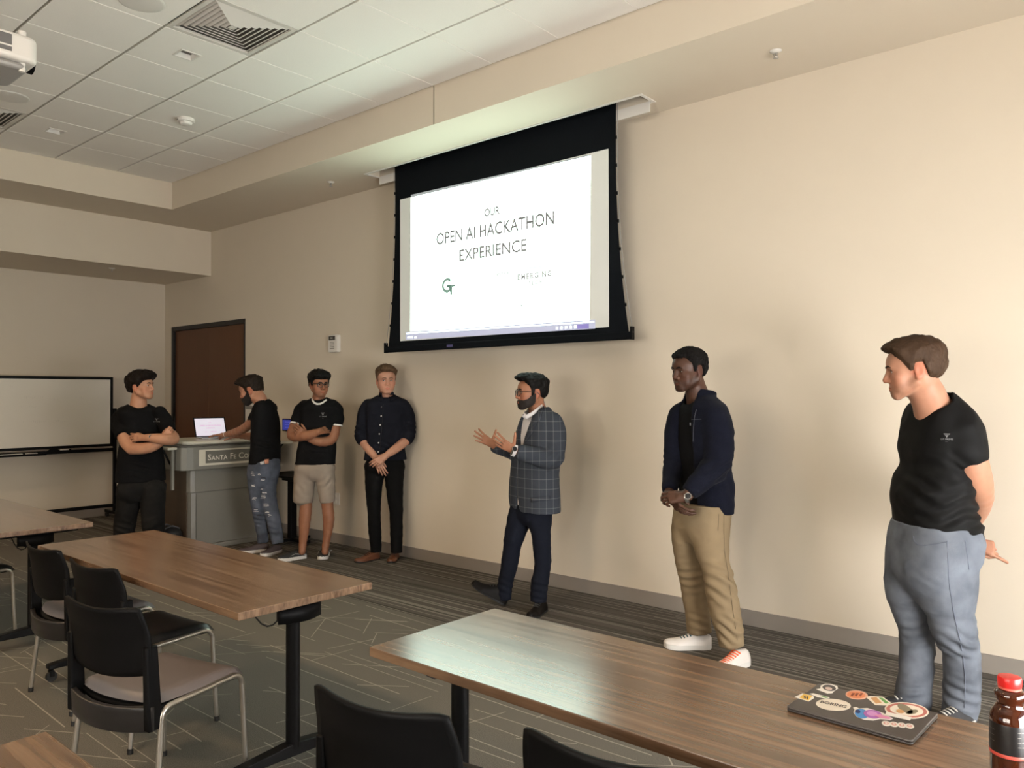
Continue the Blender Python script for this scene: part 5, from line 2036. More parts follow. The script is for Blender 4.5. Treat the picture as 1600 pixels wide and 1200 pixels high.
def _ridge(t, dress):
    return float(np.interp(t, (0, 0.06, 0.2, 0.30, 0.36, 0.45, 0.6, 0.75, 0.88, 0.96, 1.0), (0.55, 0.85, 0.92, 0.98, 1.0, 0.86, 0.62, 0.46 if not dress else 0.48, 0.38 if not dress else 0.42, 0.28 if not dress else 0.34, 0.06)))


def _upper(L, Wd, H, z0, outline, zs, dress):
    ts = np.linspace(0.0, 1.0, 26)
    nr = 14
    V, F_ = [], []
    for t in ts:
        w_ = max(outline(t), 0.001)
        hgt = max((H - z0) * _ridge(t, dress), 0.0015)
        p = 2.3
        for k in range(nr + 1):
            a = PI * k / nr
            ca, sa = math.cos(a), math.sin(a)
            # sections lean in towards the top
            x = w_ * math.copysign(abs(ca) ** (2 / p), ca) * (1 - 0.22 * sa)
            V.append((x, t * L, zs(t) + z0 + hgt * abs(sa) ** (2 / p)))
    for i in range(len(ts) - 1):
        for k in range(nr):
            a = i * (nr + 1) + k
            F_.append((a, a + nr + 1, a + nr + 2, a + 1))
    F_.append(tuple(range(nr + 1)))
    F_.append(tuple(reversed([(len(ts) - 1) * (nr + 1) + k for k in range(nr + 1)])))
    # underside
    F_.append(tuple([i * (nr + 1) for i in reversed(range(len(ts)))] + [i * (nr + 1) + nr for i in range(len(ts))]))
    return V, F_


def ring_band(c, axis, r, width, thick, n=28, flat=1.0, side=None):
    """a strap: short tube ring round an axis"""
    axis = Vector(axis).normalized()
    u = (Vector(side) - axis * Vector(side).dot(axis)).normalized() if side is not None else axis.orthogonal().normalized()
    t = axis.cross(u)
    mb = MB()
    V, F_ = [], []
    c = Vector(c)
    for k in range(n):
        a = 2 * PI * k / n
        d = u * math.cos(a) * flat + t * math.sin(a)
        for rr, ww in ((r, -width / 2), (r + thick, -width / 2), (r + thick, width / 2), (r, width / 2)):
            V.append(c + d * rr + axis * ww)
    for k in range(n):
        k2 = (k + 1) % n
        for j in range(4):
            F_.append((4 * k + j, 4 * k + (j + 1) % 4, 4 * k2 + (j + 1) % 4, 4 * k2 + j))
    return mb.add(V, F_)


def glasses(s, m, wide=0.0235, tall=0.0195, lens=None, y=0.104, z=0.002, th=0.0021, rootname='glasses'):
    """spectacles worn on the head: rims, bridge and temples"""
    k = s.hs
    G = s.G
    rims = []
    first = None
    for sx in (-1, 1):
        pts = []
        for i in range(28):
            a = 2 * PI * i / 28
            ca, sa = math.cos(a), math.sin(a)
            X_ = sx * 0.0315 + wide * math.copysign(abs(ca) ** 0.75, ca)
            pts.append(G(X_, y - 0.10 * abs(X_) * (abs(X_) / 0.06), z + tall * math.copysign(abs(sa) ** 0.75, sa)))
        r_ = s.mb('glasses' if first is None else 'rim', MB().tube(pts, th * k, 8, closed=True), m, first, smooth=80)
        if first is None:
            first = r_
            r_.name = rootname
        if lens is not None:
            n_ = len(pts)
            c_ = sum(pts) / n_
            s.mb('lens', MB().add([tuple(p) for p in pts] + [tuple(c_)], [(i, (i + 1) % n_, n_) for i in range(n_)]), lens, first, smooth=80)
        X_ = sx * (0.0315 + wide)
        tp = [G(X_, y - 0.10 * abs(X_) * (abs(X_) / 0.06), z + tall * 0.45), G(sx * 0.072, 0.07, z + 0.010), G(sx * 0.080, 0.02, z + 0.012), G(sx * 0.082, -0.012, z + 0.010), G(sx * 0.081, -0.035, z - 0.010)]
        s.mb('temple_arm', MB().tube(tp, th * 0.95 * k, 8), m, first, smooth=80)
    b = 0.0315 - wide
    s.mb('bridge', MB().tube([G(-b, y - 0.001, z + 0.006), G(0, y + 0.004, z + 0.009), G(b, y - 0.001, z + 0.006)], th * k, 8), m, first, smooth=80)
    return first
# ------------------------------------------------------------------ the seven people
def V3(s, a, b, c):
    """image right, up, away from the camera"""
    return s.R * a + np.array([0, 0, 1.0]) * b + s.F * c


M_TEEBLK = cloth_mat('black_cotton', (0.0045, 0.0045, 0.0050), 0.15)
M_TEEBLK2 = cloth_mat('black_jersey', (0.0050, 0.0049, 0.0049), 0.15, 0.65)
M_LOGO = mat('shirt_print_grey', (0.19, 0.19, 0.19), 0.6)
M_WATCHM = mat('watch_steel', (0.42, 0.41, 0.38), 0.25, 0.9)
M_WATCHF = mat('watch_face', (0.02, 0.02, 0.022), 0.15)
M_LENS = mat('spectacle_lens', (0.95, 0.95, 0.95), 0.03, trans=1.0, ior=1.04, coat=0.6, coatr=0.02)
M_RUBW = mat('white_rubber', (0.60, 0.58, 0.54), 0.5)
M_RUBB = mat('black_rubber_sole', (0.012, 0.012, 0.012), 0.6)


def chain_prims(pts, rad, k=0.02, side=None, q=1.0, flat_end=True, flat_start=False, top=None):
    """top: only the first `top` pieces blend softly, so that two legs stay apart further down"""
    out = []
    k0 = k
    for i in range(len(pts) - 1):
        k = k0 if top is None or i < top else 0.006
        out.append((cone(pts[i], pts[i + 1], rad[i], rad[i + 1], side, q, flat0=(flat_start and i == 0), flat1=(flat_end and i == len(pts) - 2)), k))
    return out


def smooth_limb(s, keys, n=3, grow=0.0):
    """resample limb keys along a smooth curve"""
    A = np.array(keys, float)
    t = np.concatenate([[0], np.cumsum(np.linalg.norm(np.diff(A[:, :2], axis=0), axis=1) + 1e-3)])
    T, Vv = catmull(t, A, (len(keys) - 1) * n + 1)
    return s.limb([tuple(r) for r in Vv], grow)


def core(s, pelvis, chest, sl, sr, neck):
    """thin inner body joining everything into one figure; hidden under the clothes"""
    s.skin(cone(pelvis, chest, 0.075, 0.085), 0.03)
    s.skin(cone(chest, neck, 0.080, 0.050), 0.03)
    s.skin(cone(chest, sl, 0.06, 0.035), 0.03)
    s.skin(cone(chest, sr, 0.06, 0.035), 0.03)


def watch(s, c, axis, r, face_dir, steel=True, side=None):
    w = s.mb('watch', ring_band(c, axis, r, 0.020, 0.003), M_WATCHM if steel else M_WATCHF, smooth=40)
    fd = Vector(face_dir).normalized()
    cc = Vector(c) + fd * (r + 0.002)
    s.mb('watch_case', MB().cyl(cc, cc + fd * 0.008, 0.019, n=24), M_WATCHM, w, smooth=40)
    s.mb('watch_dial', MB().cyl(cc + fd * 0.0082, cc + fd * 0.0088, 0.0155, n=24), M_WATCHF, w, smooth=40)
    for a in range(3):
        pass
    return w


def logo(s, tee, o, x, y, sc=1.0):
    """small chest print: a winged T over two lines of lettering"""
    bv = s.bvh()
    m = MB()
    m.add([(-0.016, 0.030, 0), (0.016, 0.030, 0), (0.013, 0.025, 0), (-0.013, 0.025, 0)], [(3, 2, 1, 0)])
    m.add([(-0.009, 0.021, 0), (0.009, 0.021, 0), (0.006, 0.016, 0), (-0.006, 0.016, 0)], [(3, 2, 1, 0)])
    m.add([(-0.002, 0.016, 0), (0.004, 0.016, 0), (0.002, 0.008, 0), (-0.001, 0.008, 0)], [(3, 2, 1, 0)])
    me = m.mesh('logo_mark')
    me.transform(Matrix.Scale(sc, 4))
    s.decal('logo_mark', me, o, x, y, bv, M_LOGO, tee)
    t1 = text_mesh('GT PRIME', 0.0145 * sc)
    t1.transform(Matrix.Translation((0, -0.002 * sc, 0)))
    s.decal('logo_lettering', t1, o, x, y, bv, M_LOGO, tee)
    t2 = text_mesh('—', 0.012 * sc)
    t2.transform(Matrix.Translation((0, -0.015 * sc, 0)))
    s.decal('logo_rule', t2, o, x, y, bv, M_LOGO, tee)


# ============ man with hands behind his back, black tee and pale jeans
def man_jeans():
    s = Person('man in black t-shirt and pale blue jeans with hands behind his back', (1465, 1120))
    sk = (0.36, 0.175, 0.108)
    c = s.P(1428, 580, -0.10)
    s.head(c, 1.15, 84, -5, 0, sk, nose=1.12, jaw=1.0, brow_m=hair_mat('brow_brown', (0.035, 0.020, 0.012)), iris=M_IRISB, beard=((0.16, 0.08, 0.05), 0.50), h=0.0026)
    s.hair(hair_mat('hair_brown', (0.040, 0.022, 0.012)), top=0.026, sides=0.013, front=0.006, wav=0.002, wf=70,
           line=((-0.12, -0.048), (-0.075, -0.046), (-0.050, -0.030), (-0.040, 0.0), (-0.030, 0.034), (0.000, 0.034), (0.006, 0.004), (0.020, 0.002), (0.030, 0.020), (0.045, 0.040), (0.062, 0.062), (0.080, 0.082), (0.15, 0.090)))
    nk = [s.P(1440, 596, -0.10), s.P(1448, 615, -0.08), s.P(1459, 640, -0.05)]
    s.skin_chain(nk, [s.px(22), s.px(23), s.px(29)], 0.03)
    # near arm bends back at the elbow and disappears behind the body
    up, ur = smooth_limb(s, [(1506, 668, 18, -0.14), (1513, 705, 21.5, -0.17), (1520, 733, 22, -0.16), (1528, 760, 20, -0.12), (1531, 776, 18, -0.06)])
    s.skin_chain(up, ur, 0.02)
    lo_, lr = smooth_limb(s, [(1531, 776, 18, -0.06), (1526, 792, 17.5, 0.03), (1516, 812, 15, 0.13), (1508, 835, 11, 0.24)])
    s.skin_chain(lo_, lr, 0.02)
    # far arm, wrist crossing behind the hip, hand showing past the jeans
    fa, fr = smooth_limb(s, [(1446, 668, 16, 0.20), (1462, 740, 14, 0.30), (1490, 800, 13, 0.36), (1516, 846, 9.5, 0.31)])
    s.skin_chain(fa, fr, 0.02)
    s.hand(s.P(1521, 848, 0.30), V3(s, 0.95, -0.28, -0.05), V3(s, -0.1, -0.35, 0.9), -1, 0.98, curls=((14, 18, 10), (62, 72, 40), (70, 75, 40), (70, 75, 45)), spread=2, thumb=(30, 35))
    s.hand(s.P(1508, 836, 0.25), V3(s, 0.3, -0.9, 0.3), V3(s, 0.2, 0.1, 0.95), 1, 0.95, curl=(45, 50, 30))
    core(s, s.P(1462, 835, 0.02), s.P(1466, 690, 0.0), up[0], fa[0], nk[2])
    leg_core(s, s.P(1470, 850, 0.0), s.P(1485, 965, -0.09), s.P(1500, 1095, -0.06))
    leg_core(s, s.P(1440, 850, 0.04), s.P(1427, 965, 0.09), s.P(1430, 1085, 0.09))
    s.skin(cone(s.P(1462, 835, 0.02), s.P(1470, 850, 0.0), 0.06, 0.05), 0.02)
    s.skin(cone(s.P(1462, 835, 0.02), s.P(1440, 850, 0.04), 0.06, 0.05), 0.02)
    s.body(0.0050)
    R = [(613, 1452, 1487, -0.04), (620, 1441, 1496, -0.02), (631, 1425, 1505), (645, 1417, 1513), (660, 1413, 1517), (680, 1410, 1518), (700, 1408, 1515), (725, 1410, 1512),
         (748, 1401, 1513), (775, 1396, 1515, 0, None, 0.72), (800, 1399, 1519, 0, None, 0.74), (822, 1401, 1526, 0, None, 0.74), (834, 1403, 1526, 0, None, 0.74)]
    torso = loft(s.rows(R, 60, 0.62))
    sl, sr = s.limb([(1502, 660, 22, -0.13), (1507, 675, 25, -0.155), (1512, 700, 26, -0.17), (1516, 719, 25, -0.165)])
    fs, frr = s.limb([(1452, 656, 20, 0.18), (1448, 690, 20, 0.22), (1452, 715, 19, 0.26)])
    prims = [(torso, 0.02)] + chain_prims(sl, sr, 0.03) + chain_prims(fs, frr, 0.03)
    cuts = [(ellipsoid(s.P(1456, 629, -0.06), np.array([s.px(31), s.px(31), s.px(17)])), 0.006), (cone(s.P(1458, 626, -0.06), nk[0], s.px(27), s.px(26)), 0.006)]
    ax = unit(V3(s, 0.35, 0.9, 0))
    tee = s.garment('t_shirt', prims, M_TEEBLK2, 0.0055, cuts, 0.0050, (9, 9, 13),
                    folds=((s.P(1500, 800, -0.15), 0.24, 0.009, unit(V3(s, -0.3, 0.95, 0)), 0.055), (s.P(1430, 770, -0.15), 0.22, 0.008, ax, 0.07), (s.P(1500, 730, -0.15), 0.14, 0.005, unit(V3(s, 0.6, 0.8, 0)), 0.05)), seed=1)
    logo(s, tee, s.P(1446, 689, -0.35), s.R * 0.9 + s.F * -0.35, (0, 0, 1), 0.80)
    # side seam cord
    # jeans
    pel = loft(s.rows([(816, 1399, 1523, 0, None, 0.74), (836, 1394, 1527), (858, 1391, 1526), (882, 1389, 1518), (900, 1392, 1514), (918, 1402, 1503), (934, 1420, 1484)], 60, 0.72))
    n1, q1 = smooth_limb(s, [(1474, 872, 30, -0.05), (1476, 900, 35, -0.07), (1479, 926, 35, -0.09), (1483, 950, 31, -0.10), (1489, 978, 32.5, -0.10), (1494, 995, 30.5, -0.09), (1500, 1008, 27.5, -0.08), (1502, 1032, 26, -0.07), (1503, 1060, 25, -0.06), (1502, 1090, 25.5, -0.05), (1498, 1121, 24, -0.05)], 2)
    n2, q2 = smooth_limb(s, [(1430, 870, 28, 0.07), (1423, 900, 31, 0.08), (1421, 925, 30.5, 0.09), (1424, 952, 28, 0.09), (1431, 976, 25.5, 0.10), (1433, 1000, 25, 0.10), (1433, 1030, 24.5, 0.10), (1431, 1060, 24, 0.09), (1427, 1085, 25.5, 0.09), (1426, 1104, 25, 0.09)], 2)
    MJ = denim('pale_denim', (0.074, 0.082, 0.098), (0.142, 0.157, 0.184))
    jo = s.garment('jeans', [(pel, 0.02)] + chain_prims(n1, q1, 0.05, top=6) + chain_prims(n2, q2, 0.04, top=5), MJ, 0.0055, (), 0.0055, (9, 9, 14),
              folds=((s.P(1500, 1000, -0.15), 0.14, 0.008, unit(V3(s, 0.45, 0.9, 0)), 0.055), (s.P(1500, 1095, -0.12), 0.15, 0.008, unit(V3(s, 0.3, 0.95, 0)), 0.05),
                     (s.P(1430, 1000, 0.0), 0.13, 0.006, unit(V3(s, -0.3, 0.95, 0)), 0.05), (s.P(1428, 1090, 0.0), 0.12, 0.007, unit(V3(s, -0.25, 0.95, 0)), 0.05),
                     (s.P(1455, 900, -0.12), 0.12, 0.005, unit(V3(s, 0.6, 0.8, 0)), 0.06)), seed=2)
    bv = s.bvh()
    def seam(pts, r=0.0022, m_=None, nm='seam'):
        q = []
        for u, v in pts:
            d = Vector(ray(u, v)).normalized()
            hit = bv.ray_cast(CAM, d, 20)
            if hit[0] is not None:
                q.append(hit[0] - d * 0.001)
        if len(q) > 1:
            s.mb(nm, MB().tube(q, r, 6), m_ or mat('denim_thread', (0.09, 0.10, 0.13), 0.8), jo, smooth=70)
    seam([(1480, 845), (1481, 870), (1482, 900), (1485, 925), (1489, 950), (1494, 975), (1500, 1000), (1505, 1030), (1508, 1060), (1508, 1090), (1506, 1116)])
    seam([(1427, 838), (1428, 846), (1434, 851), (1446, 852), (1462, 850), (1478, 847)])
    seam([(1508, 845), (1510, 860), (1513, 880), (1514, 890)])
    # shoes
    h1 = s.P(1498, 1121, -0.05)
    fw = s.fwd(62)
    g1 = onZ(1502, 1128); g2 = onZ(1434, 1108)
    M_SH = mat('black_suede', (0.014, 0.014, 0.016), 0.7, noise=0.2, nscale=40)
    s.shoe(nv(g1) + s.R * 0.05, s.fwd(50), 0.28, 0.098, M_SH, M_RUBW, height=0.09, lace=(M_RUBW, 4))
    s.shoe(nv(g2) + s.R * 0.055, s.fwd(66), 0.28, 0.098, M_SH, M_RUBW, height=0.09, lace=(M_RUBW, 4))


def denim(name, c0, c1):
    m = bpy.data.materials.new(name)
    m.use_nodes = True
    nt = m.node_tree
    b = nt.nodes['Principled BSDF']
    tc = nt.nodes.new('ShaderNodeTexCoord')
    n = nt.nodes.new('ShaderNodeTexNoise')
    n.inputs['Scale'].default_value = 7
    n.inputs['Detail'].default_value = 5
    nt.links.new(tc.outputs['Object'], n.inputs['Vector'])
    cr = nt.nodes.new('ShaderNodeValToRGB')
    cr.color_ramp.elements[0].position, cr.color_ramp.elements[0].color = 0.35, (*c0, 1)
    cr.color_ramp.elements[1].position, cr.color_ramp.elements[1].color = 0.68, (*c1, 1)
    nt.links.new(n.outputs['Fac'], cr.inputs[0])
    nt.links.new(cr.outputs[0], b.inputs['Base Color'])
    b.inputs['Roughness'].default_value = 0.88
    b.inputs['Specular IOR Level'].default_value = 0.2
    n2 = nt.nodes.new('ShaderNodeTexNoise')
    n2.inputs['Scale'].default_value = 500
    nt.links.new(tc.outputs['Object'], n2.inputs['Vector'])
    bp = nt.nodes.new('ShaderNodeBump')
    bp.inputs['Strength'].default_value = 0.4
    bp.inputs['Distance'].default_value = 0.002
    nt.links.new(n2.outputs['Fac'], bp.inputs['Height'])
    nt.links.new(bp.outputs[0], b.inputs['Normal'])
    return m



def surf(bv, u, v):
    d = Vector(ray(u, v)).normalized()
    hit = bv.ray_cast(CAM, d, 20)
    return (hit[0], d) if hit[0] is not None else (None, d)


def patch(s, name, bv, quad, m, parent, nu=6, nv_=6, lift=0.004, solid=0.003, smooth=60):
    """panel sewn on to a garment: a quad given by four picture points, laid on the surface it covers"""
    A, B, C_, D = [np.array(p, float) for p in quad]
    last = None
    g = []
    for j in range(nv_ + 1):
        for i in range(nu + 1):
            a, b = i / nu, j / nv_
            p = A * (1 - a) * (1 - b) + B * a * (1 - b) + C_ * a * b + D * (1 - a) * b
            h, d = surf(bv, *p)
            g.append((h, d))
    known = [(h - CAM).length for h, d in g if h is not None]
    if not known:
        return None
    md = sorted(known)[len(known) // 2]
    V = [(h - d * lift) if h is not None and abs((h - CAM).length - md) < 0.25 else CAM + d * (md - lift) for h, d in g]
    mb_ = MB().add(V, [(j * (nu + 1) + i, (j + 1) * (nu + 1) + i, (j + 1) * (nu + 1) + i + 1, j * (nu + 1) + i + 1) for j in range(nv_) for i in range(nu)])
    return s.mb(name, mb_, m, parent, smooth=smooth, solid=solid)


def stitch(s, name, bv, pts, m, parent, r=0.002):
    q = []
    for u, v in pts:
        h, d = surf(bv, u, v)
        if h is not None:
            q.append(h - d * 0.001)
    return s.mb(name, MB().tube(q, r, 6), m, parent, smooth=70) if len(q) > 1 else None


def button(s, bv, u, v, m, parent, r=0.0055, name='button'):
    h, d = surf(bv, u, v)
    if h is not None:
        s.mb(name, MB().cyl(h + d * 0.002, h - d * 0.003, r, n=14), m, parent, smooth=40)


def leg_core(s, hip, knee, ankle):
    s.skin(cone(hip, knee, 0.040, 0.030), 0.02)
    s.skin(cone(knee, ankle, 0.030, 0.026), 0.02)


# ============ man with clasped hands, navy fleece and khaki trousers
def man_fleece():
    s = Person('man in navy zip fleece and khaki trousers with clasped hands', (1105, 1020))
    sk = (0.060, 0.026, 0.015)
    s.head(s.P(1077, 580.5, -0.02), 1.05, 50, -4, 0, sk, nose=1.05, jaw=1.04, brow_m=hair_mat('brow_black', (0.004, 0.003, 0.003)), lip=(1.25, 0.95, 0.95), beard=((0.010, 0.006, 0.005), 0.55), h=0.0028, lidz=0.55)
    HB = hair_mat('hair_black_short', (0.0035, 0.003, 0.003), 0.8)
    s.hair(HB, top=0.020, sides=0.009, wav=0.0025, wf=150, curls=150, curl_r=0.010, line=((-0.12, -0.050), (-0.06, -0.048), (-0.040, -0.012), (-0.030, 0.030), (0.004, 0.034), (0.010, -0.002), (0.026, 0.000), (0.034, 0.040), (0.050, 0.060), (0.058, 0.078), (0.14, 0.082)))
    nk = [s.P(1086, 600, 0.0), s.P(1089, 615, 0.01), s.P(1091, 634, 0.02)]
    s.skin_chain(nk, [s.px(15), s.px(15.5), s.px(18)], 0.03)
    # arms under the sleeves, forearms meeting in front
    A, ar = smooth_limb(s, [(1121, 655, 13, -0.14), (1124, 695, 13, -0.17), (1118, 728, 12, -0.18), (1098, 747, 11, -0.22), (1075, 771, 8.5, -0.25)])
    s.skin_chain(A, ar, 0.02)
    Bq, br = smooth_limb(s, [(1060, 655, 12, 0.13), (1054, 695, 12, 0.12), (1051, 725, 11, 0.08), (1048, 748, 9.5, 0.0), (1046, 769, 8, -0.10)])
    s.skin_chain(Bq, br, 0.02)
    # left hand over the right; the right hand's fingers show below
    s.hand(s.P(1070, 776, -0.25), V3(s, -0.97, -0.10, 0.10), V3(s, -0.05, -0.55, 0.80), -1, 0.98, curls=((24, 48, 30), (26, 52, 32), (28, 55, 34), (30, 58, 34)), spread=3, thumb=(30, 15), h=0.0030)
    s.hand(s.P(1046, 776, -0.17), V3(s, 0.62, -0.60, -0.35), V3(s, 0.25, 0.55, 0.55), 1, 0.96, curls=((12, 25, 18), (12, 25, 18), (12, 25, 18), (14, 26, 18)), spread=3, thumb=(20, 15), h=0.0030)
    core(s, s.P(1095, 800, 0.02), s.P(1096, 680, 0.0), A[0], Bq[0], nk[2])
    leg_core(s, s.P(1110, 840, -0.08), s.P(1124, 910, -0.15), s.P(1146, 1010, -0.2))
    leg_core(s, s.P(1075, 840, 0.06), s.P(1082, 905, 0.08), s.P(1096, 985, 0.09))
    s.body(0.0055)
    # black t-shirt under the open fleece
    base = [(616, 1082, 1112, 0.02), (623, 1072, 1120), (632, 1062, 1130), (645, 1057, 1135), (670, 1056, 1137), (700, 1057, 1138), (730, 1059, 1140), (760, 1062, 1143), (785, 1066, 1144), (799, 1069, 1143)]
    inner = loft(s.rows([(r[0], r[1] + 2, r[2] - 3) + tuple(r[3:]) for r in base], 50, 0.62))
    tee = s.garment('t_shirt', [(inner, 0.02)], M_TEEBLK, 0.0065, [(cone(nk[2] - np.array([0, 0, 0.012]), nk[0], s.px(20), s.px(18.5)), 0.006)], 0.004, (9, 9, 12), seed=4)
    # fleece: shell, sleeves, stand collar, opened down the front
    shell = loft(s.rows(base, 50, 0.62, grow=0.006))
    SA, sr = smooth_limb(s, [(1117, 650, 20, -0.12), (1122, 672, 21, -0.15), (1124, 697, 20, -0.17), (1119, 727, 18.5, -0.18), (1100, 746, 15.5, -0.22), (1077, 769, 12.5, -0.25)])
    SB, sb = smooth_limb(s, [(1063, 648, 17, 0.10), (1059, 668, 17, 0.12), (1056, 697, 15.5, 0.12), (1053, 724, 14, 0.08), (1049, 747, 12.5, 0.0), (1046, 766, 11, -0.10)])
    col = cone(s.P(1091, 640, 0.02), s.P(1096, 610, 0.03), s.px(27), s.px(23.5), flat1=True)
    f, r = s.fwd(50), s.right(50)
    cc = s.P(1097, 700, 0)
    def opening(X, Y, Z):
        px_, py_ = X - cc[0], Y - cc[1]
        lx = px_ * r[0] + py_ * r[1]
        ly = px_ * f[0] + py_ * f[1]
        zz = (Z - cc[2])
        wl = np.interp(zz, (-0.45, -0.2, 0.2, 0.36), (0.145, 0.145, 0.125, 0.035))
        wr_ = np.interp(zz, (-0.45, -0.2, 0.2, 0.36), (0.058, 0.056, 0.048, 0.030))
        return np.maximum(np.maximum(lx - wl, -wr_ - lx), 0.01 - ly)
    op = (opening, cc + np.array([-0.35, -0.35, -0.5]), cc + np.array([0.35, 0.35, 0.42]))
    MF = mat('navy_fleece', (0.0060, 0.0068, 0.0125), 0.95, noise=0.25, nscale=25, bump=0.8, bscale=220, spec=0.05, sheen=0.03)
    jk = s.garment('fleece_jacket', [(shell, 0.02), (col, 0.012), (op, 0.006, 's')] + chain_prims(SA, sr, 0.025) + chain_prims(SB, sb, 0.025), MF, 0.0055,
                   [(cone(s.P(1091, 636, 0.02), s.P(1093, 590, 0.03), s.px(20.5), s.px(19)), 0.004)], 0.005, (9, 9, 12),
                   folds=((SA[9], 0.16, 0.009, unit(V3(s, -0.5, 0.85, 0)), 0.045), (s.P(1140, 750, -0.05), 0.2, 0.007, unit(V3(s, 0.9, 0.3, 0)), 0.06), (SA[4], 0.12, 0.005, unit(V3(s, 0.2, 0.95, 0)), 0.05), (SB[9], 0.12, 0.005, unit(V3(s, 0.2, 0.95, 0)), 0.04)), seed=5)
    bv = s.bvh()
    stitch(s, 'zip_tape', bv, [(1088, 640), (1085, 652), (1083.5, 668), (1083, 690)], mat('zip_dark', (0.014, 0.016, 0.026), 0.6), jk, 0.0028)
    stitch(s, 'chest_seam', bv, [(1080.5, 655.5), (1086, 655.5), (1096, 655)], mat('chest_reflective', (0.05, 0.055, 0.065), 0.5), jk, 0.0012)
    h, d = surf(bv, 1084, 662)
    s.mb('zip_pull', MB().span((-0.0025, -0.002, -0.010), (0.0025, 0.002, 0.006), Matrix.Translation(s.P(1078.5, 662, -0.20))), mat('zip_steel', (0.3, 0.3, 0.3), 0.3, 0.8), jk)
    cp = s.P(1131, 798, -0.12)
    s.mb('drawcord', MB().tube([cp, cp + np.array([0, 0, -0.03]), cp + np.array([0.002, 0, -0.055])], 0.0028, 7), M_RUBBER, jk)
    s.mb('cord_lock', MB().cyl(cp + np.array([0.002, 0, -0.055]), cp + np.array([0.002, 0, -0.078]), 0.006, n=10), M_RUBBER, jk)
    watch(s, s.P(1073.5, 776.5, -0.25), V3(s, -0.95, -0.2, 0.1), s.px(8.2), V3(s, 0.15, 0.25, -0.95))
    # khaki trousers
    pel = loft(s.rows([(786, 1056, 1141, 0, None, 0.68), (800, 1053, 1141), (818, 1051, 1139), (834, 1054, 1133), (846, 1062, 1124)], 50, 0.68))
    n1, q1 = smooth_limb(s, [(1108, 818, 27, -0.06), (1110, 842, 25.5, -0.09), (1114, 870, 22.5, -0.12), (1122, 900, 22.5, -0.15), (1128, 930, 23.5, -0.17), (1134, 960, 23, -0.19), (1140, 986, 20.5, -0.20), (1143, 1009, 18.5, -0.21)], 2)
    n2, q2 = smooth_limb(s, [(1076, 818, 24, 0.05), (1072, 846, 21, 0.07), (1074, 870, 20, 0.08), (1081, 900, 19.5, 0.09), (1085, 930, 18.5, 0.09), (1090, 960, 18.5, 0.09), (1093, 987, 18.5, 0.09)], 2)
    MK = cloth_mat('khaki_twill', (0.205, 0.152, 0.090), 0.12, 0.85, 500, 0.3)
    s.garment('trousers', [(pel, 0.02)] + chain_prims(n1, q1, 0.03, top=4) + chain_prims(n2, q2, 0.02, top=3), MK, 0.0055, (), 0.0045, (9, 9, 13),
              folds=((s.P(1130, 915, -0.25), 0.20, 0.009, unit(V3(s, 0.5, 0.85, 0)), 0.06), (s.P(1142, 985, -0.28), 0.15, 0.009, unit(V3(s, 0.45, 0.9, 0)), 0.055), (s.P(1080, 905, 0.0), 0.16, 0.007, unit(V3(s, -0.2, 0.95, 0)), 0.05), (s.P(1092, 975, 0.0), 0.12, 0.006, unit(V3(s, 0.3, 0.95, 0)), 0.05), (s.P(1100, 835, -0.1), 0.1, 0.005, unit(V3(s, 0.7, 0.7, 0)), 0.05)), seed=6)
    bvt = s.bvh()
    tro = [o_ for o_ in s.root.children if o_.name.startswith('trousers')][0]
    stitch(s, 'pocket_seam', bvt, [(1123, 803), (1122.5, 815), (1122, 829)], mat('khaki_thread', (0.11, 0.08, 0.045), 0.9), tro, 0.0016)
    stitch(s, 'side_seam', bvt, [(1131, 805), (1131, 830), (1132, 860), (1137, 890), (1142, 930), (1147, 965), (1152, 1000)], mat('khaki_thread', (0.11, 0.08, 0.045), 0.9), tro, 0.0016)
    MSW = mat('white_leather', (0.62, 0.58, 0.54), 0.45, noise=0.04, nscale=20)
    g1, g2 = onZ(1163, 1036), onZ(1112, 1013)
    a, M = s.shoe(nv(g1) + s.R * 0.02 , s.fwd(38), 0.29, 0.105, MSW, M_RUBW, height=0.10, lace=(mat('orange_lace', (0.75, 0.10, 0.02), 0.6), 8))
    b, M = s.shoe(nv(g2), s.fwd(78), 0.29, 0.105, MSW, M_RUBW, height=0.10, lace=(mat('teal_lace', (0.02, 0.07, 0.09), 0.6), 5))


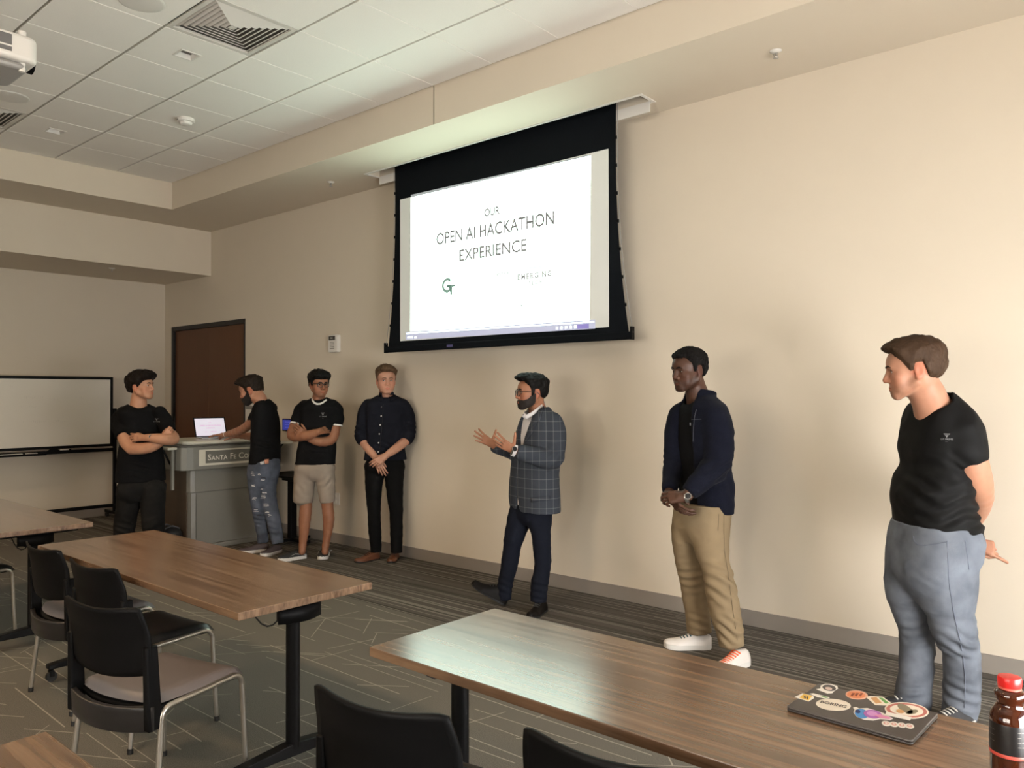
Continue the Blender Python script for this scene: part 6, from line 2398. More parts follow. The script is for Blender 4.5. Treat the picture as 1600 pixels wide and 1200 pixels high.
# ============ man talking with open hands, checked jacket
def plaid(s):
    m = bpy.data.materials.new('checked_wool')
    m.use_nodes = True
    nt = m.node_tree
    N, L = nt.nodes, nt.links
    b = N['Principled BSDF']
    b.inputs['Roughness'].default_value = 0.9
    b.inputs['Specular IOR Level'].default_value = 0.12
    tc = N.new('ShaderNodeTexCoord')
    mp = N.new('ShaderNodeMapping')
    mp.inputs['Rotation'].default_value = (0, 0, -math.atan2(s.R[1], s.R[0]))
    L.new(tc.outputs['Object'], mp.inputs[0])
    sp = N.new('ShaderNodeSeparateXYZ')
    L.new(mp.outputs[0], sp.inputs[0])
    def line(sock, per, w, off):
        a = N.new('ShaderNodeMath'); a.operation = 'MULTIPLY_ADD'
        L.new(sock, a.inputs[0]); a.inputs[1].default_value = 1 / per; a.inputs[2].default_value = off
        f = N.new('ShaderNodeMath'); f.operation = 'FRACT'
        L.new(a.outputs[0], f.inputs[0])
        c = N.new('ShaderNodeMath'); c.operation = 'LESS_THAN'
        L.new(f.outputs[0], c.inputs[0]); c.inputs[1].default_value = w
        return c.outputs[0]
    lx = line(sp.outputs['X'], 0.050, 0.10, 0.2)
    lz = line(sp.outputs['Z'], 0.068, 0.08, 0.1)
    ad = N.new('ShaderNodeMath'); ad.operation = 'ADD'
    L.new(lx, ad.inputs[0]); L.new(lz, ad.inputs[1])
    n = N.new('ShaderNodeTexNoise'); n.inputs['Scale'].default_value = 300
    L.new(tc.outputs['Object'], n.inputs['Vector'])
    cr = N.new('ShaderNodeValToRGB')
    e = cr.color_ramp.elements
    e[0].position, e[0].color = 0.0, (0.033, 0.039, 0.050, 1)
    e[1].position, e[1].color = 1.0, (0.130, 0.134, 0.142, 1)
    x = e.new(0.5); x.color = (0.078, 0.082, 0.090, 1)
    h = N.new('ShaderNodeMath'); h.operation = 'MULTIPLY_ADD'
    L.new(ad.outputs[0], h.inputs[0]); h.inputs[1].default_value = 0.5
    k = N.new('ShaderNodeMath'); k.operation = 'MULTIPLY_ADD'
    L.new(n.outputs['Fac'], k.inputs[0]); k.inputs[1].default_value = 0.16; k.inputs[2].default_value = -0.06
    L.new(k.outputs[0], h.inputs[2])
    L.new(h.outputs[0], cr.inputs[0])
    L.new(cr.outputs[0], b.inputs['Base Color'])
    bp = N.new('ShaderNodeBump'); bp.inputs['Strength'].default_value = 0.3; bp.inputs['Distance'].default_value = 0.002
    L.new(n.outputs['Fac'], bp.inputs['Height']); L.new(bp.outputs[0], b.inputs['Normal'])
    return m


def man_jacket():
    s = Person('man in checked grey blazer gesturing with both hands', (800, 948))
    sk = (0.28, 0.125, 0.070)
    BK = hair_mat('hair_black', (0.0045, 0.004, 0.0035))
    s.head(s.P(831, 615, -0.02), 1.06, 74, 2, 0, sk, nose=1.05, jaw=1.06, brow_m=BK, brow_th=1.15, h=0.0030, beard=((0.012, 0.007, 0.005), 0.75))
    s.hair(BK, top=0.024, sides=0.008, front=0.016, wav=0.0025, wf=80, line=((-0.12, -0.040), (-0.075, -0.040), (-0.050, -0.020), (-0.040, 0.004), (-0.030, 0.030), (0.002, 0.034), (0.008, -0.020), (0.022, -0.020), (0.032, 0.036), (0.050, 0.058), (0.072, 0.082), (0.14, 0.088)))
    s.beard_mesh(mat('beard_black', (0.014, 0.009, 0.007), 0.8, noise=0.4, nscale=90, bump=0.9, bscale=300), 0.0026)
    glasses(s, mat('tortoise_frame', (0.016, 0.010, 0.008), 0.3), 0.0245, 0.0215, M_LENS, y=0.106, z=0.0, th=0.0024)
    nk = [s.P(838, 630, -0.01), s.P(840, 642, 0.0), s.P(843, 660, 0.01)]
    s.skin_chain(nk, [s.px(12), s.px(12.5), s.px(15)], 0.03)
    A, ar = smooth_limb(s, [(868, 665, 9.5, -0.14), (868, 695, 9.5, -0.16), (864, 716, 9.5, -0.17), (832, 712, 8, -0.22), (805, 704, 5.6, -0.26)])
    s.skin_chain(A, ar, 0.02)
    Bq, br = smooth_limb(s, [(822, 665, 9, 0.15), (818, 690, 9, 0.14), (812, 706, 8.5, 0.10), (790, 703, 7, 0.02), (770, 695, 5.0, -0.05)])
    s.skin_chain(Bq, br, 0.02)
    s.hand(s.P(803, 703, -0.26), V3(s, -0.86, 0.50, -0.08), V3(s, 0.30, 0.10, 0.92), -1, 0.90, curls=((6, 8, 6), (8, 10, 8), (12, 14, 10), (18, 18, 10)), spread=9, thumb=(70, 5), h=0.0030)
    s.hand(s.P(770, 694, -0.05), V3(s, -0.86, 0.50, 0.0), V3(s, -0.25, 0.25, -0.92), 1, 0.84, curls=((14, 16, 10), (10, 12, 10), (10, 12, 10), (8, 10, 8)), spread=10, thumb=(78, 0), h=0.0030)
    core(s, s.P(835, 790, 0.02), s.P(842, 690, 0.0), A[0], Bq[0], nk[2])
    leg_core(s, s.P(843, 800, -0.06), s.P(847, 860, -0.10), s.P(842, 935, -0.14))
    leg_core(s, s.P(815, 800, 0.05), s.P(800, 855, 0.03), s.P(788, 930, 0.03))
    s.body(0.0055)
    # white shirt with a spread collar
    base = [(636, 831, 856, 0.01), (644, 822, 863), (653, 816, 869), (665, 811, 875), (680, 807, 877), (700, 804, 876), (720, 801, 873), (740, 799, 871), (760, 797, 872), (780, 797, 873), (797, 799, 873)]
    MWS = cloth_mat('white_shirt_cotton', (0.56, 0.54, 0.54), 0.04, 0.8)
    inner = loft(s.rows([(r[0], r[1] + 2.2, r[2] - 3) + tuple(r[3:]) for r in base], 57, 0.62))
    sh = s.garment('dress_shirt', [(inner, 0.02)], MWS, 0.006, [(cone(nk[2] - np.array([0, 0, 0.004]), nk[0], s.px(15.5), s.px(15)), 0.004)], 0.0025, (9, 9, 10), seed=7)
    bvs = s.bvh()
    # collar band
    ring = [(818, 652, -0.11), (822.5, 655, -0.12), (829, 651.5, -0.12), (838, 645, -0.10), (847, 638, -0.06), (852, 633, 0.0), (848, 634.5, 0.06), (838, 641, 0.08), (827, 647, 0.05), (819, 650, -0.04)]
    cpts = [s.P(u, v, d_) for u, v, d_ in ring]
    V, F_ = [], []
    for i, (u, v, d_) in enumerate(ring):
        b_ = s.P(u, v, d_); inn = unit(nk[1] - b_) * 0.006
        V += [b_, b_ + np.array([0, 0, 0.030]) + inn]
    n_ = len(ring)
    F_ = [(2 * i, 2 * ((i + 1) % n_), 2 * ((i + 1) % n_) + 1, 2 * i + 1) for i in range(n_)]
    s.mb('collar', MB().add(V, F_), MWS, sh, smooth=70, solid=0.004)
    patch(s, 'collar_point', bvs, ((827, 649), (839, 641), (835, 652), (833, 652)), MWS, sh, 5, 5, 0.012, 0.004)
    patch(s, 'collar_point', bvs, ((815, 647), (822, 652.5), (819, 654), (816, 651)), MWS, sh, 5, 5, 0.010, 0.004)
    for u, v in ((814.8, 679), (811, 698)):
        button(s, bvs, u, v, M_RUBW, sh, 0.005)
    # jacket: shell with sleeves, opened in a V at the front
    shell = loft(s.rows(base, 57, 0.62, grow=0.008))
    SA, sr = smooth_limb(s, [(864, 658, 14, -0.11), (868, 675, 14.5, -0.14), (868, 697, 14.5, -0.16), (864, 715, 14.5, -0.17), (835, 712, 12.5, -0.22), (808, 706, 10.5, -0.25)])
    SB, sb = smooth_limb(s, [(826, 658, 12, 0.12), (822, 675, 12, 0.14), (818, 693, 11.5, 0.14), (812, 706, 11, 0.10), (790, 703.5, 9, 0.02), (771, 698, 7.2, -0.04)])
    f, r = s.fwd(57), s.right(57)
    cc = s.P(838, 715, 0)
    def opening(X, Y, Z):
        px_, py_ = X - cc[0], Y - cc[1]
        lx = px_ * r[0] + py_ * r[1]
        ly = px_ * f[0] + py_ * f[1]
        zz = (Z - cc[2])
        wl = np.interp(zz, (-0.42, -0.36, -0.25, 0.0, 0.06, 0.27, 0.40), (0.10, 0.045, 0.030, 0.018, 0.028, 0.070, 0.060))
        wr_ = np.interp(zz, (-0.42, -0.36, -0.25, 0.0, 0.06, 0.27, 0.40), (0.060, -0.008, -0.020, -0.014, 0.002, 0.062, 0.06))
        return np.maximum(np.maximum(lx - wl, -wr_ - lx), 0.01 - ly)
    op = (opening, cc + np.array([-0.35, -0.35, -0.5]), cc + np.array([0.35, 0.35, 0.45]))
    vent = s.P(869, 785, 0.05)
    MP = plaid(s)
    jk = s.garment('blazer', [(shell, 0.02), (op, 0.004, 's')] + chain_prims(SA, sr, 0.022) + chain_prims(SB, sb, 0.022), MP, 0.0055,
                   [(cone(nk[2] - np.array([0, 0, 0.012]), nk[0] + np.array([0, 0, 0.05]), s.px(15.5), s.px(16.5)), 0.006)], 0.0035, (8, 8, 11),
                   folds=((SA[8], 0.14, 0.008, unit(V3(s, -0.75, 0.65, 0)), 0.045), (SA[5], 0.10, 0.004, unit(V3(s, 0.2, 0.95, 0)), 0.05), (s.P(868, 745, 0), 0.15, 0.005, unit(V3(s, 0.8, 0.5, 0)), 0.05)), seed=8)
    bv = s.bvh()
    patch(s, 'lapel', bv, ((836.5, 648), (851, 633), (843, 657), (829.5, 668)), MP, jk, 7, 8, 0.009, 0.004)
    patch(s, 'lapel', bv, ((829.5, 668), (841, 658), (831, 678), (818, 694)), MP, jk, 6, 9, 0.008, 0.004)
    patch(s, 'lapel', bv, ((813, 655), (816, 651), (812, 668), (808, 676)), MP, jk, 4, 8, 0.008, 0.004)
    patch(s, 'pocket_flap', bv, ((829, 778), (860, 774.5), (860, 781), (830, 785)), MP, jk, 8, 3, 0.006, 0.004)
    s.mb('shirt_cuff', MB().add(*_band(s.P(803.5, 704, -0.255), V3(s, -0.86, 0.30, -0.15), s.px(8.4), 0.022)), MWS, sh, smooth=60)
    watch(s, s.P(801.5, 703.5, -0.262), V3(s, -0.86, 0.42, -0.1), s.px(6.6), V3(s, 0.3, 0.3, -0.9))
    # navy trousers
    pel = loft(s.rows([(770, 806, 864, 0, None, 0.68), (785, 803, 863), (798, 799, 861), (810, 803, 856), (819, 811, 848)], 57, 0.68))
    n1, q1 = smooth_limb(s, [(843, 795, 19, -0.05), (844, 820, 16.5, -0.08), (846, 840, 14.5, -0.10), (847, 860, 13.5, -0.11), (848, 880, 12.6, -0.12), (846, 897, 12.6, -0.13), (843, 912, 13, -0.14), (841, 939, 12.6, -0.15)], 2)
    n2, q2 = smooth_limb(s, [(816, 795, 19, 0.05), (809, 820, 17, 0.04), (803, 840, 15.5, 0.03), (800, 856, 13.6, 0.03), (797, 876, 13, 0.03), (793, 896, 11.8, 0.03), (789, 914, 11.5, 0.03), (788, 936, 10.5, 0.03)], 2)
    MN = cloth_mat('navy_wool', (0.0065, 0.0080, 0.0140), 0.1, 0.85)
    s.garment('trousers', [(pel, 0.02)] + chain_prims(n1, q1, 0.025, top=3) + chain_prims(n2, q2, 0.02, top=3), MN, 0.006, (), 0.004, (9, 9, 12),
              folds=((s.P(845, 925, -0.2), 0.12, 0.006, unit(V3(s, 0.2, 0.95, 0)), 0.05), (s.P(790, 915, 0), 0.12, 0.005, unit(V3(s, 0.3, 0.95, 0)), 0.05)), seed=9)
    MSB = mat('black_shoe_leather', (0.007, 0.006, 0.0055), 0.5, noise=0.15, nscale=20, spec=0.08)
    g1, g2 = onZ(850, 952), onZ(789, 946.5)
    s.shoe(nv(g1) + s.R * 0.01, s.fwd(26), 0.29, 0.098, MSB, M_RUBB, height=0.090, kind='dress', lace=(M_RUBBER, 4))
    s.shoe(nv(g2) + np.array([0, 0, 0.0]), s.fwd(84), 0.30, 0.098, MSB, M_RUBB, pitch=31, height=0.118, kind='dress', lace=(M_RUBBER, 4))


def _band(c, axis, r, w):
    m = ring_band(c, axis, r, w, 0.003)
    return [Vector(v) for v in m.v], m.f


# ============ man in dark button shirt
def man_shirt():
    s = Person('man in dark navy button-up shirt and black trousers with hands folded', (600, 876))
    sk = (0.40, 0.21, 0.14)
    s.head(s.P(603, 595, -0.02), 1.08, -9, -2, 0, sk, nose=0.95, jaw=1.02, brow_m=hair_mat('brow_sandy', (0.10, 0.055, 0.03)), iris=M_IRISB, gaze=14, brow_th=0.8, h=0.0032, lidz=0.8)
    s.hair(hair_mat('hair_sandy', (0.085, 0.050, 0.028)), top=0.026, sides=0.007, front=0.006, wav=0.003, wf=75, h=0.0036)
    nk = [s.P(603, 610, 0.0), s.P(603, 622, 0.01), s.P(603, 636, 0.02)]
    s.skin_chain(nk, [s.px(10.5), s.px(10.5), s.px(13)], 0.03)
    A, ar = smooth_limb(s, [(572, 638, 7, 0.0), (567, 662, 7, 0.02), (565.5, 684, 6.8, 0.0), (575, 700, 6.2, -0.08), (587, 715, 4.4, -0.16)])
    s.skin_chain(A, ar, 0.02)
    Bq, br = smooth_limb(s, [(633, 638, 7, 0.0), (638, 662, 7, 0.02), (637, 684, 6.8, -0.02), (621, 699, 6.4, -0.12), (604, 711, 4.6, -0.19)])
    s.skin_chain(Bq, br, 0.02)
    s.hand(s.P(602, 713, -0.20), V3(s, -0.80, -0.55, 0.05), V3(s, -0.1, -0.2, 0.95), -1, 0.95, curls=((12, 30, 20), (12, 30, 20), (14, 32, 20), (16, 34, 20)), spread=3, thumb=(28, 10), h=0.0034)
    s.hand(s.P(588, 717, -0.16), V3(s, 0.40, -0.90, -0.05), V3(s, 0.1, -0.1, 0.95), 1, 0.93, curl=(10, 16, 12), spread=4, thumb=(25, 10), h=0.0034)
    core(s, s.P(602, 725, 0.0), s.P(603, 660, 0.0), A[0], Bq[0], nk[2])
    leg_core(s, s.P(586, 740, 0.0), s.P(584, 795, 0.0), s.P(587, 860, 0.0))
    leg_core(s, s.P(617, 740, 0.0), s.P(619, 795, 0.0), s.P(620, 860, -0.01))
    s.body(0.0065)
    MS = cloth_mat('navy_shirt_cotton', (0.0070, 0.0080, 0.0130), 0.12, 0.8)
    R = [(616, 594, 615, 0.01), (620, 585, 624), (626, 576, 634), (634, 572, 638), (645, 572, 637), (665, 573, 635), (685, 573, 633), (705, 571, 633), (718, 569, 635)]
    torso = loft(s.rows(R, -4, 0.60))
    SA, sr = smooth_limb(s, [(576, 632, 8.5, 0.0), (570, 645, 9.6, 0.01), (566.5, 664, 9.6, 0.02), (565, 682, 9.5, 0.0), (568, 691, 8.8, -0.03)])
    SB, sb = smooth_limb(s, [(629, 632, 8.5, 0.0), (635.5, 645, 9.6, 0.01), (638.5, 664, 9.6, 0.02), (637.5, 682, 9.5, -0.01), (633, 689, 8.8, -0.04)])
    neckcut = cone(nk[2] - np.array([0, 0, 0.03]) + s.fwd(-4) * 0.03, nk[0], s.px(11.5), s.px(12))
    sh = s.garment('button_shirt', [(torso, 0.02)] + chain_prims(SA, sr, 0.02) + chain_prims(SB, sb, 0.02), MS, 0.0062, [(neckcut, 0.004)], 0.005, (9, 9, 12),
                   folds=((SA[8], 0.12, 0.008, unit(V3(s, 0.1, 1, 0)), 0.045), (SB[8], 0.12, 0.008, unit(V3(s, -0.1, 1, 0)), 0.045), (s.P(602, 700, -0.1), 0.15, 0.005, unit(V3(s, 0.5, 0.85, 0)), 0.06)), seed=10)
    bv = s.bvh()
    patch(s, 'collar_wing', bv, ((593, 613), (597, 614), (598, 628), (590, 625)), MS, sh, 4, 5, 0.012, 0.004)
    patch(s, 'collar_wing', bv, ((610, 614), (615, 612), (618, 624), (609, 628)), MS, sh, 4, 5, 0.012, 0.004)
    stitch(s, 'placket', bv, [(599, 632), (598, 650), (596.5, 670), (594.5, 692), (593, 706)], mat('placket_dark', (0.004, 0.0045, 0.007), 0.8), sh, 0.003)
    for u, v in ((596, 636), (595.6, 650), (594, 664), (592.7, 678), (591.6, 692), (591, 706)):
        button(s, bv, u, v, M_RUBW if v > 640 else mat('button_dark', (0.05, 0.05, 0.05), 0.4), sh, 0.0062)
    pel = loft(s.rows([(708, 574, 630, 0, None, 0.6), (719, 573, 630), (726, 570, 632), (735, 572, 630), (741, 578, 624)], -4, 0.62))
    n1, q1 = smooth_limb(s, [(586, 731, 15.5, 0), (584, 760, 12.8, 0), (584, 780, 11.3, 0), (584.5, 800, 9.8, 0), (585, 822, 10, 0), (587, 846, 9, 0), (587.5, 862, 8.3, 0)], 2)
    n2, q2 = smooth_limb(s, [(616, 731, 15.5, 0), (616.5, 760, 13.4, 0), (617.5, 780, 11.6, 0), (619, 800, 10.2, 0), (619.5, 830, 9.8, -0.01), (619.5, 863, 8.6, -0.01)], 2)
    MB_ = cloth_mat('black_trouser', (0.0040, 0.0040, 0.0042), 0.1, 0.85)
    s.garment('trousers', [(pel, 0.015)] + chain_prims(n1, q1, 0.02, top=2) + chain_prims(n2, q2, 0.012, top=2), MB_, 0.0065, (), 0.004, (9, 9, 12), seed=11)
    MBR = mat('tan_leather', (0.105, 0.038, 0.017), 0.4, noise=0.15, nscale=20)
    g1, g2 = onZ(593, 873), onZ(620, 871)
    s.shoe(nv(g1), s.fwd(52), 0.285, 0.098, MBR, M_RUBB, height=0.085, kind='dress', lace=(mat('brown_lace', (0.04, 0.02, 0.012), 0.7), 4))
    s.shoe(nv(g2), s.fwd(14), 0.285, 0.098, MBR, M_RUBB, height=0.085, kind='dress', lace=(mat('brown_lace', (0.04, 0.02, 0.012), 0.7), 4))


# ============ man in glasses, black ringer tee and grey shorts
def man_shorts():
    s = Person('man in glasses with arms crossed, black ringer tee and grey shorts', (485, 875))
    sk = (0.225, 0.098, 0.052)
    BK = hair_mat('hair_black', (0.0045, 0.004, 0.0035))
    s.head(s.P(498, 601.5, -0.02), 1.0, -24, -2, 0, sk, nose=1.0, jaw=0.98, brow_m=BK, gaze=5, h=0.0034, beard=((0.08, 0.04, 0.025), 0.25))
    s.hair(BK, top=0.030, sides=0.014, front=0.010, wav=0.004, wf=70, h=0.0038, curls=60, curl_r=0.013, extra=((0.02, 0.082, 0.060, 0.050, 0.022, 0.024),),
           line=((-0.12, -0.046), (-0.06, -0.044), (-0.040, -0.010), (-0.030, 0.026), (0.004, 0.030), (0.010, -0.008), (0.026, -0.004), (0.036, 0.030), (0.055, 0.050), (0.075, 0.056), (0.14, 0.050)))
    glasses(s, mat('black_frame', (0.006, 0.006, 0.006), 0.3), 0.0240, 0.0200, M_LENS, th=0.0030, rootname='glasses')
    nk = [s.P(498, 614, 0.0), s.P(498, 624, 0.01), s.P(499, 637, 0.02)]
    s.skin_chain(nk, [s.px(8.8), s.px(9), s.px(12)], 0.03)
    A, ar = smooth_limb(s, [(470, 640, 7.8, 0.02), (463, 660, 7.6, 0.0), (457, 681, 7.4, -0.05), (476, 681, 7.2, -0.16), (497, 675, 5.0, -0.185)])
    s.skin_chain(A, ar, 0.018)
    Bq, br = smooth_limb(s, [(525, 640, 8, 0.02), (524, 662, 8, 0.0), (517, 687, 7.4, -0.05), (498, 690, 6.6, -0.125), (480, 683, 5.0, -0.13)])
    s.skin_chain(Bq, br, 0.018)
    s.hand(s.P(499, 674, -0.175), V3(s, 0.70, 0.10, 0.72), V3(s, 0.2, -0.3, 0.9), 1, 0.92, curl=(10, 15, 10), spread=3, thumb=(25, 10), h=0.0036)
    s.hand(s.P(479, 681, -0.14), V3(s, -0.80, 0.58, 0.05), V3(s, 0.1, 0.1, 0.95), -1, 0.92, curls=((14, 30, 20), (16, 32, 20), (18, 34, 20), (20, 36, 20)), spread=5, thumb=(30, 10), h=0.0034)
    core(s, s.P(492, 725, 0.0), s.P(498, 660, 0.0), A[0], Bq[0], nk[2])
    # bare lower legs
    c1, r1 = smooth_limb(s, [(476, 740, 11, 0.0), (476, 770, 10, 0.0), (478, 790, 8.6, 0.0), (476.5, 808, 8.8, 0.0), (475, 830, 7.0, 0.0), (473, 850, 5.4, 0.0), (472, 862, 5.4, -0.01)], 2)
    c2, r2 = smooth_limb(s, [(508, 740, 11, 0.0), (510, 770, 10, 0.0), (511.5, 790, 8.4, 0.0), (513.5, 808, 8.5, 0.0), (512, 830, 6.6, 0.0), (509, 850, 5.0, 0.0), (508, 862, 5.2, -0.01)], 2)
    s.skin_chain(c1, r1, 0.02)
    s.skin_chain(c2, r2, 0.02)
    s.skin(cone(s.P(492, 725, 0.0), c1[0], 0.075, 0.06), 0.03)
    s.skin(cone(s.P(492, 725, 0.0), c2[0], 0.075, 0.06), 0.03)
    s.body(0.0065)
    R = [(621, 489, 511, 0.01), (626, 480, 519), (633, 473, 527), (646, 470, 527), (665, 469, 525), (690, 467, 525), (710, 464, 524), (725, 462, 523)]
    torso = loft(s.rows(R, 10, 0.60))
    SA, sr = s.limb([(476, 634, 9, 0.01), (470, 642, 10, 0.02), (466, 655, 10, 0.01), (463, 664, 9.8, -0.01)])
    SB, sb = s.limb([(520, 633, 9, 0.01), (525, 641, 10.5, 0.02), (526, 654, 10.5, 0.01), (524.5, 665, 10.2, 0.0)])
    tee = s.garment('t_shirt', [(torso, 0.02)] + chain_prims(SA, sr, 0.02) + chain_prims(SB, sb, 0.02), M_TEEBLK, 0.0062, [(cone(nk[2] - np.array([0, 0, 0.012]) + s.fwd(0) * 0.012, nk[0], s.px(11.5), s.px(11)), 0.004)], 0.004, (9, 9, 12),
                    folds=((s.P(495, 705, -0.1), 0.15, 0.006, unit(V3(s, 0.3, 0.95, 0)), 0.06),), seed=12)
    bv = s.bvh()
    stitch(s, 'white_collar', bv, [(487.5, 622.5), (488.5, 626), (491, 629.5), (495, 631.3), (500, 631.2), (505, 628.8), (510, 625), (514, 621.5)], M_RUBW, tee, 0.0095)
    ax_ = unit(SB[3] - SB[2])
    s.mb('white_sleeve_hem', MB().add(*_band(SB[3] - ax_ * 0.004, ax_, sb[3] + 0.001, 0.014)), M_RUBW, tee, smooth=60)
    ax_ = unit(SA[3] - SA[2])
    s.mb('white_sleeve_hem', MB().add(*_band(SA[3] - ax_ * 0.004, ax_, sr[3] + 0.001, 0.014)), M_RUBW, tee, smooth=60)
    logo(s, tee, s.P(505, 651.5, -0.3), s.R, (0, 0, 1), 1.10)
    MG = cloth_mat('grey_shorts', (0.235, 0.195, 0.155), 0.08, 0.85, 400)
    pel = loft(s.rows([(716, 467, 520, 0, None, 0.62), (725, 465, 521), (729, 462, 523), (738, 464, 521), (746, 470, 515), (751, 478, 506)], 10, 0.64))
    n1, q1 = smooth_limb(s, [(477, 736, 15.8, 0.0), (475, 760, 15, 0.0), (473.5, 784.5, 14.0, 0.0)], 3)
    n2, q2 = smooth_limb(s, [(507, 736, 15.2, 0.0), (509.5, 760, 13.2, 0.0), (511.5, 784.5, 11.0, 0.0)], 3)
    s.garment('shorts', [(pel, 0.015)] + chain_prims(n1, q1, 0.02) + chain_prims(n2, q2, 0.012), MG, 0.0062, (), 0.005, (9, 9, 10),
              folds=((s.P(475, 765, -0.05), 0.12, 0.006, unit(V3(s, 0.6, 0.8, 0)), 0.06), (s.P(508, 755, -0.05), 0.12, 0.006, unit(V3(s, -0.6, 0.8, 0)), 0.06)), seed=13)
    MSN = mat('black_mesh_shoe', (0.020, 0.020, 0.022), 0.6, noise=0.3, nscale=60)
    g1, g2 = onZ(479, 871), onZ(510, 866)
    for g, ps in ((g1, 62), (g2, 10)):
        o, M = s.shoe(nv(g), s.fwd(ps), 0.29, 0.104, MSN, M_RUBW, height=0.095, lace=(M_RUBB, 4))
        for sx in (-1, 1):
            pts = [M @ Vector((sx * 0.052, 0.03, 0.040)), M @ Vector((sx * 0.050, 0.09, 0.052)), M @ Vector((sx * 0.046, 0.14, 0.060)), M @ Vector((sx * 0.051, 0.19, 0.045))]
            s.mb('side_stripe', MB().tube(pts, [0.010, 0.009, 0.006, 0.002], 8, flat=0.5), mat('shoe_silver', (0.34, 0.34, 0.33), 0.5), o, smooth=70)


# ============ man at the lectern
def man_lectern():
    s = Person('man in black t-shirt and ripped jeans reaching over the lectern', (420, 868))
    sk = (0.33, 0.160, 0.098)
    HD = hair_mat('hair_dark_brown', (0.014, 0.009, 0.006))
    s.head(s.P(393, 611, 0.02), 1.08, 112, -16, 0, sk, nose=1.0, brow_m=HD, h=0.0034, beard=((0.012, 0.008, 0.006), 0.8))
    s.hair(HD, top=0.026, sides=0.008, front=0.016, wav=0.003, wf=80, h=0.0038, line=((-0.12, -0.046), (-0.075, -0.044), (-0.050, -0.026), (-0.040, 0.0), (-0.030, 0.030), (0.002, 0.034), (0.008, -0.010), (0.024, -0.010), (0.034, 0.036), (0.055, 0.056), (0.075, 0.076), (0.14, 0.082)))
    s.beard_mesh(mat('beard_dark', (0.012, 0.008, 0.006), 0.8, noise=0.4, nscale=90, bump=0.9, bscale=300), 0.0045)
    nk = [s.P(400, 615, 0.01), s.P(405, 623, 0.0), s.P(412, 636, 0.0)]
    s.skin_chain(nk, [s.px(9.5), s.px(10), s.px(10.5)], 0.03)
    A, ar = smooth_limb(s, [(405, 642, 7.2, -0.06), (396, 656, 7.0, 0.02), (379, 671, 6.4, 0.18), (366, 676, 5.6, 0.30), (353, 679, 4.0, 0.41)])
    s.skin_chain(A, ar, 0.018)
    Bq, br = smooth_limb(s, [(424, 640, 7, 0.14), (414, 662, 6.6, 0.24), (400, 682, 6.0, 0.34), (384, 681, 5.2, 0.42), (371, 681, 3.8, 0.46)])
    s.skin_chain(Bq, br, 0.018)
    s.hand(s.P(351, 679.5, 0.42), V3(s, -0.86, -0.06, 0.45), V3(s, 0.0, -0.95, 0.0), -1, 0.93, curl=(4, 8, 8), spread=5, thumb=(35, 10), h=0.0034)
    s.hand(s.P(369, 681, 0.46), V3(s, -0.90, -0.02, 0.35), V3(s, 0.0, -0.95, 0.0), 1, 0.93, curl=(4, 8, 8), spread=4, thumb=(35, 10), h=0.0034)
    core(s, s.P(413, 725, 0.0), s.P(415, 660, 0.02), A[0], Bq[0], nk[2])
    leg_core(s, s.P(403, 735, -0.05), s.P(402, 790, -0.04), s.P(410, 845, 0.0))
    leg_core(s, s.P(424, 735, 0.06), s.P(421, 790, 0.0), s.P(434, 845, -0.04))
    s.body(0.0065)
    R = [(624, 405, 421, 0.0), (629, 400, 427), (637, 396, 431), (650, 394, 435), (668, 393, 437), (690, 392.5, 437), (710, 391, 438), (724, 390, 437)]
    torso = loft(s.rows(R, 138, 0.60))
    SA, sr = s.limb([(408, 637, 9, -0.05), (404, 643, 9.2, -0.04), (400, 650, 9, 0.0), (395.5, 656, 8.6, 0.04)])
    SB, sb = s.limb([(424, 638, 9, 0.12), (418, 654, 8.8, 0.2), (412, 664, 8.4, 0.25)])
    tee = s.garment('t_shirt', [(torso, 0.02)] + chain_prims(SA, sr, 0.02) + chain_prims(SB, sb, 0.02), M_TEEBLK, 0.0062, [(cone(nk[2] - np.array([0, 0, 0.006]), nk[0], s.px(11.5), s.px(11)), 0.004)], 0.004, (9, 9, 12),
                    folds=((s.P(415, 700, -0.1), 0.18, 0.006, unit(V3(s, 0.4, 0.9, 0)), 0.06),), seed=14)
    ax_ = unit(A[-1] - A[-3])
    s.mb('bracelet', MB().add(*_band(A[-1] - ax_ * 0.004, ax_, ar[-1] + 0.001, 0.010)), mat('bracelet_pale', (0.5, 0.42, 0.36), 0.4), smooth=60)
    MD = denim('mid_denim', (0.038, 0.045, 0.060), (0.090, 0.104, 0.134))
    pel = loft(s.rows([(714, 392, 436, 0, None, 0.62), (726, 390, 437), (740, 389, 435), (752, 392, 431), (760, 396, 426)], 138, 0.66))
    n1, q1 = smooth_limb(s, [(400, 732, 12, -0.05), (398, 760, 10, -0.05), (402, 790, 9.2, -0.04), (407, 815, 8.6, -0.02), (411, 847, 8.2, 0.0)], 3)
    n2, q2 = smooth_limb(s, [(422, 732, 14.5, 0.04), (418, 760, 13.2, 0.02), (421, 790, 11.6, 0.0), (428, 815, 10.4, -0.02), (434, 849, 8.8, -0.04)], 3)
    jo = s.garment('ripped_jeans', [(pel, 0.015)] + chain_prims(n1, q1, 0.02, top=2) + chain_prims(n2, q2, 0.012, top=2), MD, 0.0062, (), 0.006, (9, 9, 13),
                   folds=((s.P(405, 812, -0.1), 0.12, 0.007, unit(V3(s, 0.2, 0.95, 0)), 0.045), (s.P(428, 825, -0.1), 0.14, 0.007, unit(V3(s, 0.3, 0.95, 0)), 0.05)), seed=15)
    bv = s.bvh()
    MR = mat('frayed_white_thread', (0.42, 0.41, 0.40), 0.9, noise=0.3, nscale=200)
    MH = mat('rip_dark', (0.02, 0.018, 0.02), 0.9)
    rr = random.Random(4)
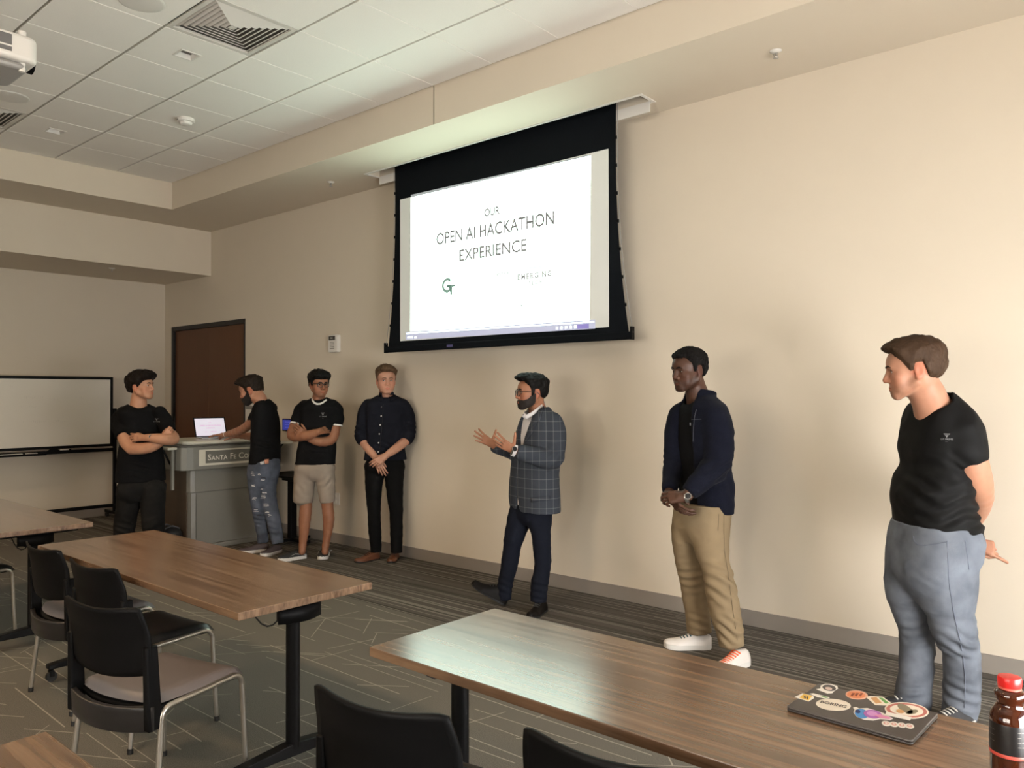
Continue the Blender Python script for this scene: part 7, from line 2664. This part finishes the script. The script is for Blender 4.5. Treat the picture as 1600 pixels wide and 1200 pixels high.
    for (u, v, w_, n_, mm) in ((395, 741, 4, 5, MR), (411, 747, 8, 2, MH), (410, 751, 6, 2, MR), (396, 760, 5, 3, MR), (413, 771, 7, 2, MR), (411, 777, 7, 4, MR), (397, 780, 6, 3, MR), (415, 790, 8, 3, MR), (400, 799, 6, 3, MR), (399, 795, 6, 1, MH), (417, 801, 6, 2, MR), (409, 765, 3, 2, MR), (404, 742, 4, 2, MR), (421, 806, 5, 2, MR), (404, 806, 5, 1, MH)):
        for k_ in range(n_):
            v0 = v + (k_ - n_ / 2) * 1.3
            a, b, c_ = rr.uniform(-0.8, 0.8), rr.uniform(-1.0, 0.6), rr.uniform(-0.8, 0.8)
            sh_ = rr.uniform(-1, 1)
            stitch(s, 'frayed_rip', bv, [(u + sh_ - w_ / 2, v0 + a), (u + sh_, v0 + b), (u + sh_ + w_ / 2, v0 + c_)], mm, jo, rr.uniform(0.0016, 0.0036))
    patch(s, 'pocket_patch', bv, ((413, 718), (420, 717), (420, 724), (414, 725)), mat('patch_orange', (0.45, 0.20, 0.12), 0.7), jo, 3, 3, 0.004, 0.003)
    patch(s, 'pocket_lining', bv, ((406, 722), (413, 720), (413, 725), (407, 726)), MR, jo, 3, 3, 0.003, 0.003)
    MSM = mat('mauve_mesh_shoe', (0.060, 0.045, 0.047), 0.7, noise=0.2, nscale=60)
    g1, g2 = onZ(420, 861), onZ(439, 862)
    s.shoe(nv(g1), s.fwd(80), 0.285, 0.10, MSM, M_RUBW, height=0.085, lace=None)
    s.shoe(nv(g2), s.fwd(40), 0.285, 0.10, MSM, M_RUBW, height=0.085, lace=None)


# ============ man with curly hair and crossed arms
def man_curly():
    s = Person('curly-haired man in black t-shirt and black jeans with arms crossed', (220, 870))
    sk = (0.42, 0.215, 0.130)
    HD = hair_mat('hair_curly_dark', (0.008, 0.0055, 0.0045))
    s.head(s.P(220.5, 605, -0.02), 1.10, -58, 6, 0, sk, nose=1.0, jaw=1.0, brow_m=HD, gaze=4, h=0.0036, brow_th=1.1)
    s.hair(HD, top=0.030, sides=0.020, front=0.014, wav=0.004, wf=70, h=0.0042, curls=190, curl_r=0.020, seed=3,
           line=((-0.12, -0.050), (-0.06, -0.050), (-0.040, -0.012), (-0.030, 0.020), (0.004, 0.026), (0.010, 0.000), (0.030, 0.010), (0.050, 0.034), (0.075, 0.052), (0.14, 0.058)))
    nk = [s.P(217, 618, 0.0), s.P(216.5, 630, 0.01), s.P(216, 645, 0.02)]
    s.skin_chain(nk, [s.px(10.5), s.px(11), s.px(15)], 0.03)
    A, ar = smooth_limb(s, [(190, 652, 9, 0.0), (193, 675, 10, -0.07), (198, 690, 10, -0.12), (206, 701, 8.6, -0.165)])
    s.skin_chain(A, ar, 0.018)
    A2, ar2 = smooth_limb(s, [(206, 701, 8.6, -0.165), (226, 700.5, 8.0, -0.205), (243, 696, 6.6, -0.20), (254, 688, 5.0, -0.175)])
    s.skin_chain(A2, ar2, 0.018)
    Bq, br = smooth_limb(s, [(251, 656, 5.0, 0.05), (263, 673, 7.2, 0.0), (271, 686, 8.2, -0.11), (258, 686.5, 8.0, -0.225), (245, 685, 6.8, -0.255), (234, 684, 5.4, -0.25), (225, 684, 4.8, -0.225)])
    s.skin_chain(Bq, br, 0.018)
    s.hand(s.P(254.5, 685.5, -0.17), V3(s, 0.66, 0.74, 0.0), V3(s, 0.1, 0.0, 0.95), 1, 0.97, curls=((40, 70, 40), (45, 72, 40), (48, 74, 40), (50, 75, 40)), spread=2, thumb=(25, 25), h=0.0036)
    s.hand(s.P(223, 684, -0.22), V3(s, -0.74, 0.03, 0.67), V3(s, 0.3, -0.1, 0.9), -1, 0.95, curl=(10, 15, 10), spread=2, thumb=(20, 10), h=0.0038)
    core(s, s.P(220, 755, 0.0), s.P(219, 680, 0.02), A[0], Bq[0], nk[2])
    leg_core(s, s.P(203, 765, 0.0), s.P(198, 805, 0.0), s.P(196, 852, 0.0))
    leg_core(s, s.P(238, 765, 0.0), s.P(239, 805, 0.0), s.P(241, 852, 0.0))
    s.body(0.0070)
    R = [(631, 203, 230, 0.01), (635, 195, 238), (641, 187, 248), (650, 187, 252), (665, 192, 250), (685, 191, 251), (710, 187, 253), (735, 185, 255), (752, 184, 256)]
    torso = loft(s.rows(R, -8, 0.56))
    SA, sr = s.limb([(193, 645, 10, 0.0), (187, 655, 11.5, -0.02), (189, 668, 12.5, -0.06), (193.5, 680, 12.8, -0.10)])
    SB, sb = s.limb([(250, 645, 10, 0.0), (256, 655, 11, 0.02), (261, 667, 11, -0.03), (264.5, 676, 10.6, -0.06)])
    tee = s.garment('t_shirt', [(torso, 0.02)] + chain_prims(SA, sr, 0.02) + chain_prims(SB, sb, 0.02), M_TEEBLK, 0.0066, [(cone(nk[2] - np.array([0, 0, 0.012]) + s.fwd(0) * 0.015, nk[0], s.px(15), s.px(14)), 0.004)], 0.004, (9, 9, 12),
                    folds=((s.P(220, 730, -0.1), 0.18, 0.006, unit(V3(s, 0.3, 0.95, 0)), 0.06),), seed=16)
    logo(s, tee, s.P(245.5, 660, -0.3), s.R, (0, 0, 1), 0.95)
    watch(s, s.P(235.5, 684, -0.25), V3(s, -0.97, 0.03, -0.1), s.px(5.5), V3(s, 0.05, 0.30, -0.95))
    MBD = denim('black_denim', (0.0040, 0.0039, 0.0039), (0.0115, 0.0108, 0.0102))
    pel = loft(s.rows([(742, 190, 251, 0, None, 0.56), (753, 188, 253), (758, 186, 256), (768, 186, 256), (776, 190, 251), (782, 198, 244)], -8, 0.58))
    n1, q1 = smooth_limb(s, [(203, 765, 18.5, 0.0), (201, 784, 17.5, 0.0), (197, 808, 15.5, 0.0), (194, 828, 15.5, 0.0), (193, 861, 14.0, 0.0)], 3)
    n2, q2 = smooth_limb(s, [(238, 765, 18.5, 0.0), (238.5, 784, 17.8, 0.0), (239, 808, 16.5, 0.0), (240, 828, 15.8, 0.0), (240, 861, 14.0, 0.0)], 3)
    s.garment('jeans', [(pel, 0.015)] + chain_prims(n1, q1, 0.02, top=2) + chain_prims(n2, q2, 0.012, top=2), MBD, 0.007, (), 0.006, (9, 9, 12),
              folds=((s.P(194, 825, -0.1), 0.14, 0.010, unit(V3(s, 0.3, 0.95, 0)), 0.06), (s.P(240, 825, -0.1), 0.14, 0.009, unit(V3(s, -0.3, 0.95, 0)), 0.06)), seed=17)
    MSK = mat('black_canvas', (0.012, 0.012, 0.012), 0.8)
    g1, g2 = onZ(194, 868), onZ(241, 868)
    for g, ps in ((g1, 25), (g2, -15)):
        s.shoe(nv(g), s.fwd(ps), 0.285, 0.10, MSK, M_RUBW, height=0.09, lace=(M_RUBW, 4))


man_jeans()
man_fleece()
man_jacket()
man_shirt()
man_shorts()
man_lectern()
man_curly()
